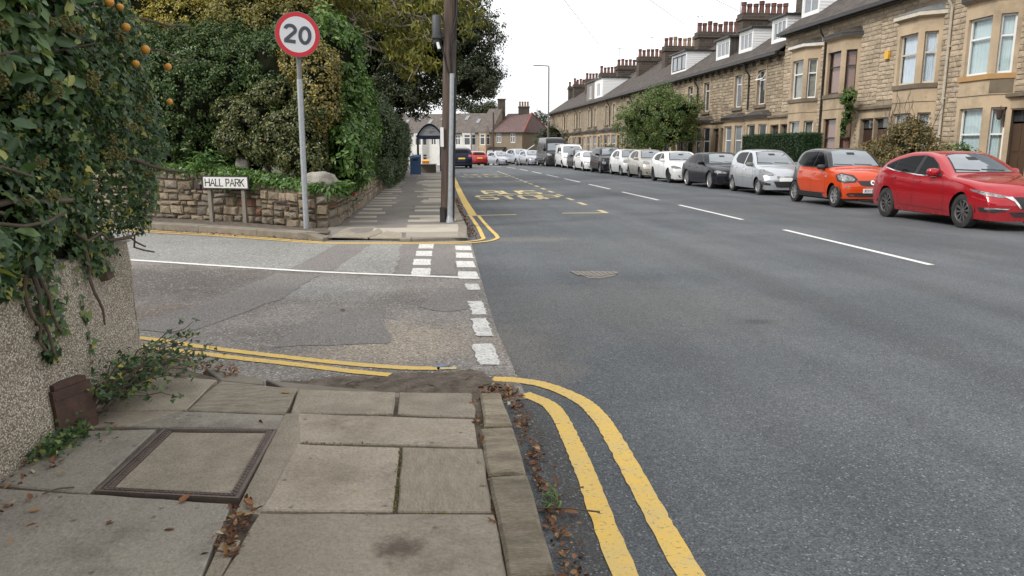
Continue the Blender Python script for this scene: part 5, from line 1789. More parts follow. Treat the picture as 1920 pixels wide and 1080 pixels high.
# ---------------------------------------------------------------- 3. silver five-door city car
def silver_city(loc, rz):
    L = 3.565
    c = Car('parked_car', loc, rz, 'silver five-door city car parked behind the orange one', dict(
        L=L, W=1.595, wr=.285, wheels=(.62, 3.0), sill=.21, paint=P_SILVER, spokes=7, spw=.62, tum=.33, bowf=.27, bowr=.2, rake=.22,
        top=[(0, .55), (.03, .68), (.12, .80), (.3, .88), (.6, .95), (.82, .985), (.92, 1.02), (1.3, 1.29), (1.5, 1.41), (1.8, 1.51), (2.3, 1.54), (2.8, 1.51), (3.15, 1.42), (3.35, 1.22), (3.47, 1.0), (3.53, .85), (3.565, .6)],
        belt=[(0, .78), (.6, .89), (1.2, .94), (2.6, 1.0), (3.565, 1.02)]))
    c.side('front_door_window', [(1.16, .985), (1.86, 1.01), (1.82, 1.42), (1.62, 1.40), (1.36, 1.21)], M_CGLASS, .006)
    c.side('rear_door_window', [(1.96, 1.015), (2.58, 1.06), (2.82, 1.18), (2.76, 1.35), (2.55, 1.42), (1.92, 1.435)], M_CGLASS, .006)
    c.front('windscreen', c.sym([(.66, 1.02), (.61, 1.15), (.55, 1.32), (.50, 1.43), (.2, 1.465)]), M_TRIM, .003)
    c.front('windscreen', c.sym([(.635, 1.035), (.585, 1.15), (.53, 1.31), (.475, 1.415), (.2, 1.445)]), M_WSCR, .007)
    c.rear('rear_window', c.sym([(.5, 1.12), (.44, 1.37), (.2, 1.42)]), M_CGLASS, .006)
    c.mirrors(1.20, 1.02, M_GREYP, sz=(.065, .115, .075))
    c.handles([(1.78, .84), (2.60, .90)], M_CHROME)
    c.side('rub_strip', [(1.06, .56), (2.55, .60), (2.55, .625), (1.06, .59)], P_SILVER, .016, rings=1)
    for l in ([(1.12, .96), (1.02, .70), (1.02, .30)], [(1.90, 1.0), (1.90, .62), (1.90, .30)], [(2.66, 1.05), (2.62, .75), (2.50, .5), (2.45, .32)]):
        c.strip([(x, 0, z) for x, z in l], (0, -1, 0), .009, M_GAP, mirror=True)
    c.decal('headlight', [(.56, .77, .855), (.42, .73, .875), (.12, .50, .745), (.06, .42, .69), (.12, .50, .655), (.30, .66, .665), (.50, .76, .76)], (.72, -.68, 0), M_LAMP, .008, mirror=True)
    c.side('side_lamp', [(.92, .70), (.98, .70), (.98, .73), (.92, .73)], M_CHROME, .010, rings=1)
    c.front('upper_grille', c.sym([(.36, .64), (.34, .585)]), M_CHROME, .008, rings=2)
    c.front('grille_slot', c.sym([(.33, .60), (.32, .575)]), M_TRIM, .013, rings=1)
    c.front('grille_slot', c.sym([(.34, .635), (.33, .615)]), M_TRIM, .013, rings=1)
    c.front('lower_intake', c.sym([(.44, .47), (.34, .28), (.2, .27)]), M_TRIM, .007)
    c.decal('fog_lamp_recess', [(.35, .70, .47), (.10, .52, .40), (.10, .52, .34), (.28, .66, .35)], (.72, -.68, 0), M_TRIM, .006, mirror=True)
    c.plate(0, .53, True)
    c.wipers(0, 1.05)
    c.front('interior_mirror', [(-.11, 1.32), (.11, 1.32), (.11, 1.38), (-.11, 1.38)], M_TRIM, .010, rings=1)
    MB().tube([(1.72, 0, 1.49), (1.76, 0, 1.60)], .008, 5).build('aerial', M_TRIM, c.root, local=True)
    return c


# ---------------------------------------------------------------- generic builder for the rest of the row
def generic(loc, rz, label, paint, kind, group='cars parked along the kerb', frontlamp=M_LAMP, rimm=M_ALLOY, extra=None, rear=False, name='parked_car', n=44, plate=True, glass=None):
    K = {
        'saloon': dict(L=4.72, W=1.84, wr=.335, wheels=(.88, 3.70), top=[(0, .55), (.03, .66), (.12, .73), (.5, .83), (1.1, .92), (1.42, .955), (1.52, .99), (2.0, 1.24), (2.3, 1.37), (2.7, 1.42), (3.2, 1.40), (3.6, 1.30), (4.05, 1.08), (4.25, 1.02), (4.6, .985), (4.72, .75)],
                       belt=[(0, .70), (1.0, .84), (2.0, .90), (3.6, .95), (4.72, .95)],
                       fw=[(1.78, .94), (2.58, .955), (2.55, 1.325), (2.36, 1.29), (2.05, 1.14)], rw=[(2.68, .96), (3.42, .99), (3.62, 1.03), (3.50, 1.13), (3.25, 1.255), (2.64, 1.325)],
                       ws=[(.66, .985), (.60, 1.10), (.53, 1.24), (.48, 1.32), (.2, 1.345)], mx=1.78, mz=.99, hz=((2.45, .80), (3.45, .83)),
                       hl=[(.52, .80, .70), (.34, .73, .715), (.10, .48, .655), (.08, .46, .61), (.30, .70, .615), (.48, .79, .64)], gr=[(.38, .60), (.46, .50), (.36, .35), (.2, .34)]),
        'hatch': dict(L=4.32, W=1.80, wr=.33, wheels=(.86, 3.53), top=[(0, .58), (.03, .69), (.12, .77), (.45, .87), (1.0, .95), (1.28, .99), (1.38, 1.03), (1.9, 1.29), (2.2, 1.40), (2.6, 1.445), (3.1, 1.43), (3.6, 1.35), (3.95, 1.22), (4.15, 1.04), (4.26, .92), (4.32, .7)],
                      belt=[(0, .74), (.9, .87), (1.6, .925), (3.2, .99), (4.32, 1.0)],
                      fw=[(1.66, .96), (2.46, .985), (2.42, 1.35), (2.22, 1.31), (1.92, 1.16)], rw=[(2.56, .99), (3.25, 1.02), (3.50, 1.09), (3.40, 1.21), (3.2, 1.28), (2.52, 1.35)],
                      ws=[(.66, 1.02), (.60, 1.13), (.53, 1.27), (.48, 1.345), (.2, 1.37)], mx=1.66, mz=1.02, hz=((2.35, .83), (3.25, .87)),
                      hl=[(.58, .80, .775), (.42, .75, .80), (.14, .52, .72), (.10, .48, .665), (.30, .68, .655), (.52, .79, .70)], gr=[(.34, .66), (.36, .55), (.26, .52), (.1, .52)]),
        'small': dict(L=3.80, W=1.66, wr=.295, wheels=(.72, 3.15), top=[(0, .55), (.03, .69), (.12, .81), (.35, .90), (.7, .98), (.95, 1.02), (1.05, 1.06), (1.4, 1.29), (1.65, 1.42), (2.0, 1.51), (2.4, 1.53), (2.9, 1.48), (3.3, 1.36), (3.55, 1.15), (3.7, .95), (3.80, .65)],
                      belt=[(0, .80), (.7, .90), (1.3, .955), (2.8, 1.0), (3.8, 1.02)],
                      fw=[(1.34, .985), (2.05, 1.01), (2.0, 1.41), (1.78, 1.385), (1.52, 1.20)], rw=[(2.15, 1.01), (2.75, 1.05), (3.0, 1.13), (2.92, 1.28), (2.7, 1.385), (2.1, 1.425)],
                      ws=[(.62, 1.05), (.575, 1.16), (.52, 1.31), (.47, 1.42), (.2, 1.45)], mx=1.34, mz=1.03, hz=((1.95, .85), (2.8, .90)),
                      hl=[(.50, .74, .90), (.36, .68, .935), (.14, .48, .84), (.12, .46, .76), (.30, .62, .735), (.46, .72, .80)], gr=[(.30, .60), (.30, .54), (.2, .53)]),
        'suv': dict(L=4.50, W=1.865, wr=.365, wheels=(.90, 3.58), sill=.28, top=[(0, .70), (.03, .85), (.10, .96), (.4, 1.04), (.9, 1.10), (1.15, 1.13), (1.25, 1.17), (1.75, 1.45), (2.0, 1.56), (2.4, 1.64), (3.0, 1.65), (3.6, 1.60), (4.0, 1.48), (4.25, 1.25), (4.4, 1.05), (4.50, .75)],
                    belt=[(0, .92), (.9, 1.02), (1.6, 1.06), (3.4, 1.14), (4.5, 1.16)],
                    fw=[(1.58, 1.11), (2.42, 1.135), (2.38, 1.53), (2.16, 1.50), (1.82, 1.33)], rw=[(2.54, 1.14), (3.35, 1.20), (3.62, 1.30), (3.45, 1.45), (3.2, 1.51), (2.5, 1.54)],
                    ws=[(.70, 1.165), (.64, 1.28), (.58, 1.43), (.53, 1.535), (.2, 1.565)], mx=1.60, mz=1.18, hz=((2.3, .97), (3.3, 1.02)),
                    hl=[(.42, .84, .74), (.30, .78, .77), (.16, .66, .74), (.14, .64, .60), (.26, .74, .58), (.40, .82, .62)], gr=[(.66, .94), (.70, .80), (.52, .58), (.3, .57)]),
        'coupe': dict(L=4.55, W=1.82, wr=.33, wheels=(.82, 3.62), top=[(0, .52), (.03, .63), (.12, .71), (.5, .81), (1.1, .90), (1.45, .94), (1.55, .98), (2.05, 1.22), (2.35, 1.33), (2.75, 1.375), (3.2, 1.35), (3.7, 1.20), (4.05, 1.04), (4.4, .95), (4.55, .7)],
                      belt=[(0, .68), (1.0, .81), (2.0, .865), (3.6, .92), (4.55, .92)],
                      fw=[(1.86, .90), (2.82, .925), (2.78, 1.285), (2.45, 1.255), (2.15, 1.11)], rw=[(2.90, .93), (3.45, .96), (3.55, 1.0), (3.40, 1.12), (2.86, 1.28)],
                      ws=[(.66, .97), (.60, 1.07), (.53, 1.20), (.48, 1.275), (.2, 1.30)], mx=1.86, mz=.96, hz=((2.62, .79),),
                      hl=[(.55, .80, .66), (.38, .74, .685), (.12, .52, .63), (.10, .50, .585), (.32, .70, .585), (.5, .79, .61)], gr=[(.30, .60), (.32, .48), (.14, .46)]),
        'van': dict(L=5.40, W=2.05, wr=.34, wheels=(.98, 4.43), sill=.30, tum=.07, bowf=.28, bowr=.06, top=[(0, .75), (.03, .95), (.10, 1.08), (.3, 1.18), (.62, 1.30), (.72, 1.36), (1.2, 2.0), (1.45, 2.28), (1.75, 2.46), (2.3, 2.52), (5.2, 2.52), (5.34, 2.46), (5.40, 2.2)],
                    belt=[(0, 1.0), (.8, 1.22), (1.4, 1.3), (5.4, 1.3)],
                    fw=[(.98, 1.32), (1.85, 1.30), (1.85, 1.86), (1.42, 1.90), (1.2, 1.72)], rw=None,
                    ws=[(.82, 1.38), (.79, 1.60), (.76, 1.88), (.72, 1.97), (.3, 2.0)], mx=1.02, mz=1.50, hz=((1.7, 1.05),),
                    hl=[(.60, .92, 1.10), (.42, .86, 1.16), (.16, .62, 1.03), (.14, .60, .95), (.36, .82, .96), (.56, .91, 1.02)], gr=[(.50, .92), (.56, .72), (.42, .56), (.2, .55)]),
        'smallvan': dict(L=4.75, W=1.92, wr=.32, wheels=(.90, 3.85), sill=.26, tum=.12, bowf=.30, bowr=.06, top=[(0, .65), (.03, .84), (.12, .98), (.5, 1.08), (.95, 1.17), (1.05, 1.22), (1.55, 1.62), (1.8, 1.78), (2.1, 1.87), (2.8, 1.90), (4.55, 1.87), (4.70, 1.80), (4.75, 1.5)],
                         belt=[(0, .90), (.9, 1.06), (1.5, 1.12), (4.75, 1.12)],
                         fw=[(1.42, 1.15), (2.15, 1.15), (2.13, 1.62), (1.78, 1.62), (1.55, 1.42)], rw=[(2.28, 1.16), (3.1, 1.18), (3.08, 1.62), (2.28, 1.63)],
                         ws=[(.76, 1.22), (.72, 1.38), (.68, 1.60), (.64, 1.70), (.3, 1.73)], mx=1.36, mz=1.24, hz=((2.05, .95), (3.0, .97)),
                         hl=[(.50, .88, .90), (.36, .82, .94), (.12, .55, .86), (.10, .53, .80), (.3, .76, .79), (.46, .86, .83)], gr=[(.60, .62), (.66, .42), (.5, .34), (.2, .33)]),
    }[kind]
    sp = {k: v for k, v in K.items() if k in ('L', 'W', 'wr', 'wheels', 'top', 'belt', 'sill', 'tum', 'bowf', 'bowr')}
    sp['paint'] = paint; sp['rimm'] = rimm; sp['n'] = n
    if extra: sp.update(extra)
    c = Car(name, loc, rz, label, sp, group, cat='van' if 'van' in kind else 'car')
    c.side('front_door_window', K['fw'], M_CGLASS, .006)
    if K['rw']: c.side('rear_door_window', K['rw'], M_CGLASS, .006)
    c.front('windscreen', c.sym([(y + .025, z - (.012 if i == 0 else -.02)) for i, (y, z) in enumerate(K['ws'])]), M_TRIM, .003)
    c.front('windscreen', c.sym(K['ws']), M_WSCR, .007)
    c.mirrors(K['mx'], K['mz'], sp.get('mirror', paint), sz=(.07, .115, .075) if kind != 'van' else (.08, .13, .17))
    c.handles(K['hz'])
    zt = K['ws'][-1][1]; zb_ = K['ws'][0][1]
    c.wipers(0, zb_ + .012)
    c.front('interior_mirror', [(-.11, zt - .13), (.11, zt - .13), (.11, zt - .07), (-.11, zt - .07)], M_TRIM, .010, rings=1)
    c.decal('headlight', K['hl'], (.72, -.68, 0), frontlamp, .008, mirror=True)
    c.front('grille', c.sym(K['gr']), M_TRIM, .007)
    zl = .40 if kind not in ('van', 'smallvan', 'suv') else .46
    c.front('lower_intake', c.sym([(.62, zl - .03), (.56, zl - .14)]), M_TRIM, .007, rings=2)
    if plate and not rear: c.plate(0, .50 if kind not in ('van', 'suv', 'smallvan') else .62, True)
    L = sp['L']
    b = K['belt'][2][1]
    d0 = K['fw'][0][0] - .15
    d1 = K['fw'][1][0] + .06
    for l in ([(d0 + .12, b), (d0, .6), (d0 + .02, .34)], [(d1, b + .02), (d1, .34)]):
        c.strip([(x, 0, z) for x, z in l], (0, -1, 0), .012, M_GAP, mirror=True)
    if kind == 'van':
        c.side('side_moulding', [(1.95, .62), (4.0, .62), (4.0, .70), (1.95, .70)], M_TRIM, .012, rings=1)
        c.side('load_door_rail', [(2.0, 1.42), (5.2, 1.42), (5.2, 1.45), (2.0, 1.45)], M_TRIM, .01, rings=1)
    if rear:
        tz = K['top']
        if kind == 'hatch' or kind == 'suv':
            c.rear('rear_window', c.sym([(.60, b + .14), (.52, b + .38), (.2, b + .42)]), M_CGLASS, .006)
        else:
            c.rear('rear_window', c.sym([(.58, b + .12), (.48, b + .33), (.2, b + .36)]), M_CGLASS, .006)
        c.decal('tail_light', [(L - .42, .84, b + .02), (L - .1, .62, b + .02), (L - .05, .58, b - .16), (L - .30, .80, b - .17)], (-.72, -.68, 0), M_RLAMP, .008, mirror=True)
        c.plate(0, .78, False)
        c.rear('bumper_insert', c.sym([(.74, .42), (.70, .30)]), M_TRIM, .008, rings=2)
    return c


def at_kerb(ynose, xnear, w): return (xnear + w / 2, ynose, 0.0)


ST = 0.0
red_hatch((11.50, 12.95, 0), 0)
orange_city((11.74, 18.62, 0), R(-0.5))
silver_city((12.06, 24.0, 0), R(-2))
generic((12.06, 27.9, 0), R(0.5), 'black saloon car with bright alloy wheels behind the silver city car', P_BLACK, 'saloon', rimm=M_ALLOY, extra=dict(spokes=16, spw=.4, rim=.27, scale=(.9, 1, 1)))
generic((12.03, 33.0, 0), R(0.5), 'white hatchback with black wheels behind the black saloon', P_WHITE, 'hatch', frontlamp=M_LAMPD, rimm=M_TRIM, extra=dict(scale=(.86, 1, 1)))
generic((12.08, 38.20, 0), 0, 'grey-brown small hatchback between two white hatchbacks', P_GOLD, 'small', rimm=M_DALLOY, extra=dict(scale=(.9, 1, 1)))
generic((12.15, 42.35, 0), R(1), 'white small hatchback with dark roof behind the grey-brown one', P_WHITE, 'small', extra=dict(L=3.95, scale=(.9, 1, 1)))
generic((11.98, 46.3, 0), 0, 'black sport utility car between two white cars', P_BLACK, 'suv', rimm=M_DALLOY, extra=dict(scale=(.92, 1, 1)))
generic((11.80, 50.9, 0), 0, 'white low coupe behind the black sport utility car', P_WHITE, 'coupe', n=36)
generic((12.0, 55.6, 0), 0, 'dark grey hatchback half hidden behind the white coupe', P_CHAR, 'small', n=36)
generic((12.0, 59.55, 0), 0, 'white small van with black bumper in front of the big dark van', P_WHITE, 'smallvan', n=36)
generic((11.55, 64.5, 0), R(3), 'tall dark grey panel van near the far end of the parked row', P_CHAR, 'van', n=40)
generic((10.65, 70.2, gz(0, 72)), R(9), 'silver hatchback peeping out left of the dark panel van', P_PEARL, 'hatch', n=32)
generic((10.1, 73.6, gz(0, 75)), R(14), 'pale silver sport utility car at the far bend', P_PEARL, 'suv', n=36)
generic((8.5, 75.6, gz(0, 77)), R(18), 'pale grey saloon furthest left in the line of parked cars', P_PEARL, 'saloon', n=36)
generic((2.62, 64.0, 0), R(180 + 4), 'dark blue estate car stopped by the bus shelter, seen from behind', P_NAVY, 'suv', group='cars on the left of the road', rear=True, n=40, extra=dict(L=4.5, wr=.33))
generic((4.55, 76.8, gz(0, 75)), R(180 + 10), 'bright red hatchback seen from behind past the dark blue car', P_RED2, 'hatch', group='cars on the left of the road', rear=True, n=36)
generic((-4.0, 78.5, gz(0, 79)), R(60), 'white car glimpsed through the bus shelter', P_WHITE, 'hatch', group='cars beyond the shelter', n=32)
# ================================================================== left side: walls, signs, pole, shelter
M_RUBBLE = pm('rubble_stone', (0.30, 0.238, 0.165), (0.19, 0.15, 0.105), rough=0.92, vs=5, rand=0.34, bump=0.8, bs=18, bd=0.02, fine=0.25, fs=60, dirt=(0.11, 0.085, 0.06), dirts=2.5)
M_RUBR = pm('red_rubble_stone', (0.20, 0.095, 0.06), (0.14, 0.07, 0.046), rough=0.92, vs=5, rand=0.15, bump=0.7, bs=18, bd=0.02)
M_RUBD = pm('dark_purple_stone', (0.082, 0.055, 0.052), (0.06, 0.042, 0.04), rough=0.92, vs=5, bump=0.7, bs=18, bd=0.02)
M_RUBJ = pm('rubble_wall_run', (0.32, 0.26, 0.185), (0.21, 0.168, 0.12), rough=0.92, vs=2, island=0.3, bump=0.8, bs=15, bd=0.02, kind='World')
RV = stone_variants(M_RUBBLE, 12, 0.10, 0.055, 0.3, 'stone')
RVG = stone_variants(pm('grey_rubble_stone', (0.25, 0.215, 0.168), (0.155, 0.132, 0.105), rough=.92, vs=6, rand=.3, bump=.8, bs=18, bd=.02), 6, 0.10, 0.06, 0.3, 'stone')
RVR = stone_variants(M_RUBR, 3, 0.09, 0.05, 0.3, 'stone')
RVD = stone_variants(M_RUBD, 2, 0.09, 0.05, 0.3, 'stone')
WALLP = [(-12.5, 20.6), (-9, 18.35), (-5.9, 16.85), (-4.3, 15.98), (-3.2, 15.30), (-2.35, 14.42), (-2.02, 14.22), (-1.80, 14.26), (-1.70, 14.6), (-1.64, 17), (-1.58, 23), (-1.4, 33), (-1.2, 43), (-1.3, 52)]


def wall_h(x, y):
    if y > 14.3 and x > -1.9: return lerp(.68, .60, sstep(14.5, 24, y))
    return lerp(.70, 1.0, sstep(-1.9, -4.8, x)) if x > -4.8 else 1.0


swall = empty('stone_garden_wall', (-2, 14.2, 0.1), label='low rubble stone wall turning the corner behind the street-name sign', cat='wall')
core = MB()
for (a, b) in zip(WALLP[:-1], WALLP[1:]):
    d = Vector((b[0] - a[0], b[1] - a[1])).normalized(); n = Vector((-d.y, d.x))  # towards the garden (left of travel is away)
    q = [a, b, (b[0] + n.x * .38, b[1] + n.y * .38), (a[0] + n.x * .38, a[1] + n.y * .38)]
    core.prism(q, 0.05, lambda x, y: 0.1 + wall_h(x, y) - 0.05)
corew = core.build('wall_core', pm('dark_wall_joint', (0.15, 0.118, 0.082), (0.09, 0.07, 0.05), rough=.95, vs=6, kind='World'), swall)  # core colour darkened to deepen the shadows in the joints
cnt = 0
joinw = MB()
for si, (a, b) in enumerate(zip(WALLP[:-1], WALLP[1:])):
    u = Vector((b[0] - a[0], b[1] - a[1], 0)); L = u.length
    n = Vector((u.y, -u.x, 0))
    fr = Fr((a[0], a[1], 0.1), u, n)
    ang = math.atan2(fr.N.y, fr.N.x)
    v = 0.0
    while v < 1.0:
        h = random.choice([.08, .11, .14, .17, .20]) * random.uniform(.9, 1.1)
        q = 0.0
        while q < L - .02:
            w = random.choice([random.uniform(.1, .2), random.uniform(.2, .45)]) + h * .5
            if L - (q + w) < .1: w = L - q
            pm_ = fr.p(q + w / 2, 0, 0)
            H_ = wall_h(pm_[0], pm_[1])
            if v + h <= H_ + .03:
                near = si in (2, 3, 4, 5, 6, 7, 8) or (si == 1 and q > 2.6) or (si == 9 and q < 2.0)
                hh = h * random.uniform(.72, 1.1)
                if near and cnt < 300:
                    r_ = random.random()
                    vs_ = RVR if r_ < .045 else (RVD if r_ < .065 else (RVG if r_ < .42 else RV))
                    o = link('stone', random.choice(vs_), corew)
                    o.location = fr.p(q + w / 2, v + h / 2 + random.uniform(-.014, .014), 0.0)
                    o.rotation_euler = (random.uniform(-.09, .09), 0, ang)
                    o.scale = (random.uniform(.03, .085), w - random.uniform(.012, .03), hh - random.uniform(.01, .025))
                    cnt += 1
                else:
                    i = .008; dd = random.uniform(.015, .05); k = .02
                    A = [fr.p(q + i, v + i, -.02), fr.p(q + w - i, v + i, -.02), fr.p(q + w - i, v + h - i, -.02), fr.p(q + i, v + h - i, -.02)]
                    B = [fr.p(q + i + k, v + i + k, dd), fr.p(q + w - i - k, v + i + k, dd), fr.p(q + w - i - k, v + h - i - k, dd), fr.p(q + i + k, v + h - i - k, dd)]
                    joinw.add(A + B, [(0, 1, 5, 4), (1, 2, 6, 5), (2, 3, 7, 6), (3, 0, 4, 7), (4, 5, 6, 7)])
            q += w
        v += h
tag(joinw.build('stonework', M_RUBJ, corew), kind='stuff')
# raised garden ground behind the wall
bank = MB()
bp = [(-12.4, 20.9), (-5.7, 17.1), (-3.1, 15.6), (-2.2, 14.75), (-1.95, 14.65), (-1.9, 17), (-1.8, 23), (-1.65, 33), (-1.5, 46), (-2.5, 60), (-30, 62), (-40, 40), (-30, 32)]
struct(bank.prism(bp, -0.1, lambda x, y: 0.72 + (0.25 if x < -3 else 0)).build('garden_ground', M_GROUND))
# two pale boulders on the bank
for (x, y, z, s, lab) in [(-1.95, 14.62, .93, (.30, .2, .20), 'pale lichen-covered boulder on the wall top beside the speed sign pole'), (-3.7, 16.1, 1.1, (.17, .16, .30), 'upright grey stone in the shrubs above the street-name sign')]:
    bm = bmesh.new(); bmesh.ops.create_icosphere(bm, subdivisions=3, radius=1)
    for v in bm.verts:
        k = 1 + .22 * math.sin(v.co.x * 3.1 + x) * math.cos(v.co.y * 4.3) + .12 * math.sin(v.co.z * 7 + y)
        v.co = Vector((v.co.x * s[0] * k + x, v.co.y * s[1] * k + y, v.co.z * s[2] * k + z))
    me = bpy.data.meshes.new('boulder'); bm.to_mesh(me); bm.free()
    me.materials.append(pm('pale_boulder', (0.36, 0.34, 0.30), (0.20, 0.18, 0.155), rough=0.95, vs=5, bump=0.8, bs=14, bd=0.03, kind='World'))
    me.polygons.foreach_set('use_smooth', [True] * len(me.polygons))
    tag(link('boulder', me), lab, 'boulder')

# ------------------------------------------------------------------ roughcast wall in the left foreground
M_ROUGHC = newmat('roughcast'); t = NT(M_ROUGHC)
co = t.coord('World')
vo = t.node('ShaderNodeTexVoronoi', Vector=co, Scale=95.0)
vs_ = t.node('ShaderNodeSeparateColor'); t.l.new(vo.outputs['Color'], vs_.inputs[0])
c = t.ramp(vs_.outputs[0], [(0.0, (0.27, 0.23, 0.175)), (.35, (0.42, 0.37, 0.29)), (.7, (0.55, 0.495, 0.40)), (1.0, (0.70, 0.66, 0.58))])
c = t.mix(t.ramp(vo.outputs['Distance'], [(.35, 0.0), (.75, .85)]), c, (0.17, 0.135, 0.095))
c = t.vscale(c, t.noise(co, 2.2, 5, .6), .78, 1.22)
t.out(Base_Color=c, Roughness=.92, Normal=t.bump(t.math('SUBTRACT', 1.0, vo.outputs['Distance']), 0.9, 0.012))
rw = MB()
RWX = -1.905
# a subdivided slab so that the face is not dead flat
def rough_wall():
    ys = np.linspace(-3.0, 5.22, 120); zs = np.linspace(0.0, 0.97, 20)
    vs = []; fs = []
    rr = np.random.default_rng(3)
    n = len(zs)
    for y in ys:
        for z in zs:
            e = .012 * math.sin(y * 3.1 + z * 2) + .008 * math.sin(z * 9 + y * 5) + rr.normal(0, .002)
            rnd = 0.05 * max(0, (y - 5.12) / .1) ** 2 if y > 5.12 else 0
            vs.append((RWX + e - rnd - .04 * z, y, z))
    for i in range(len(ys) - 1):
        for j in range(n - 1): fs.append((i * n + j, i * n + j + 1, (i + 1) * n + j + 1, (i + 1) * n + j))
    m = MB().add(vs, fs)
    m.box(RWX - .36, RWX - .115, -3.0, 5.222, 0.0, 0.985)
    m.add([(RWX - .04, 5.224, 0), (RWX - .36, 5.226, 0), (RWX - .36, 5.226, .97), (RWX - .09, 5.224, .97)], [(0, 1, 2, 3)])
    m.add([(RWX - .03, -3, .968), (RWX - .03, 5.2, .968), (RWX - .36, 5.2, .99), (RWX - .36, -3, .99)], [(0, 1, 2, 3)])
    return m
rwall = tag(rough_wall().build('roughcast_wall', M_ROUGHC, smooth='all'), 'pebbledash garden wall in the left foreground under the ivy', 'wall')
# the wall turns back along the side road
MB().box(-9.0, RWX - .37, 5.0, 5.24, 0.0, .97).build('return_wall', M_ROUGHC, rwall)
# rusty iron marker leaning on the wall
mk = MB()
Mk = Matrix.Translation((-1.86, 3.98, 0.09)) @ Matrix.Rotation(R(-22), 4, 'Z') @ Matrix.Rotation(R(-6), 4, 'Y')
mk.prism([(-.035, -.12), (.035, -.12), (.035, .12), (-.035, .12)], 0, .26, Mk)
mk.prism([(-.03, -.10), (.03, -.10), (.03, .10), (-.03, .10)], .262, .29, Mk)
for z in (.06, .21): mk.box(.036, .040, -.11, .11, z, z + .012, Mk)
tag(mk.build('iron_marker_post', M_RUST), 'squat rusty iron marker post against the pebbledash wall', 'marker post')
bm = bmesh.new(); bmesh.ops.create_icosphere(bm, subdivisions=2, radius=1)
for v in bm.verts: v.co = Vector((v.co.x * .04 * (1 + .2 * v.co.y) - 1.9, v.co.y * .045 + 3.73, v.co.z * .035 * (1 + .2 * v.co.x) + .125))
me = bpy.data.meshes.new('loose_stone'); bm.to_mesh(me); bm.free(); me.materials.append(pm('loose_pebble', (0.26, 0.20, 0.13), (0.19, 0.15, 0.10), rough=.9, vs=20, bump=.4))
tag(link('loose_stone', me), 'small loose stone at the foot of the pebbledash wall', 'stone')

# ------------------------------------------------------------------ speed sign
M_SRED = pm('sign_red', (0.55, 0.012, 0.022), rough=0.4)
M_SWHT = pm('sign_white', (0.66, 0.665, 0.70), rough=0.4)
M_SGRY = pm('sign_numeral_black', (0.055, 0.06, 0.075), rough=0.5)
sg = empty('speed_limit_sign', (-2.18, 14.1, 0.1), label='round red-ringed 20 speed limit sign on a galvanised pole', cat='road sign')
MB().tube([(-2.19, 14.12, 0.0), (-2.178, 14.12, 2.78)], .052, 14).build('pole', M_GALV, sg, smooth=True)
MB().tube([(-2.178, 14.12, 2.775), (-2.165, 14.12, 3.85)], .044, 14).build('pole_extension', M_GREYP, sg, smooth=True)
MS = Matrix.Translation((-2.16, 14.03, 3.53)) @ Matrix.Rotation(R(14), 4, 'Z') @ Matrix.Rotation(R(5), 4, 'Y') @ Matrix.Rotation(R(90), 4, 'X')
disc = lambda r0, r1, z0, z1: MB().lathe([(r1, z0), (r1, z1), (r0, z1)], 56, MS)
MB().lathe([(.372, -.03), (.385, -.026), (.385, .0), (0, .0)], 56, MS).build('backing_plate', M_GREYP, sg, smooth=True)
MB().lathe([(.303, .003), (.375, .003)], 64, MS, cap=False).build('red_ring', M_SRED, sg)
MB().lathe([(0.0, .0025), (.305, .0025)], 64, MS, cap=False).build('white_disc', M_SWHT, sg)


def stroke2d(pts, w):
    q = []
    for i, p in enumerate(pts):
        a, b = Vector(pts[max(0, i - 1)]), Vector(pts[min(len(pts) - 1, i + 1)])
        d = (b - a).normalized(); n = Vector((-d.y, d.x)) * w / 2
        q.append((Vector(p) + n, Vector(p) - n))
    return [[q[i][1], q[i + 1][1], q[i + 1][0], q[i][0]] for i in range(len(pts) - 1)]


mb = MB()
W_ = .060
ell = [(.125 + .082 * math.cos(a) * 1.0, .128 * math.sin(a) - 0.0) for a in np.linspace(0, 2 * math.pi, 41)]
for q in stroke2d(ell, W_): mb.add([tuple(MS @ Vector((p.x, p.y, .0062))) for p in q], [(0, 1, 2, 3)])
two = [(-.125 + .083 * math.cos(a), .068 + .068 * math.sin(a) * 1.0) for a in np.linspace(math.pi * .98, -.55, 18)]
two += [(-.20, -.118)]
for q in stroke2d(two, W_): mb.add([tuple(MS @ Vector((p.x, p.y, .0062))) for p in q], [(0, 1, 2, 3)])
for q in stroke2d([(-.222, -.128), (-.028, -.128)], W_): mb.add([tuple(MS @ Vector((p.x, p.y, .0066))) for p in q], [(0, 1, 2, 3)])
mb.build('numerals', M_SGRY, sg)
MB().box(-2.25, -2.09, 14.06, 14.18, 3.38, 3.43).box(-2.25, -2.09, 14.06, 14.18, 3.64, 3.69).build('clamp', M_GREYP, sg)

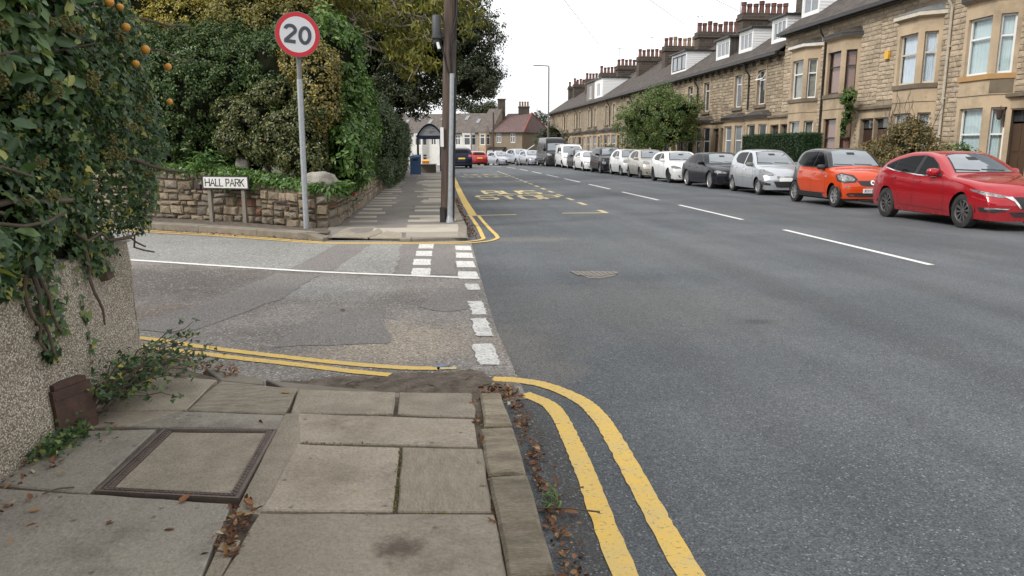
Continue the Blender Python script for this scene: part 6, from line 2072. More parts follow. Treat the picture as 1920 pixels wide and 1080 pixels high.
# ------------------------------------------------------------------ street name sign
hp = empty('street_name_sign', (-3.9, 15.42, 0.1), label='white HALL PARK street-name plate on two grey posts', cat='street sign')
U = Vector((.93, -.37, 0)).normalized(); N = Vector((-.37, -.93, 0)).normalized()
fr = Fr((-3.90 - U.x * .51, 15.38 - U.y * .51, 0), U, N)
fbox(MB(), fr, -.012, 1.032, .775, 1.035, -.03, .0).build('sign_backboard', M_BLACKP, hp)
fbox(MB(), fr, .012, 1.008, .80, 1.012, .001, .006).build('name_plate', pm('enamel_white', (0.70, 0.70, 0.68), (0.60, 0.59, 0.56), rough=.45, vs=9), hp)
mb = MB()
u = .055
for ch in 'HALL PARK':
    if ch == ' ': u += .055; continue
    w = {'H': .098, 'A': .098, 'L': .07, 'P': .07, 'R': .085, 'K': .085}[ch]
    for q in letter_quads(ch, u,   .838, w, .135, .0195): mb.add([fr.p(p.x, p.y, .0085) for p in q], [(0, 1, 2, 3)])
    for pl in GLYPH[ch]:        # small bracket serifs at the stroke ends
        for e in (pl[0], pl[-1]):
            if e[1] in (0, 1) and not (ch == 'P' and e[0] > .1) and not (ch == 'R' and e == (0, .5)):
                x = u + e[0] * w; z = .838 + e[1] * .135
                sgn = -1 if e[1] == 0 else 1
                mb.add([fr.p(x - .017, z + sgn * .004, .0089), fr.p(x + .017, z + sgn * .004, .0089), fr.p(x + .017, z - sgn * .005, .0089), fr.p(x - .017, z - sgn * .005, .0089)], [(0, 1, 2, 3)])
    u += w + .021
mb.build('lettering', M_PTXT, hp)
M_POST = pm('concrete_post', (0.24, 0.215, 0.18), (0.17, 0.152, 0.125), rough=.9, vs=6, bump=.3, bs=60)
for uu in (.10, .87):
    fbox(MB(), fr, uu - .038, uu + .038, .06, 1.02, -.09, -.031).build('post', M_POST, hp)

# ------------------------------------------------------------------ telegraph pole
M_WOOD = newmat('pole_timber'); t = NT(M_WOOD)
co = t.coord('Object', (9, 9, .35)); co2 = t.coord('Object', (40, 40, .8))
c = t.ramp(t.noise(co, 2.0, 6, .6), [(.3, (0.04, 0.027, 0.021)), (.5, (0.088, 0.062, 0.049)), (.7, (0.15, 0.112, 0.09))])
c = t.vscale(c, t.noise(co2, 2.0, 4, .6), .6, 1.4)
t.out(Base_Color=c, Roughness=.9, Normal=t.bump(t.noise(co2, 2.0, 4, .6), .6, .02))
tp = empty('telegraph_pole', (.44, 15.05, .12), label='brown timber telegraph pole with a steel cable guard on the far pavement', cat='telegraph pole')
px = lambda z: .435 + (z - .12) * .0300
MB().tube([(px(z), 15.05, z) for z in np.linspace(0.05, 8.2, 14)], [lerp(.138, .112, k / 13) for k in range(14)], 18).build('pole', M_WOOD, tp, smooth=True)
MB().tube([(px(z) + .045, 14.885, z) for z in np.linspace(.13, 2.98, 6)], [.062, .05, .046, .046, .046, .046], 12).build('cable_guard', M_GALV, tp, smooth=True)
MB().lathe([(.085, 0), (.07, .06), (.05, .14)], 12, Matrix.Translation((px(.1) + .045, 14.88, .125))).build('guard_foot', M_GALV, tp, smooth=True)
MB().tube([(px(z) + .105, 14.935, z) for z in np.linspace(.13, 2.9, 5)], .032, 8).build('cable_guard', M_BLACK, tp, smooth=True)
MB().prism([(px(.1) - .15, 14.88), (px(.1) - .05, 14.86), (px(.1) - .05, 14.92), (px(.1) - .15, 14.95)], .125, .42).build('base_plate', M_BLACKP, tp)
mb = MB()
mb.tube([(px(8), 14.93, 8.0), (px(6) + .1, 14.94, 6), (px(4.4) + .12, 14.95, 4.4), (px(4) + .115, 14.94, 4.05), (px(3.85) + .07, 14.91, 3.85), (px(3.62) + .0, 14.90, 3.62), (px(3.4) - .01, 14.905, 3.35), (px(3) + .03, 14.89, 2.95)], .014, 6)
mb.tube([(px(4.4) + .12, 14.96, 4.4), (px(3.7) + .11, 14.95, 3.65), (px(3.5) + .06, 14.91, 3.5), (px(3.3) + .04, 14.90, 3.2), (px(3) + .055, 14.89, 2.95)], .012, 6)
mb.tube([(px(3.7) - .2, 15.0, 3.72), (px(3.5) - .17, 15.0, 3.55), (px(3.3) - .12, 14.95, 3.35), (px(3) - .05, 14.91, 3.05), (px(2.9) + .03, 14.89, 2.9)], .013, 6)
mb.build('cable', M_BLACK, tp, smooth=True)
MB().box(px(1.8) - .165, px(1.8) - .10, 14.905, 14.935, 1.60, 1.97).build('white_notice', M_WHITE, tp)
jb = empty('junction_box', (px(3.9) - .27, 15.0, 3.75), label='dark grey cylinder junction box bracketed to the telegraph pole', cat='junction box')
MB().lathe([(.0, .42), (.07, .42), (.085, .40), (.085, .05), (.10, .045), (.10, .0), (.06, -.03), (.05, -.09), (0, -.09)], 16, Matrix.Translation((px(3.9) - .26, 15.0, 3.64))).build('housing', pm('dark_grey_plastic', (.055, .056, .06), rough=.55), jb, smooth=True)
MB().box(px(3.9) - .19, px(3.9) - .09, 14.97, 15.03, 3.66, 3.72).build('bracket', M_BLACK, jb)
MB().tube([(px(3.8) - .245, 14.97, 3.56), (px(3.7) - .21, 14.95, 3.44)], .03, 8).build('cable_ties', M_WHITE, jb)

# overhead wires to the houses
def wire(a, b, sag, label):
    pts = []
    for k in range(25):
        t_ = k / 24
        p = Vector(a).lerp(Vector(b), t_); p.z -= sag * 4 * t_ * (1 - t_); pts.append(p)
    tag(MB().tube(pts, .012, 5).build('overhead_wire', M_BLACK), label, 'wire', 'telephone wires from the pole')
PT = (px(7.0), 15.05, 7.0)
wire(PT, (20.4, 78.9, 9.9), .25, 'telephone wire running to the tall aerial above the white dormer')
wire(PT, (20.1, 55.6, 10.0), .12, 'telephone wire running to the second chimney from the right')
wire(PT, (20.1, 47.8, 10.1), .12, 'telephone wire running to the tallest chimney')

# ------------------------------------------------------------------ bus shelter
M_BLUE = pm('dark_blue_frame', (0.012, 0.018, 0.06), rough=.4)
M_SPAN = pm('grey_fanlight', (0.42, 0.435, 0.45), (0.34, 0.35, 0.36), rough=.4, vs=3)
bs = empty('bus_shelter', (.35, 45.5, .12), label='dark blue bus shelter with an arched roof on the left pavement', cat='bus shelter')
XA, XB, YA, YB = -.36, 1.05, 44.2, 48.6
arc = [(lerp(XA, XB, k / 14), 2.28 + .62 * math.sin(math.pi * k / 14) ** .8) for k in range(15)]
for yy in (YA, YB):
    mb = MB()
    for (a, b) in zip(arc[:-1], arc[1:]): mb.tube([(a[0], yy, a[1]), (b[0], yy, b[1])], .05, 6)
    mb.build('arch_frame', M_BLUE, bs)
    MB().add([(x, yy, z) for x, z in arc], [tuple(range(15))]).build('arch_panel', M_SPAN, bs)
    MB().box(XA - .05, XB + .05, yy - .04, yy + .04, 2.14, 2.29).build('beam', M_BLUE, bs)
    MB().box(XB - .06, XB + .06, yy - .06, yy + .06, .1, 2.14).build('post', M_BLUE, bs)
    MB().box(XA - .05, XA + .05, yy - .05, yy + .05, .1, 2.14).build('post', M_BLACKP, bs)
mb = MB()
vs = []
for yy in (YA - .1, YB + .1): vs += [(x, yy, z + .06) for x, z in arc]
mb.add(vs, [(k, k + 1, 16 + k, 15 + k) for k in range(14)])
mb.build('roof', M_BLUE, bs)
MB().box(XA - .01, XA + .01, YA + .1, YB - .1, .45, 2.1).build('side_pane', M_GLASS, bs)
MB().box(XB - .05, XB + .05, YA + .1, YA + 1.2, .15, 2.1).build('advert_panel', pm('dark_panel', (.035, .036, .045), rough=.4), bs)
MB().box(XA + .05, XB - .35, YA + 1.5, YA + 1.54, .12, .6).build('kick_panel', pm('beige_panel', (.24, .20, .155), rough=.8), bs)
MB().box(XA + .05, XB - .3, YA + 1.2, YA + 1.6, .61, .66).build('seat', M_GALV, bs)
for k, (x, z, w) in enumerate([(.05, 2.60, .3), (.5, 2.66, .1), (.36, 2.50, .3), (.30, 2.42, .22)]): MB().box(x, x + w, YA - .012, YA - .006, z, z + .03).build('lettering', M_SWHT if k == 0 else M_SGRY, bs)
gb = empty('litter_bin', (-.5, 43.3, .12), label='blue street bin with a domed top beside the hedge', cat='bin')
M_BINB = pm('bin_blue', (0.05, 0.13, 0.29), (0.065, 0.14, 0.30), rough=.5, vs=4)
MB().prism([(-.80, 43.0), (-.20, 43.0), (-.20, 43.6), (-.80, 43.6)], .12, 1.05).build('body', M_BINB, gb)
MB().lathe([(.43, 0), (.44, .03), (.36, .10), (.16, .15), (0, .155)], 20, Matrix.Translation((-.5, 43.3, 1.06)) @ Matrix.Diagonal((.78, .78, 1, 1))).build('lid', M_BINB, gb, smooth=True)
for k in range(3): MB().box(-.72 + k * .18, -.64 + k * .18, 42.985, 42.999, .2, .95).build('rib', M_BINB, gb)
MB().box(-.64, -.36, 42.97, 42.999, .88, .98).build('slot', M_BLACKP, gb)
grit = empty('grit_bin', (.1, 57, .1), label='orange grit bin seen through the bus shelter', cat='bin')
MB().box(-.15, .35, 56, 56.5, .1, .60).build('body', pm('grit_orange', (.62, .27, .02), rough=.5), grit)
MB().prism([(-.18, 55.96), (.38, 55.96), (.38, 56.54), (-.18, 56.54)], .601, lambda x, y: .66 if y < 56.3 else .76).build('lid', pm('grit_orange', (.62, .27, .02)), grit)

# ------------------------------------------------------------------ street lamp and far pole
lp = empty('street_lamp', (13.4, 81.5, gz(13, 81)), label='tall steel street lamp with a flat arm over the road', cat='street lamp')
MB().tube([(13.4, 81.5, -.4), (13.4, 81.5, 4.2)], .12, 12).build('lower_column', pm('brown_column', (.13, .10, .085), (.10, .08, .07), rough=.6, vs=2), lp, smooth=True)
MB().tube([(13.4, 81.5, 4.2), (13.4, 81.5, 10.1), (13.32, 81.5, 10.18), (12.6, 81.6, 10.24)], [.085, .075, .06, .045], 10).build('column', M_GREYP, lp, smooth=True)
MB().prism([(11.75, 81.55), (12.65, 81.5), (12.65, 81.72), (11.75, 81.68)], 10.19, 10.28).build('lantern', M_GREYP, lp)
fp = MB().tube([(8.95, 98, -1), (8.95, 98, 6.1)], [.13, .10], 8)
tag(fp.build('far_pole', pm('far_pole_timber', (.075, .055, .045), rough=.9), smooth=True), 'thin brown pole in front of the far houses', 'pole')
fp = MB().tube([(6.05, 98, -1), (6.05, 98, 3.6)], [.09, .07], 8)
tag(fp.build('far_pole', M_GREYP, smooth=True), 'short grey post in front of the white bay-fronted houses', 'pole')

# ------------------------------------------------------------------ far houses across the end of the street
K0 = Vector((13.2, 102.0, 0)); FU = Vector((-.905, .425, 0)); FW = Vector((.425, .905, 0))
GB = -1.6


def fh_point(u, w, z): return tuple(K0 + FU * u + FW * w + Vector((0, 0, z)))


def far_house(u0, u1, ze, zr, depth, label, wallm, roofm, hip0=False, bays=(), wins=(), apex=None, chim=None, winm=M_WHITE, roofl=(), sub=1.0):
    h = empty('far_house', fh_point((u0 + u1) / 2, 0, GB), label=label, cat='house', group='houses across the end of the street')
    fr = Fr(K0, FU, -FW)
    holes = [(a, b, c, d) for a, b, c, d in wins]
    panel(MB(), fr, u0, u1, GB, ze, holes, .12).build('wall', wallm, h)
    s = MB()
    for u in (u0, u1): s.add([fh_point(u, 0, GB), fh_point(u, depth, GB), fh_point(u, depth, ze), fh_point(u, depth / 2, zr if not (hip0 and u == u0) else ze), fh_point(u, 0, ze)], [(0, 1, 2, 3, 4)])
    s.build('side_wall', wallm if hip0 else M_PEBB, h)
    a = u0 + (apex if hip0 else 0)
    ov = .25
    E0 = ze
    mb = MB()
    f0, f1 = fh_point(u0 - (ov if hip0 else 0), -ov, E0 - .05), fh_point(u1, -ov, E0 - .05)
    r0, r1 = fh_point(a, depth / 2, zr), fh_point(u1, depth / 2, zr)
    b0, b1 = fh_point(u0 - (ov if hip0 else 0), depth + ov, E0 - .05), fh_point(u1, depth + ov, E0 - .05)
    mb.add([f0, f1, r1, r0], [(0, 1, 2, 3)]); mb.add([b0, b1, r1, r0], [(0, 1, 2, 3)])
    if hip0: mb.add([f0, r0, b0], [(0, 1, 2)])
    rf = mb.build('roof', roofm, h)
    if hip0:
        rm = pm('red_ridge_tile', (.26, .075, .05), rough=.8)
        MB().tube([f0, tuple(Vector(r0) + Vector((0, 0, .05)))], .10, 6).tube([tuple(Vector(r0) + Vector((0, 0, .05))), b0], .10, 6).build('hip_tiles', rm, rf)
    fbox(MB(), fr, u0 - (ov if hip0 else 0), u1, ze - .16, ze - .02, ov - .02, ov + .08).build('gutter', M_BLACKP, rf)
    for (a_, b_, c_, d_) in holes:
        window(fr, a_, b_, c_, d_, h, winm, rec=.06, transom=.68, mull=1, fw=.09, detail=1, pane=M_PANE)
    for (bc, hw_, dp, zb, zt, bm_) in bays:
        A, B, C_, D = (bc - hw_, 0), (bc - hw_ * .55, dp), (bc + hw_ * .55, dp), (bc + hw_, 0)
        pts = [A, B, C_, D]
        wb = MB(); ww = []
        for p, q in zip(pts[:-1], pts[1:]):
            o = K0 + FU * p[0] - FW * p[1]; e = K0 + FU * q[0] - FW * q[1]
            uu = (e - o); nn = Vector((uu.y, -uu.x, 0))
            f2 = Fr(o, uu, nn if nn.dot(-FW) > -.01 else -nn)
            Lb = uu.length
            hs = [(.12, Lb - .12, zt - 1.75, zt - .25), (.12, Lb - .12, zt - 4.3, zt - 2.9)]
            panel(wb, f2, 0, Lb, zb, zt, hs, .1)
            ww += [(f2, x) for x in hs]
        bo = wb.build('bay', bm_, h)
        for f2, x in ww: window(f2, *x, bo, M_WHITE, rec=.04, transom=.7, fw=.09, detail=1, pane=M_PANE)
        top = [fh_point(p[0], -p[1] - .1, zt) for p in pts]
        MB().add(top + [fh_point(bc, .9, zt + .9)], [(0, 1, 4), (1, 2, 4), (2, 3, 4), (0, 4, 3)]).build('bay_roof', roofm, bo)
    for (uu, t0) in roofl:
        z0, z1 = lerp(ze, zr, t0), lerp(ze, zr, t0 + .22)
        w0, w1 = lerp(0, depth / 2, t0), lerp(0, depth / 2, t0 + .22)
        MB().add([fh_point(uu, w0 - .05, z0 + .1), fh_point(uu + .5, w0 - .05, z0 + .1), fh_point(uu + .5, w1 - .05, z1 + .1), fh_point(uu, w1 - .05, z1 + .1)], [(0, 1, 2, 3)]).build('rooflight', M_PANEL, rf)
    if chim:
        u, w, zt, n, sx, sy = chim
        p = Vector(fh_point(u, w, 0))
        mb = MB(); mb.box(p.x - sx, p.x + sx, p.y - sy, p.y + sy, ze, zt); mb.box(p.x - sx - .08, p.x + sx + .08, p.y - sy - .08, p.y + sy + .08, zt, zt + .16)
        ch = mb.build('chimney', M_SOOT, h)
        for k in range(n):
            x = lerp(p.x - sx + .18, p.x + sx - .18, k / max(1, n - 1))
            MB().lathe([(.15, 0), (.12, .5), (.15, .55), (.15, .7)], 10, Matrix.Translation((x, p.y, zt + .15))).build('chimney_pot', M_POTB, ch, smooth=True)
    return h


M_WRENDER = pm('white_render', (.72, .71, .67), (.62, .61, .57), rough=.8, vs=2, kind='World')
hh = far_house(0, 4.4, 3.75, 6.5, 14.0, 'beige pebbledash house with a red-ridged hipped roof at the end of the street', M_PEBB, M_SLATER, hip0=True, apex=.8, wins=[(1.0, 1.7, 2.3, 3.55), (3.0, 3.7, 2.3, 3.55)], chim=(2.0, 7.0, 7.3, 4, .75, .4))
fr = Fr(K0, FU, -FW)
po = MB(); panel(po, Fr(K0 - FW * 1.2, FU, -FW), 2.4, 4.6, GB, 1.35, [(2.55, 4.45, -.6, 1.1)], .08)
pch = po.build('porch', M_WHITE, hh)
window(Fr(K0 - FW * 1.2, FU, -FW), 2.55, 4.45, -.6, 1.1, pch, M_WHITE, rec=.03, transom=.55, mull=3, fw=.07, detail=1, pane=M_PANE)
MB().add([fh_point(2.3, -1.35, 1.36), fh_point(4.7, -1.35, 1.36), fh_point(4.7, 0, 1.75), fh_point(2.3, 0, 1.75)], [(0, 1, 2, 3)]).build('porch_roof', M_BLACKP, hh)
far_house(4.4, 6.4, 3.75, 7.1, 9.0, 'buff stone house with a narrow gabled bay left of the hipped house', M_ASH, M_SLATEG, bays=[(5.4, .9, .9, GB, 3.75, M_ASH)], chim=(4.7, 5.0, 8.3, 0, .5, .55))
for k, nm in enumerate(['right-hand', 'second', 'third', 'left-hand']):
    u0 = 6.4 + 3.7 * k
    far_house(u0, u0 + 3.7, 3.7, 6.5, 9.0, 'white bay-fronted house, %s of the white row beyond the shelter' % nm, M_WRENDER, M_SLATEG, bays=[(u0 + 1.25, 1.1, .9, GB, 3.7, M_WRENDER)], wins=[(u0 + 2.6, u0 + 3.4, 2.0, 3.4)],
              roofl=[(u0 + .6, .45), (u0 + 2.6, .62)])
# white rail beside the hipped house
tag(MB().tube([fh_point(0.3, -3.0, .1), fh_point(-2.2, -1.5, 2.0)], .06, 6).build('white_handrail', M_WHITE), 'white sloping handrail beside the pebbledash house', 'handrail')
# house glimpsed above the hedge at the upper left
gh = empty('garden_house', (-14, 34, 1), label='grey house with a white window glimpsed above the hedge at upper left', cat='house')
frh = Fr((-17, 33.5, 0), (1, .08, 0), (.08, -1, 0))
panel(MB(), frh, 0, 7.0, 0.8, 9.5, [(4.0, 5.0, 6.6, 8.0), (5.6, 6.5, 6.6, 8.0)], .1).build('wall', M_RENDER, gh)
for a, b in ((4.0, 5.0), (5.6, 6.5)): window(frh, a, b, 6.6, 8.0, gh, M_WHITE, rec=.03, transom=.6, mull=1, fw=.07, detail=1, pane=M_PANEL)
fbox(MB(), frh, 3.6, 5.4, 6.2, 6.42, .0, .25).build('white_balcony', M_WHITE, gh)
MB().add([(-17.3, 33, 9.45), (-9.7, 33.6, 9.45), (-10, 38, 12), (-17, 37.5, 12)], [(0, 1, 2, 3)]).build('roof', M_SLATE, gh)
# ================================================================== foliage
T_OVAL = (np.array([(0, 0, 0), (.3, -.24, .06), (.7, -.2, .04), (1, 0, -.1), (.7, .2, .04), (.3, .24, .06)], float), np.array([(0, 1, 2, 3), (0, 3, 4, 5)]))
T_LANCE = (np.array([(0, 0, 0), (.3, -.15, .05), (.65, -.13, .03), (1, 0, -.22), (.65, .13, .03), (.3, .15, .05)], float), np.array([(0, 1, 2, 3), (0, 3, 4, 5)]))
T_IVY = (np.array([(.1, 0, -.02), (-.04, -.30, .03), (.28, -.46, -.02), (.45, -.24, .05), (1, 0, -.08), (.45, .24, .05), (.28, .46, -.02), (-.04, .30, .03)], float),
         np.array([(0, 1, 2), (0, 2, 3), (0, 3, 4), (0, 4, 5), (0, 5, 6), (0, 6, 7)]))
T_SM = (np.array([(0, 0, 0), (.5, -.30, .05), (1, 0, -.05), (.5, .30, .05)], float), np.array([(0, 1, 2, 3)]))
T_STRAP = (np.array([(0, -.05, 0), (0, .05, 0), (.4, .065, .28), (.4, -.065, .28), (.8, .05, .2), (.8, -.05, .2), (1.0, .0, .0), (1.0, -.004, .0)], float), np.array([(0, 3, 2, 1), (3, 5, 4, 2), (5, 7, 6, 4)]))


def unit(a): return a / np.maximum(1e-9, np.linalg.norm(a, axis=1, keepdims=True))


def leaves_mesh(name, P, Nn, size, tpl, mat, axis=None, droop=0.0, wob=0.5):
    n = len(P)
    T, F = tpl
    Nn = unit(Nn + RNG.normal(0, wob, (n, 3)))
    d = RNG.normal(0, 1, (n, 3)) if axis is None else axis + RNG.normal(0, .35, (n, 3))
    d[:, 2] -= droop
    e1 = unit(d - Nn * np.sum(d * Nn, axis=1, keepdims=True))
    e2 = np.cross(Nn, e1)
    S = np.asarray(size).reshape(-1, 1, 1)
    V = P[:, None, :] + S * (T[None, :, 0:1] * e1[:, None, :] + T[None, :, 1:2] * e2[:, None, :] + T[None, :, 2:3] * Nn[:, None, :])
    k = len(T)
    FF = (F[None, :, :] + (np.arange(n) * k)[:, None, None]).reshape(-1, F.shape[1])
    return np_mesh(name, V.reshape(-1, 3), FF, mat)


def clumps(ells, ncl, per, crad, shell=(.72, 1.04), keep=None, flat=1.0):
    """leaf positions and normals in clumps spread over ellipsoid shells"""
    vol = np.array([r[0] * r[1] + r[1] * r[2] + r[0] * r[2] for c, r in ells])
    cnt = np.maximum(1, (ncl * vol / vol.sum()).astype(int))
    PP, NN = [], []
    for (c, r), m in zip(ells, cnt):
        u = unit(RNG.normal(0, 1, (m, 3)))
        rad = RNG.uniform(shell[0], shell[1], (m, 1)) * (1 + .10 * np.sin(u[:, 0:1] * 5 + c[0]) * np.cos(u[:, 2:3] * 6 + c[1]))
        cc = np.array(c) + u * np.array(r) * rad
        out = unit(u / np.array(r))
        q = unit(RNG.normal(0, 1, (m, per, 3)).reshape(-1, 3)).reshape(m, per, 3)
        rr = crad * RNG.uniform(.25, 1.0, (m, per, 1)) * RNG.uniform(.6, 1.3, (m, 1, 1))
        p = cc[:, None, :] + q * rr * np.array([1, 1, flat])
        nn = q * .55 + out[:, None, :] * .75 + np.array([0, 0, .35])
        PP.append(p.reshape(-1, 3)); NN.append(nn.reshape(-1, 3))
    P, N_ = np.concatenate(PP), np.concatenate(NN)
    if keep is not None:
        k = keep(P)
        P, N_ = P[k], N_[k]
    return P, N_


M_TWIG = pm('twig_bark', (0.075, 0.055, 0.04), (0.12, 0.092, 0.07), rough=.9, vs=8, bump=.4, bs=30)
M_BRANCH = pm('pale_branch_bark', (0.30, 0.265, 0.21), (0.19, 0.165, 0.13), rough=.9, vs=8, bump=.4, bs=30)
M_CORE = pm('shade_core_black', (0.008, 0.010, 0.006), (0.018, 0.019, 0.011), rough=1.0, spec=0.0, vs=6, kind='World')  # near-black filler: the foliage's inner shade is put into its colour


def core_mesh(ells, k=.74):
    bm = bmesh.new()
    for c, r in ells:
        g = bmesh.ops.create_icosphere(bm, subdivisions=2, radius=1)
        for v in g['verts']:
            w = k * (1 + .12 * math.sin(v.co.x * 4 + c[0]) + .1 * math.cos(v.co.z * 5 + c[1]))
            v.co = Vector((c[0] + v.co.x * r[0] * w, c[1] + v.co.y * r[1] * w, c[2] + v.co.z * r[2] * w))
    me = bpy.data.meshes.new('shade_core'); bm.to_mesh(me); bm.free(); me.materials.append(M_CORE)
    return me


def shrub(name, label, cat, base, ells, ncl, per, crad, size, tpl, mat, shell=(.74, 1.04), keep=None, core=.74, droop=0.0, group=None, flat=1.0, stems=None, wob=.5):
    r = empty(name, base, label=label, cat=cat, group=group)
    P, N_ = clumps(ells, ncl, per, crad, shell, keep, flat)
    s = RNG.uniform(size[0], size[1], len(P))
    tag(link('foliage', leaves_mesh('foliage', P, N_, s, tpl, mat, droop=droop, wob=wob), r), kind='stuff')
    if core: link('shade_core', core_mesh(ells, core), r)
    mb = MB()
    for (a, b) in (stems or [(base, ells[0][0])]):
        mb.tube([a, tuple(lerp(a[i], b[i], .5) + random.uniform(-.08, .08) for i in range(3)), b], [.05, .04, .015], 6)
    mb.build('stem', M_TWIG, r, smooth=True)
    return r


L_DARK = leafmat('dark_evergreen_leaf', [(0, (0.016, 0.034, 0.011)), (.5, (0.032, 0.060, 0.018)), (.85, (0.062, 0.095, 0.026)), (1, (0.12, 0.135, 0.04))], spec=.25, trans=.2, gain=1.45)
L_VARI = leafmat('variegated_leaf', [(0, (0.03, 0.052, 0.017)), (.4, (0.062, 0.085, 0.03)), (.75, (0.125, 0.13, 0.048)), (1, (0.26, 0.225, 0.09))], trans=.2, gain=1.2)
L_VARY = leafmat('golden_variegated_leaf', [(0, (0.06, 0.075, 0.025)), (.4, (0.16, 0.145, 0.05)), (.8, (0.28, 0.225, 0.07)), (1, (0.48, 0.34, 0.06))], trans=.2, gain=1.15)
L_LAUR = leafmat('bright_laurel_leaf', [(0, (0.026, 0.066, 0.014)), (.5, (0.058, 0.118, 0.024)), (1, (0.15, 0.21, 0.06))], rough=.35, trans=.25, gain=1.4)
L_CONI = leafmat('dark_hedge_leaf', [(0, (0.02, 0.038, 0.014)), (.6, (0.045, 0.075, 0.028)), (1, (0.09, 0.115, 0.05))], trans=.15)
L_GOLD = leafmat('golden_shrub_leaf', [(0, (0.10, 0.10, 0.02)), (.5, (0.26, 0.21, 0.03)), (1, (0.48, 0.38, 0.06))], trans=.25, gain=1.1)
L_OLIV = leafmat('olive_leaf', [(0, (0.06, 0.065, 0.018)), (.5, (0.14, 0.125, 0.032)), (1, (0.25, 0.20, 0.05))], trans=.3)
L_YTREE = leafmat('yellowing_tree_leaf', [(0, (0.075, 0.085, 0.018)), (.45, (0.165, 0.165, 0.034)), (.8, (0.26, 0.24, 0.055)), (1, (0.38, 0.33, 0.08))], trans=.3, gain=1.15)
L_DTREE = leafmat('dark_tree_leaf', [(0, (0.016, 0.026, 0.011)), (.55, (0.034, 0.048, 0.019)), (.88, (0.06, 0.07, 0.028)), (1, (0.12, 0.11, 0.045))], trans=.15, gain=1.15)
L_STREET = leafmat('street_tree_leaf', [(0, (0.03, 0.065, 0.018)), (.5, (0.06, 0.11, 0.028)), (.85, (0.125, 0.145, 0.036)), (1, (0.21, 0.18, 0.045))], trans=.25)
L_BOX = leafmat('clipped_hedge_leaf', [(0, (0.010, 0.032, 0.010)), (.6, (0.020, 0.058, 0.018)), (1, (0.04, 0.085, 0.028))], trans=.1, gain=1.1)
L_BROWNISH = leafmat('autumn_shrub_leaf', [(0, (0.04, 0.045, 0.018)), (.4, (0.085, 0.075, 0.03)), (.8, (0.17, 0.12, 0.045)), (1, (0.26, 0.17, 0.06))], trans=.2)
L_IVY = leafmat('ivy_leaf', [(0, (0.014, 0.036, 0.013)), (.45, (0.030, 0.066, 0.020)), (.8, (0.062, 0.105, 0.030)), (.94, (0.13, 0.16, 0.04)), (1, (0.30, 0.26, 0.05))], rough=.42, spec=.4, trans=.2, gain=1.35)
L_LONG = leafmat('long_leaf', [(0, (0.035, 0.075, 0.026)), (.6, (0.065, 0.125, 0.042)), (.9, (0.12, 0.18, 0.05)), (1, (0.32, 0.30, 0.08))], rough=.36, spec=.5, trans=.2)
L_FRESH = leafmat('fresh_green_leaf', [(0, (0.04, 0.095, 0.02)), (.6, (0.08, 0.16, 0.034)), (1, (0.15, 0.23, 0.06))], rough=.4, trans=.25, gain=1.1)

# ---- shrubs behind the stone wall
shrub('evergreen_hedge', 'tall dark evergreen hedge behind the street-name sign', 'hedge', (-4.6, 17.3, .9), [((-4.5, 17.7, 2.55), (2.0, 1.2, 1.7)), ((-6.6, 18.7, 2.5), (1.7, 1.2, 1.75)), ((-2.7, 17.1, 3.0), (1.15, 1.0, 1.25)), ((-8.6, 19.8, 2.5), (1.6, 1.2, 1.8))],
      3800, 52, .16, (.045, .08), T_SM, L_DARK, core=.78, shell=(.8, 1.05))
shrub('variegated_shrub', 'olive variegated shrub sprawling behind the speed sign pole', 'shrub', (-3.0, 15.7, .9), [((-3.75, 16.15, 1.75), (.5, .45, .34)), ((-3.3, 15.95, 2.2), (.6, .45, .3)), ((-3.0, 15.7, 1.62), (.6, .5, .36)), ((-2.5, 15.45, 1.95), (.6, .5, .42)), ((-2.35, 15.2, 1.4), (.5, .4, .36)), ((-2.9, 15.9, 2.62), (.55, .4, .25)), ((-2.1, 15.3, 2.35), (.4, .4, .35)), ((-3.9, 16.4, 2.35), (.4, .4, .25))],
      1000, 44, .12, (.04, .075), T_SM, L_VARI, core=.8)
shrub('golden_variegated_shrub', 'golden variegated shrub immediately right of the speed sign', 'shrub', (-1.95, 15.4, .9), [((-1.98, 15.35, 2.75), (.42, .5, .85)), ((-2.35, 15.7, 3.25), (.45, .4, .45))], 330, 40, .12, (.04, .07), T_SM, L_VARY)
shrub('laurel_hedge', 'bright green leafy hedge along the left pavement', 'hedge', (-1.8, 17.0, .8), [((-2.0, 17.0, 3.25), (.75, 1.2, 1.2)), ((-1.72, 18.2, 1.95), (.55, 2.6, 1.2)), ((-1.75, 20.5, 2.3), (.55, 2.4, 1.1)), ((-1.55, 16.0, 1.45), (.35, 1.0, .8))],
      900, 30, .2, (.075, .14), T_OVAL, L_LAUR, droop=.6)
shrub('street_hedge', 'dull green overgrown hedge leading to the blue bin', 'hedge', (-1.5, 30, .7), [((-1.6, 25.2, 2.0), (.62, 2.8, 1.45)), ((-1.45, 30.5, 1.85), (.7, 3.6, 1.4)), ((-1.35, 36.5, 1.75), (.72, 4.0, 1.35)), ((-1.3, 41.5, 1.8), (.62, 2.2, 1.5)), ((-1.25, 33, .7), (.35, 9.0, .5))],
      1500, 34, .2, (.05, .10), T_SM, L_CONI)
shrub('golden_shrub', 'golden yellow shrub above the hedge at upper left', 'shrub', (-7.6, 21.5, 1.0), [((-6.2, 21.3, 4.85), (1.0, .8, .7)), ((-7.3, 21.6, 4.9), (1.1, .9, .8))], 520, 36, .16, (.05, .08), T_SM, L_GOLD)
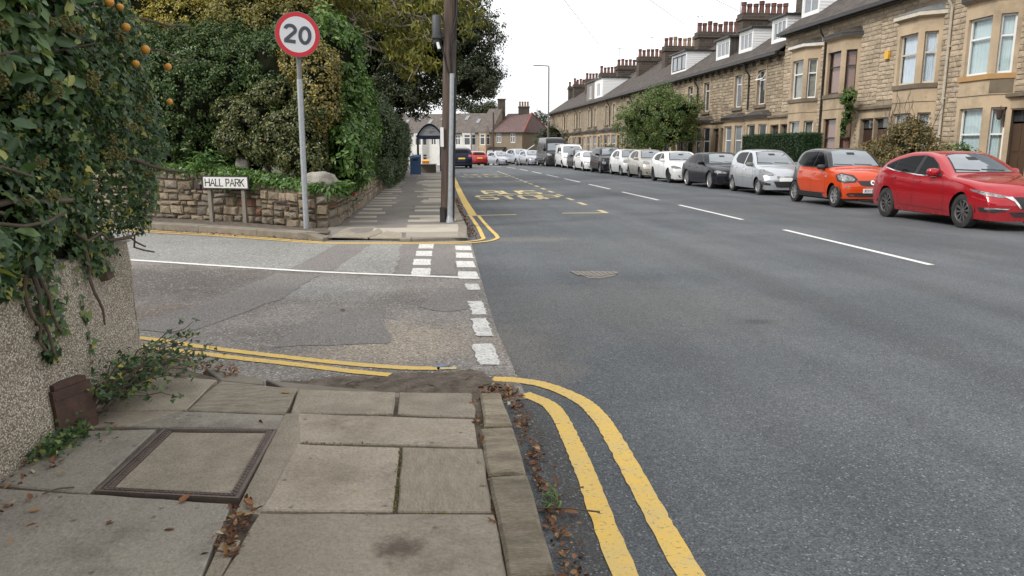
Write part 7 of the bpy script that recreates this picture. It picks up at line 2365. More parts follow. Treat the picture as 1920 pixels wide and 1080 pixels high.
shrub('olive_shrub', 'olive green shrub behind the speed sign, above the dark hedge', 'shrub', (-4.4, 20.6, 1.0), [((-4.4, 20.6, 4.6), (1.4, 1.0, .95)), ((-3.2, 20.2, 4.4), (1.1, .9, 1.1)), ((-3.7, 21, 5.7), (1.9, 1, .8)), ((-5.4, 23, 5.6), (2.2, 1.2, 1.2))], 1100, 32, .2, (.06, .10), T_SM, L_OLIV, core=.6)
shrub('dark_garden_tree', 'dark tree filling the gap above the golden shrub', 'tree', (-8, 28, 1), [((-7.5, 28, 7.8), (4.2, 2.0, 2.0)), ((-3.6, 29, 8.0), (2.8, 2, 2.2))], 900, 26, .35, (.09, .15), T_SM, L_DARK)


# ---- trees with limbs
def limb(mb, a, b, r0, r1, n=7, sag=0.0, wob=.15):
    pts = []
    a, b = Vector(a), Vector(b)
    for k in range(n):
        t_ = k / (n - 1)
        p = a.lerp(b, t_); p.z += sag * 4 * t_ * (1 - t_)
        if 0 < k < n - 1: p += Vector((random.uniform(-wob, wob), random.uniform(-wob, wob), random.uniform(-wob, wob)))
        pts.append(p)
    mb.tube(pts, [lerp(r0, r1, k / (n - 1)) for k in range(n)], 7)
    return pts


def tree(name, label, base, trunk_top, ells, limbs, ncl, per, crad, size, tpl, mat, bark=M_TWIG, droop=0.0, core=None, r0=.22, shell=(.4, 1.04), keep=None, twig=True, wob=.5, flat=1.0):
    r = empty(name, base, label=label, cat='tree')
    mb = MB(); limb(mb, base, trunk_top, r0, r0 * .6, 8, 0, .08); mb.build('trunk', bark, r, smooth=True)
    mb = MB()
    for (a, b, ra, sag) in limbs:
        pts = limb(mb, a, b, ra, ra * .35, 8, sag, .18)
        if twig:
            for p in pts[2:]:
                for _ in range(2):
                    q = p + Vector((random.uniform(-.9, .9), random.uniform(-.9, .9), random.uniform(-.4, .6)))
                    limb(mb, p, q, ra * .3, .008, 5, .1, .06)
    mb.build('limbs', bark, r, smooth=True)
    P, N_ = clumps(ells, ncl, per, crad, shell, keep, flat)
    s = RNG.uniform(size[0], size[1], len(P))
    tag(link('crown', leaves_mesh('crown', P, N_, s, tpl, mat, droop=droop, wob=wob), r), kind='stuff')
    if core: link('shade_core', core_mesh(ells, core), r)
    return r


tree('yellowing_tree', 'yellow-green tree with pale arching branches behind the telegraph pole', (-3.6, 23.5, .9), (-3.3, 23.3, 4.2),
     [((-1.2, 22, 5.5), (1.9, 1.6, 1.3)), ((-.4, 22, 4.35), (1.2, 1.4, .9)), ((-2.9, 22.2, 5.6), (1.4, 1.6, 1.5)), ((.9, 22.3, 5.5), (1.2, 1.3, .9)), ((-.2, 22.5, 6.8), (2.4, 1.6, 1.0))],
     [((-3.3, 23.3, 4.2), (-.2, 21.6, 4.9), .07, .5), ((-3.3, 23.3, 4.0), (.7, 22, 5.6), .07, .5), ((-3.3, 23.3, 4.2), (-1.2, 21.5, 6.4), .06, .4), ((-3.3, 23.3, 3.8), (-.2, 21.4, 3.6), .06, .6),
      ((-3.3, 23.3, 4.2), (-2.6, 21.2, 6.8), .06, .2), ((-3.3, 23.3, 4.1), (1.6, 22.2, 6.3), .06, .7), ((-2.2, 22.6, 5.1), (-1.5, 21.2, 4.2), .05, .3), ((-1.0, 22, 5.5), (.2, 21.2, 4.4), .04, .3)],
     330, 26, .26, (.12, .21), T_LANCE, L_YTREE, bark=M_BRANCH, droop=1.6, r0=.16, shell=(.35, 1.05), wob=.6)
tree('dark_street_tree', 'large dark green tree overhanging the road beyond the telegraph pole', (-2.9, 38, .9), (-2.4, 38, 6),
     [((.4, 37.5, 6.4), (3.1, 3.2, 2.4)), ((2.0, 36.8, 4.7), (1.75, 2.4, 1.15)), ((-2.4, 38, 6.6), (3.0, 3.2, 3.4)), ((1.9, 37, 6.8), (2.0, 2.4, 1.5)), ((.6, 37.5, 8.9), (2.6, 3, 2.0)), ((-.9, 36.8, 4.0), (1.7, 2.2, 1.0)), ((3.0, 36.9, 5.1), (.95, 1.3, .5)), ((-3.2, 38, 10), (3.5, 3, 2.5))],
     [((-2.4, 38, 5), (2.2, 37, 4.9), .14, .5), ((-2.4, 38, 5.6), (3.2, 37, 6.9), .14, .6), ((-2.4, 38, 6), (.8, 37.5, 9.2), .14, .3), ((-2.4, 38, 4.6), (.2, 36.5, 3.9), .1, .4)],
     2600, 50, .34, (.07, .15), T_SM, L_DTREE, droop=.8, core=.55, r0=.32, shell=(.66, 1.08), twig=True)
tree('street_tree', 'bushy green tree in front of the terrace behind the parked cars', (14.8, 47.3, .14), (14.7, 47.3, 2.2),
     [((14.5, 46.8, 3.7), (2.3, 2.3, 1.45)), ((15.2, 49.6, 3.2), (1.7, 2.0, 1.15)), ((14.9, 44.6, 3.3), (1.6, 1.5, 1.35)), ((14.9, 47.2, 4.6), (1.5, 1.6, 1.0)), ((15.3, 43.6, 3.9), (1.2, 1.2, .8)), ((13.6, 48.5, 3.3), (1.3, 1.3, 1.1)), ((14.7, 49.8, 2.35), (1.7, 2.0, .85)), ((15.0, 44.6, 2.45), (1.6, 1.7, .85)), ((14.6, 47, 2.3), (1.7, 1.9, .85))],
     [((14.7, 47.3, 1.2), (13.3, 46.5, 3.8), .08, .2), ((14.8, 47.3, 1.0), (15.6, 49.8, 3.4), .08, .2), ((14.8, 47.2, 1.0), (15.2, 44.6, 3.6), .08, .2), ((14.7, 47.3, 1.4), (14.8, 47.2, 5.0), .08, .0)],
     1250, 36, .26, (.07, .13), T_SM, L_STREET, core=.5, r0=.15, shell=(.6, 1.08))
tree('far_tree', 'tree crown rising behind the hipped house', (19.5, 128, -1.5), (19.5, 128, 5), [((18.9, 128, 6.6), (1.7, 1.6, 1.3)), ((20.6, 128, 6.0), (1.8, 1.6, 1.2))],
     [((19.5, 128, 4), (18.6, 128, 7.2), .12, 0), ((19.5, 128, 4), (20.8, 128, 6.8), .12, 0)], 130, 30, .4, (.16, .26), T_SM, L_DTREE, shell=(.5, 1.05), r0=.25, twig=False)
tree('far_tree', 'small tree crown beside the far stone gable', (8.0, 118, -1.5), (8.0, 118, 5), [((8.0, 118, 7.4), (2.2, 2, 1.1)), ((10.2, 118, 7.8), (1.4, 1.5, 1.0))], [((8, 118, 4), (7, 118, 7.5), .1, 0)],
     160, 30, .5, (.18, .30), T_SM, L_DTREE, shell=(.5, 1.05), r0=.25, twig=False)

# ---- planting along the terrace
def box_hedge():
    r = empty('clipped_hedge', (14.9, 30.6, .14), label='neatly clipped dark green box hedge in front of the terrace', cat='hedge')
    x0, x1, y0, y1, z0, z1 = 14.45, 15.25, 27.7, 33.4, .16, 2.12
    n = 26000
    f = RNG.integers(0, 10, n)
    P = np.stack([RNG.uniform(x0, x1, n), RNG.uniform(y0, y1, n), RNG.uniform(z0, z1, n)], 1); N_ = np.zeros((n, 3))
    a = f < 5; P[a, 0] = x0; N_[a, 0] = -1
    a = (f >= 5) & (f < 7); P[a, 1] = y0; N_[a, 1] = -1
    a = f >= 7; P[a, 2] = z1; N_[a, 2] = 1
    P += RNG.normal(0, .028, (n, 3))
    tag(link('foliage', leaves_mesh('foliage', P, N_, RNG.uniform(.03, .055, n), T_SM, L_BOX, wob=.7), r), kind='stuff')
    MB().box(x0 + .03, x1 - .03, y0 + .03, y1 - .03, z0, z1 - .03).build('shade_core', M_CORE, r)
box_hedge()
shrub('autumn_shrub', 'scruffy olive and brown shrub in front of the cream-windowed house', 'shrub', (15.4, 23.2, .14), [((15.4, 22.8, 1.35), (.8, 1.2, 1.1)), ((15.4, 24.3, 1.0), (.8, 1.2, .85)), ((15.6, 21.7, .95), (.7, .8, .75)), ((15.6, 22.9, 2.1), (.5, .6, .5))],
      900, 34, .18, (.05, .10), T_SM, L_BROWNISH, core=.5, shell=(.5, 1.05))
# bare climber stems on the cream-windowed bay
cl = empty('climbing_plant', (16.9, 24.8, .2), label='bare twiggy climber straggling up the bay above the scruffy shrub', cat='climber')
mb = MB()
for k in range(16):
    y0 = random.uniform(24.4, 27.0); x = 17.0 if 25 < y0 < 26.5 else 17.4
    pts = [Vector((x - .05, y0, 1.8))]
    for j in range(6): pts.append(pts[-1] + Vector((random.uniform(-.05, .03), random.uniform(-.22, .22), random.uniform(.1, .42))))
    mb.tube(pts, [.014, .013, .012, .011, .009, .007, .005], 5)
mb.build('stems', M_TWIG, cl)
shrub('wall_climber', 'leafy green creeper hanging beside the brown-framed bay', 'climber', (17.2, 29.3, 3.0), [((17.0, 29.15, 3.62), (.25, .42, .36)), ((17.15, 29.35, 3.0), (.18, .22, .45)), ((17.1, 29.5, 2.4), (.14, .12, .4))], 70, 30, .1, (.05, .09), T_OVAL, L_LAUR, core=.6, droop=.5)
shrub('garden_bush', 'bright green bush at the right edge of the picture', 'shrub', (14.2, 18.6, .14), [((14.3, 18.9, .95), (.55, .7, .7))], 110, 36, .12, (.05, .10), T_OVAL, L_LAUR)
shrub('garden_bush', 'low olive bush behind the black sport utility car', 'shrub', (15.6, 57, .14), [((15.7, 57, 1.3), (.6, 1.6, .5)), ((15.9, 64, 1.3), (.7, 2.5, .6))], 160, 26, .2, (.06, .11), T_SM, L_OLIV)
shrub('garden_bush', 'dark green bush behind the tall panel van', 'shrub', (14.2, 84, -.2), [((14.2, 84, 2.6), (1.9, 2, 1.5))], 160, 30, .3, (.1, .17), T_SM, L_DTREE)

# ---- planting on top of the stone wall
def spray(name, label, base, n, size, tpl, mat, spread, cat='plant', droop=.4, up=1.0):
    r = empty(name, base, label=label, cat=cat)
    P = np.array(base) + RNG.normal(0, 1, (n, 3)) * np.array(spread)
    ax = unit((P - np.array(base)) * np.array([1, 1, .3]) + np.array([0, 0, .12 * up]))
    N_ = np.tile(np.array([0, -.3, 1.0]), (n, 1))
    tag(link('foliage', leaves_mesh('foliage', P, N_, RNG.uniform(size[0], size[1], n), tpl, mat, axis=ax, droop=droop * .3, wob=.3), r), kind='stuff')
    return r
spray('leafy_perennial', 'fresh green strappy plant spilling over the wall right of the speed sign', (-1.78, 14.55, .82), 200, (.10, .22), T_LANCE, L_FRESH, (.14, .2, .07))
spray('leafy_perennial', 'fresh green leafy plant above the left end of the street-name plate', (-4.45, 16.3, 1.25), 170, (.10, .20), T_LANCE, L_FRESH, (.22, .2, .14))
# ivy on the wall top
iv = empty('trailing_ivy', (-3.4, 15.2, 1.0), label='mat of ivy trailing over the top of the rubble wall', cat='ivy')
PP = []; NN = []
for (a, b, dens) in (((-7.5, 17.75), (-4.3, 15.98), 1500), ((-4.3, 15.98), (-2.9, 15.05), 1200), ((-2.9, 15.05), (-2.02, 14.25), 700), ((-1.72, 14.7), (-1.66, 17.5), 420), ((-1.66, 17.5), (-1.5, 28), 700)):
    t_ = RNG.uniform(0, 1, dens)
    x = lerp(a[0], b[0], t_); y = lerp(a[1], b[1], t_)
    d = np.array([b[0] - a[0], b[1] - a[1]]); d = d / np.linalg.norm(d); n2 = np.array([d[1], -d[0]])
    wh = np.array([wall_h(q, w) for q, w in zip(x, y)])
    pn = np.sin(x * 3.1 + y * 1.3) * .5 + .5
    drop = np.abs(RNG.normal(0, .10, dens)) * (0.4 + 1.5 * pn)
    off = RNG.uniform(-.35, .06, dens)
    over = off > -.02
    z = .12 + wh + .03 - np.where(over, drop, 0) + RNG.normal(0, .02, dens) + np.where(off < -.1, (-off) * .25, 0)
    P = np.stack([x + n2[0] * (off + .05), y + n2[1] * (off + .05), z], 1)
    PP.append(P); NN.append(np.tile(np.array([n2[0] * .6, n2[1] * .6, .7]), (dens, 1)))
P = np.concatenate(PP); N_ = np.concatenate(NN)
tag(link('foliage', leaves_mesh('foliage', P, N_, RNG.uniform(.05, .09, len(P)), T_IVY, L_LAUR, droop=.4), iv), kind='stuff')
tag(MB().lathe([(0, .05), (.03, .04), (.045, 0), (.03, -.04), (0, -.05)], 8, Matrix.Translation((-1.5, 16.2, .62))).build('red_flower', pm('red_petal', (.55, .02, .03), rough=.6)), 'single red bloom hanging over the wall beside the pavement', 'flower')
rb = MB()
for k in range(40):
    p = Vector((-11.0 + random.gauss(0, .18), 32.6 + random.gauss(0, .18), 7.3 + random.gauss(0, .28)))
    rb.lathe([(0, .05), (.06, 0), (0, -.05)], 5, Matrix.Translation(p))
tag(rb.build('red_flowers', pm('red_petal', (.55, .02, .03), rough=.6), None), 'hanging red flowers by the window at upper left', 'flowers')

# ------------------------------------------------------------------ near ivy hedge on the roughcast wall
nh = empty('ivy_hedge', (-2.2, 4.0, .97), label='dense dark ivy hedge with orange fruit overhanging the pebbledash wall', cat='hedge')


def hedge_pts(n):
    """points on the hedge front (facing the path), its end and its top"""
    y = RNG.uniform(1.2, 5.25, n); z = RNG.uniform(.86, 3.3, n)
    bul = .16 * np.sin(y * 2.3 + z * 1.7) + .09 * np.sin(y * 5.1 - z * 4.1) + .05 * np.sin(y * 11 + z * 9)
    xf = -1.66 + bul * .6 - .16 * np.clip((y - 3.6) / 1.4, 0, 1) - .22 * np.clip((y - 4.9) / .35, 0, 1) ** 2 - .16 * np.clip((1.25 - z) / .4, 0, 1) - .10 * np.clip((z - 2.2), 0, 1) + .19 * np.exp(-((z - 1.9) / .5) ** 2) * np.clip(y - 4.2, 0, 1)
    x = xf - np.abs(RNG.normal(0, .10, n))
    P = np.stack([x, y, z], 1)
    N_ = np.stack([np.ones(n), .25 * np.clip(y - 4.6, 0, 1) - .25, np.full(n, .45)], 1)
    zb = 1.02 + .05 * np.sin(y * 4) + .07 * np.sin(y * 9.5) - .05 * np.clip(4.0 - y, 0, 1)
    k = z > zb
    return P[k], N_[k]


P, N_ = hedge_pts(44000)
# hollows where branches show
hol = lambda P: ~(((P[:, 1] - 3.35) / .42) ** 2 + ((P[:, 2] - 1.35) / .11) ** 2 < 1) & ~(((P[:, 1] - 2.95) / .3) ** 2 + ((P[:, 2] - 1.72) / .12) ** 2 < 1)
k = hol(P) | (RNG.uniform(0, 1, len(P)) < .25)
P, N_ = P[k], N_[k]
up = (P[:, 2] > 1.95 - .25 * (P[:, 1] - 3.4)) & (P[:, 1] < 4.6)
longsel = (RNG.uniform(0, 1, len(P)) < np.where(up & (P[:, 1] < 4.1), .34, np.where(P[:, 1] < 3.6, .04, 0.0)))
Pi, Ni = P[~longsel], N_[~longsel]
tag(link('foliage', leaves_mesh('foliage', Pi, Ni, RNG.uniform(.026, .062, len(Pi)) * (.75 + .12 * (5 - Pi[:, 1]).clip(0, 3)), T_IVY, L_IVY, droop=.9, wob=.55), nh), kind='stuff')
Pl, Nl = P[longsel], N_[longsel]
Pl[:, 0] += RNG.uniform(.0, .10, len(Pl))
order = np.argsort(Pl[:, 1])
vis = [i for i in order if Pl[i, 1] > 2.55][:300]
rest = np.array([i for i in range(len(Pl)) if i not in set(vis)])
tag(link('long_leaves', leaves_mesh('long_leaves', Pl[rest], Nl[rest], RNG.uniform(.06, .11, len(rest)), T_OVAL, L_LONG, droop=.5, wob=.5), nh), kind='stuff')
# the nearest long leaves one by one (shared leaf meshes)
def leaf_variant(seed):
    rr = random.Random(seed)
    n = 6
    vs = []; fs = []
    for k in range(n + 1):
        t_ = k / n
        w = .2 * math.sin(math.pi * min(1, t_ * .96 + .02)) ** .8 * (1.15 - .4 * t_)
        zc = -.35 * t_ * t_ * rr.uniform(.6, 1.2)
        vs += [(t_, -w, zc + .05), (t_, 0, zc), (t_, w, zc + .05)]
    for k in range(n): fs += [(3 * k, 3 * k + 1, 3 * k + 4, 3 * k + 3), (3 * k + 1, 3 * k + 2, 3 * k + 5, 3 * k + 4)]
    me = MB().add(vs, fs).mesh('leaf')
    me.polygons.foreach_set('use_smooth', [True] * len(me.polygons))
    return me
M_BIGLEAF = newmat('hedge_leaf'); t = NT(M_BIGLEAF)
oi = t.node('ShaderNodeObjectInfo')
c = t.ramp(oi.outputs['Random'], [(0, (0.04, 0.095, 0.026)), (.55, (0.075, 0.15, 0.042)), (.88, (0.14, 0.21, 0.055)), (.96, (0.28, 0.29, 0.07)), (1, (.46, .40, .14))])
co = t.coord('Object')
sp_ = t.node('ShaderNodeSeparateXYZ'); t.l.new(co, sp_.inputs[0])
rib = t.ramp(t.math('ABSOLUTE', sp_.outputs[1]), [(0.0, 1.0), (.02, 0.0)])
c = t.mix(t.math('MULTIPLY', rib, .45), c, (.25, .30, .12))
c = t.vscale(c, t.noise(co, 9, 4), .8, 1.2)
t.out(Base_Color=c, Roughness=.45, Specular_IOR_Level=.3)
LV = [leaf_variant(k) for k in range(6)]
for me in LV: me.materials.append(M_BIGLEAF)
for i in vis:
    o = link('leaf', LV[i % 6], nh)
    n_ = Vector(Nl[i]) + Vector(RNG.normal(0, .5, 3)); n_.normalize()
    d = Vector((RNG.normal(.25, .6), RNG.normal(0, .8), RNG.normal(-.35, .6)))
    e1 = (d - n_ * d.dot(n_)).normalized(); e2 = n_.cross(e1)
    s_ = random.uniform(.05, .105)
    M4 = Matrix(((e1.x, e2.x, n_.x), (e1.y, e2.y, n_.y), (e1.z, e2.z, n_.z)))
    o.location = Pl[i]; o.rotation_euler = M4.to_euler(); o.scale = (s_, s_ * random.uniform(.75, 1.1), s_)
# near-black core for inner shade, its unseen end added for car reflections; branches
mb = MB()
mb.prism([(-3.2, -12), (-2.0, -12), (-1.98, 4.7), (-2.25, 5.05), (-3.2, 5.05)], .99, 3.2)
mb.build('shade_core', M_CORE, nh)
mb = MB()
for (a, b, r_) in [((-2.0, 2.7, 1.35), (-1.72, 3.9, 1.32), .022), ((-1.9, 2.8, 1.65), (-1.62, 3.1, 1.32), .014), ((-1.9, 3.0, 1.2), (-1.66, 3.7, 1.28), .012), ((-1.9, 2.7, 1.75), (-1.6, 3.3, 1.95), .010), ((-1.95, 4.5, 1.55), (-1.5, 4.95, 1.42), .016),
                   ((-1.9, 4.6, 1.1), (-1.72, 4.95, .92), .010), ((-1.9, 4.3, 1.12), (-1.7, 4.75, .98), .010), ((-1.8, 2.9, 1.1), (-1.6, 2.75, 1.25), .012), ((-1.9, 3.6, 1.9), (-1.62, 4.2, 2.1), .008), ((-1.8, 2.6, 1.5), (-1.55, 3.2, 1.46), .010), ((-1.85, 4.9, 2.3), (-1.5, 5.3, 2.35), .010), ((-1.85, 4.9, 2.2), (-1.5, 5.35, 2.15), .009)]:
    limb(mb, a, b, r_, r_ * .5, 7, 0, .035)
mb.build('branches', M_TWIG, nh, smooth=True)
# stems rooted on the wall face
limb(mb := MB(), (-1.93, 4.72, .8), (-2.0, 4.6, 1.15), .05, .035, 6, 0, .012); mb.build('stem', M_TWIG, nh, smooth=True)
for (y, x0, l) in ((3.72, -1.885, .42), (3.80, -1.88, .5), (3.88, -1.88, .36), (4.42, -1.895, .45)):
    limb(mb := MB(), (x0 - .03, y, 1.05), (x0 + .01, y + .1, 1.0 - l), .013, .006, 8, 0, .02); mb.build('stem', M_TWIG, nh, smooth=True)
# ivy hanging down the wall face
PP = []
for (y, z0, z1, sp, n) in ((3.86, 1.05, .52, .075, 120), (3.98, 1.0, .62, .06, 60), (4.30, .95, .25, .015, 26), (3.1, 1.05, .86, .22, 160), (3.55, 1.05, .9, .2, 120), (4.55, 1.05, .85, .18, 120)):
    z = RNG.uniform(z1, z0, n); t_ = (z - z1) / (z0 - z1)
    PP.append(np.stack([-1.90 - .04 * z + np.abs(RNG.normal(0, .025, n)), y + RNG.normal(0, 1, n) * sp * (.35 + .65 * t_) + (1 - t_) * .06, z], 1))
P = np.concatenate(PP)
tag(link('hanging_ivy', leaves_mesh('hanging_ivy', P, np.tile(np.array([1., -.2, .3]), (len(P), 1)), RNG.uniform(.035, .062, len(P)), T_IVY, L_IVY, droop=1.2, wob=.35), nh), kind='stuff')
# ivy flower heads
M_UMB = pm('ivy_umbel', (.12, .115, .035), (.19, .165, .05), rough=.8, vs=20, rand=.2)
um = MB()
for k in range(26):
    d = Vector(RNG.normal(0, 1, 3)).normalized()
    um.lathe([(0, .010), (.0085, .004), (.0085, -.004), (0, -.010)], 5, Matrix.Translation(d * .04)); um.tube([(0, 0, 0), tuple(d * .04)], .002, 3, cap=False)
ume = um.mesh('flower_head'); ume.materials.append(M_UMB)
for k in range(34):
    y = random.uniform(3.2, 5.0); z = random.choice([random.uniform(1.5, 2.2), random.uniform(1.15, 2.4)])
    o = link('flower_head', ume, nh); o.location = (-1.63 + .09 * math.sin(y * 2.3 + z * 1.7) - .16 * min(1, max(0, (y - 3.6) / 1.4)) + .03, y, z); o.rotation_euler = (random.random() * 6, random.random() * 6, 0); o.scale = (random.uniform(.5, .75),) * 3
# orange fruit
M_FRUIT = pm('orange_fruit_skin', (.60, .29, .03), (.50, .21, .02), rough=.42, vs=18, bump=.1, bs=30)
fm_ = MB().lathe([(0, -.036), (.018, -.034), (.033, -.018), (.038, .0), (.034, .018), (.02, .031), (.006, .030), (0, .026)], 16).mesh('fruit'); fm_.materials.append(M_FRUIT)
fm_.polygons.foreach_set('use_smooth', [True] * len(fm_.polygons))
for (x, y, z, s_) in [(-1.53, 4.28, 2.19, .6), (-1.53, 4.54, 2.11, .66), (-1.55, 4.96, 2.06, .64), (-1.54, 4.40, 2.02, .55), (-1.55, 4.94, 1.85, .55), (-1.53, 4.09, 2.28, .62), (-1.55, 4.28, 2.29, .5)]:
    o = link('fruit', fm_, nh); o.location = (x, y, z); o.scale = (s_, s_, s_ * .95); o.rotation_euler = (random.uniform(-.6, .6), random.uniform(-.6, .6), 0)

# ------------------------------------------------------------------ weeds, fallen leaves, soil in the foreground
tw = empty('fallen_ivy_branch', (-1.75, 4.5, .1), label='tangle of cut ivy stems and leaves lying at the foot of the wall', cat='ivy')
mb = MB(); PP = []
for k in range(30):
    a = Vector((-1.90 + random.uniform(0, .1), random.uniform(4.05, 4.6), .11 + random.uniform(0, .12)))
    b = a + Vector((random.uniform(.1, .48), random.uniform(-.15, .62), random.uniform(-.05, .26)))
    b.z = max(.11, b.z)
    pts = limb(mb, a, b, .006, .002, 7, .04, .025)
    for p in pts[1:]:
        for _ in range(4): PP.append((p.x + random.gauss(0, .03), p.y + random.gauss(0, .03), max(.115, p.z + random.gauss(0, .025))))
mb.build('stems', M_TWIG, tw)
P = np.array(PP)
tag(link('foliage', leaves_mesh('foliage', P, np.tile(np.array([.2, -.3, 1.]), (len(P), 1)), RNG.uniform(.022, .046, len(P)), T_IVY, L_IVY, wob=.6), tw), kind='stuff')
wd = empty('wall_foot_weeds', (-1.85, 3.65, .1), label='small ivy weeds growing where the pebbledash wall meets the flags', cat='weeds')
n = 260
P = np.stack([-1.88 + np.abs(RNG.normal(0, .07, n)), RNG.choice([3.66, 3.78, 3.9], n) + RNG.normal(0, .06, n), .115 + np.abs(RNG.normal(0, .03, n))], 1)
tag(link('foliage', leaves_mesh('foliage', P, np.tile(np.array([.3, -.3, 1.]), (n, 1)), RNG.uniform(.02, .04, n), T_IVY, L_IVY, wob=.5), wd), kind='stuff')

L_LIT = leafmat('fallen_leaf', [(0, (0.07, 0.03, 0.015)), (.4, (0.15, 0.065, 0.03)), (.7, (0.24, 0.105, 0.045)), (.92, (0.32, 0.20, 0.09)), (1, (.42, .36, .26))], rough=.8, trans=.05, gain=1.0)


def litter(name, label, P, size):
    n = len(P)
    me = leaves_mesh(name, P, np.tile(np.array([0, 0, 1.]), (n, 1)), RNG.uniform(size[0], size[1], n), T_OVAL, L_LIT, wob=.45)
    return tag(link(name, me), label, 'leaves', kind='stuff')
n = 480
y = RNG.uniform(1.0, 4.62, n)
P = np.stack([.475 + .012 * (y - 2.3) + np.abs(RNG.normal(0, .045, n)), y, .012 + np.abs(RNG.normal(0, .012, n))], 1)
P2 = np.stack([RNG.normal(.40, .07, 110), RNG.normal(4.48, .07, 110), .05 + np.abs(RNG.normal(0, .02, 110))], 1)
P3 = np.stack([-1.93 + np.abs(RNG.normal(0, .12, 150)), RNG.uniform(2.2, 4.1, 150), .106 + np.abs(RNG.normal(0, .008, 150))], 1)
P4 = np.stack([RNG.normal(-.775, .03, 90), RNG.uniform(2.6, 3.05, 90), .095 + np.abs(RNG.normal(0, .008, 90))], 1)
P5 = np.stack([RNG.uniform(-1.9, -1.3, 130), 0 * RNG.uniform(0, 1, 130), .07 + np.abs(RNG.normal(0, .012, 130))], 1); P5[:, 1] = 5.45 - .62 * (P5[:, 0] + 1.9) + RNG.normal(0, .06, 130)
P6 = np.stack([.275 + RNG.normal(-.02, .008, 50), RNG.uniform(2.3, 4.3, 50), .092 + np.abs(RNG.normal(0, .004, 50))], 1)
litter('leaf_litter', 'brown fallen leaves gathered in the gutter and pavement joints', np.concatenate([P, P2, P3, P4, P5, P6]), (.018, .05))
P = np.array([(-1.0, 2.83, .106), (-.93, 4.02, .106), (-1.66, 3.82, .106), (-1.60, 3.86, .106), (-.84, 4.5, .1), (.62, 5.05, .02), (-.85, 7.3, .02), (-1.28, 2.9, .106), (-1.12, 3.02, .108), (-1.05, 3.05, .108), (-.33, 3.1, .106), (.57, 2.95, .03), (.60, 2.7, .03), (.58, 3.3, .03)])
litter('leaf_litter', 'a few larger curled brown leaves scattered on the flagstones', P, (.045, .075))
n = 320
yy = RNG.uniform(13, 24, n)
P = np.stack([.80 + (yy - 13) * .010 + np.abs(RNG.normal(0, .06, n)), yy, .012 + np.abs(RNG.normal(0, .01, n))], 1)
litter('leaf_litter', 'fallen leaves along the far kerb beyond the telegraph pole', P, (.04, .08))
n = 160
t_ = RNG.uniform(0, 1, n)
P = np.stack([lerp(-5.6, -1.7, t_), lerp(15.35, 12.95, t_) + RNG.normal(0, .05, n), .015 + np.abs(RNG.normal(0, .01, n))], 1)
litter('leaf_litter', 'fallen leaves in the gutter under the street-name sign', P, (.03, .06))


# soil washed into the corner
def soil_patch():
    ctr = [(-1.02, 5.02), (-.7, 5.06), (-.35, 5.06), (0.0, 5.1), (.28, 5.14), (.44, 4.92), (.60, 4.62), (.47, 4.46), (.29, 4.46), (-.26, 4.56), (-.45, 4.66), (-.75, 4.79), (-1.0, 4.91)]
    xs = np.arange(-1.1, .62, .02); ys = np.arange(4.42, 5.2, .02)
    vs = []; idx = {}
    def inside(x, y):
        c = False; n = len(ctr)
        for i in range(n):
            a, b = ctr[i], ctr[i - 1]
            if (a[1] > y) != (b[1] > y) and x < (b[0] - a[0]) * (y - a[1]) / (b[1] - a[1]) + a[0]: c = not c
        return c
    rr = random.Random(2)
    for i, x in enumerate(xs):
        for j, y in enumerate(ys):
            xx, y2 = x + rr.uniform(-.008, .008), y + rr.uniform(-.008, .008)
            if inside(x + .03 * math.sin(y * 17), y + .025 * math.sin(x * 13)):
                dd = min(math.hypot(x - c[0], y - c[1]) for c in ctr)
                h = .010 + .03 * min(.25, dd) * (math.exp(-((x - .15) / .3) ** 2 - ((y - 4.75) / .2) ** 2) * 2 + .3) + rr.uniform(0, .008)
                idx[(i, j)] = len(vs); vs.append((xx, y2, h + .004))
    fs = []
    for (i, j) in idx:
        if (i + 1, j) in idx and (i, j + 1) in idx and (i + 1, j + 1) in idx:
            fs.append((idx[(i, j)], idx[(i + 1, j)], idx[(i + 1, j + 1)], idx[(i, j + 1)]))
    return tag(MB().add(vs, fs).build('washed_soil', M_DIRT), 'dark soil and grit washed into the corner by the kerb', 'soil', kind='stuff')
soil_patch()
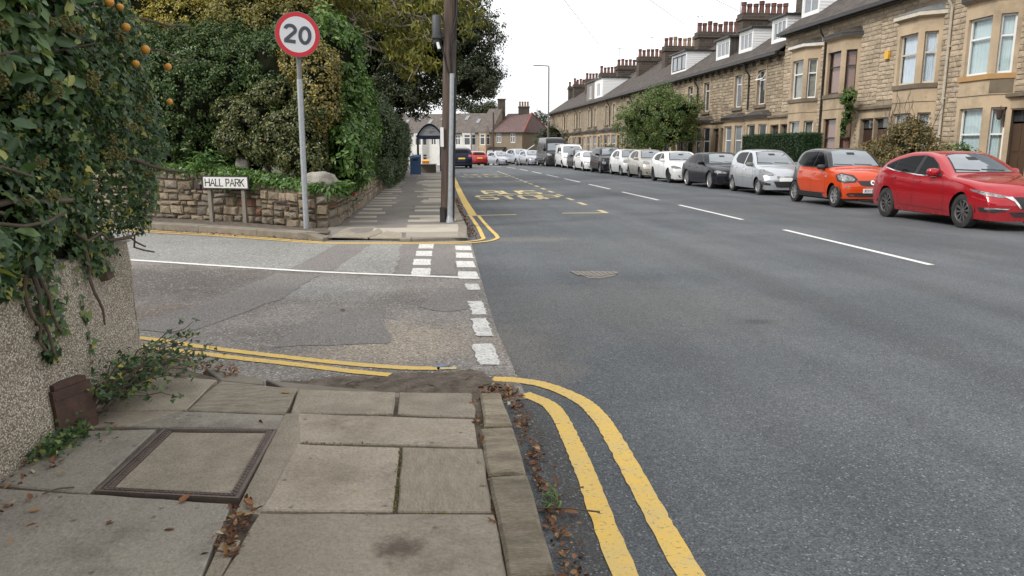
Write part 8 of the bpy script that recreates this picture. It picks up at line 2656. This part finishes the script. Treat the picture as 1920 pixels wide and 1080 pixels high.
# twigs on the soil and in the gutter
tg = MB()
for (x, y, l, a) in [(-.55, 4.85, .10, .4), (-.50, 4.80, .07, 1.2), (.35, 4.72, .12, .1), (.72, 2.92, .30, 2.9), (.6, 3.1, .12, .6), (.05, 4.7, .09, 2.2), (.25, 4.86, .08, .9), (-1.66, 3.2, .12, .5)]:
    z = .11 if x < -1.2 else .03
    tg.tube([(x, y, z), (x + l * .5 * math.cos(a), y + l * .5 * math.sin(a), z + .01), (x + l * math.cos(a), y + l * math.sin(a), z)], .004, 5)
tag(tg.build('fallen_twigs', M_TWIG), 'thin fallen twigs lying in the gutter and soil', 'twigs', kind='stuff')
# grass and moss in the joints
gr = empty('gutter_grass', (.55, 3.05, 0), label='tuft of grass growing in the gutter beside the kerb', cat='grass tuft')
n = 22
P = np.stack([.53 + RNG.normal(0, .03, n), 3.08 + RNG.normal(0, .05, n), np.full(n, .01)], 1)
link('blades', leaves_mesh('blades', P, np.tile(np.array([.8, -.2, .6]), (n, 1)), RNG.uniform(.04, .09, n), T_STRAP, L_FRESH, axis=np.tile(np.array([.4, 0, 1.0]), (n, 1)), wob=.4), gr)
n = 500
q = RNG.choice(4, n)
P = np.stack([np.select([q == 0, q == 1, q == 2, q == 3], [RNG.normal(-.15, .006, n), RNG.uniform(-.3, .25, n), RNG.normal(.272, .01, n), RNG.uniform(-.7, .2, n)]),
              np.select([q == 0, q == 1, q == 2, q == 3], [RNG.uniform(2.9, 3.55, n), RNG.normal(2.86, .008, n), RNG.uniform(2.4, 4.2, n), RNG.normal(3.6, .05, n)]), np.full(n, .093)], 1)
P[q == 3, 1] = 3.605 - .17 * (P[q == 3, 0] + .15)
tag(tag(link('joint_moss', leaves_mesh('joint_moss', P, np.tile(np.array([0, 0, 1.]), (n, 1)), RNG.uniform(.006, .018, n), T_SM, L_OLIV, wob=.8)), 'thin moss growing in the joints between flagstones', 'moss'), kind='stuff')
# unseen trees added on the hedge side to darken reflections in the parked cars
for (x, y, lab) in ((-6.5, 3.5, 'added unseen tree behind the ivy hedge, for car reflections'), (-6.0, -5.5, 'added unseen tree behind the viewpoint on the hedge side'), (-7.0, 10.0 - 22, 'second added unseen tree behind the viewpoint')):
    tree('unseen_tree', lab, (x, y, 0), (x, y, 3), [((x, y, 5.2), (3.2, 3.6, 3.6)), ((x + .6, y - 2.4, 3.6), (2.2, 2.4, 2.2))], [((x, y, 2), (x + 1, y + 1, 6), .12, 0)], 500, 16, .6, (.22, .4), T_SM, L_DTREE, core=.7, twig=False)
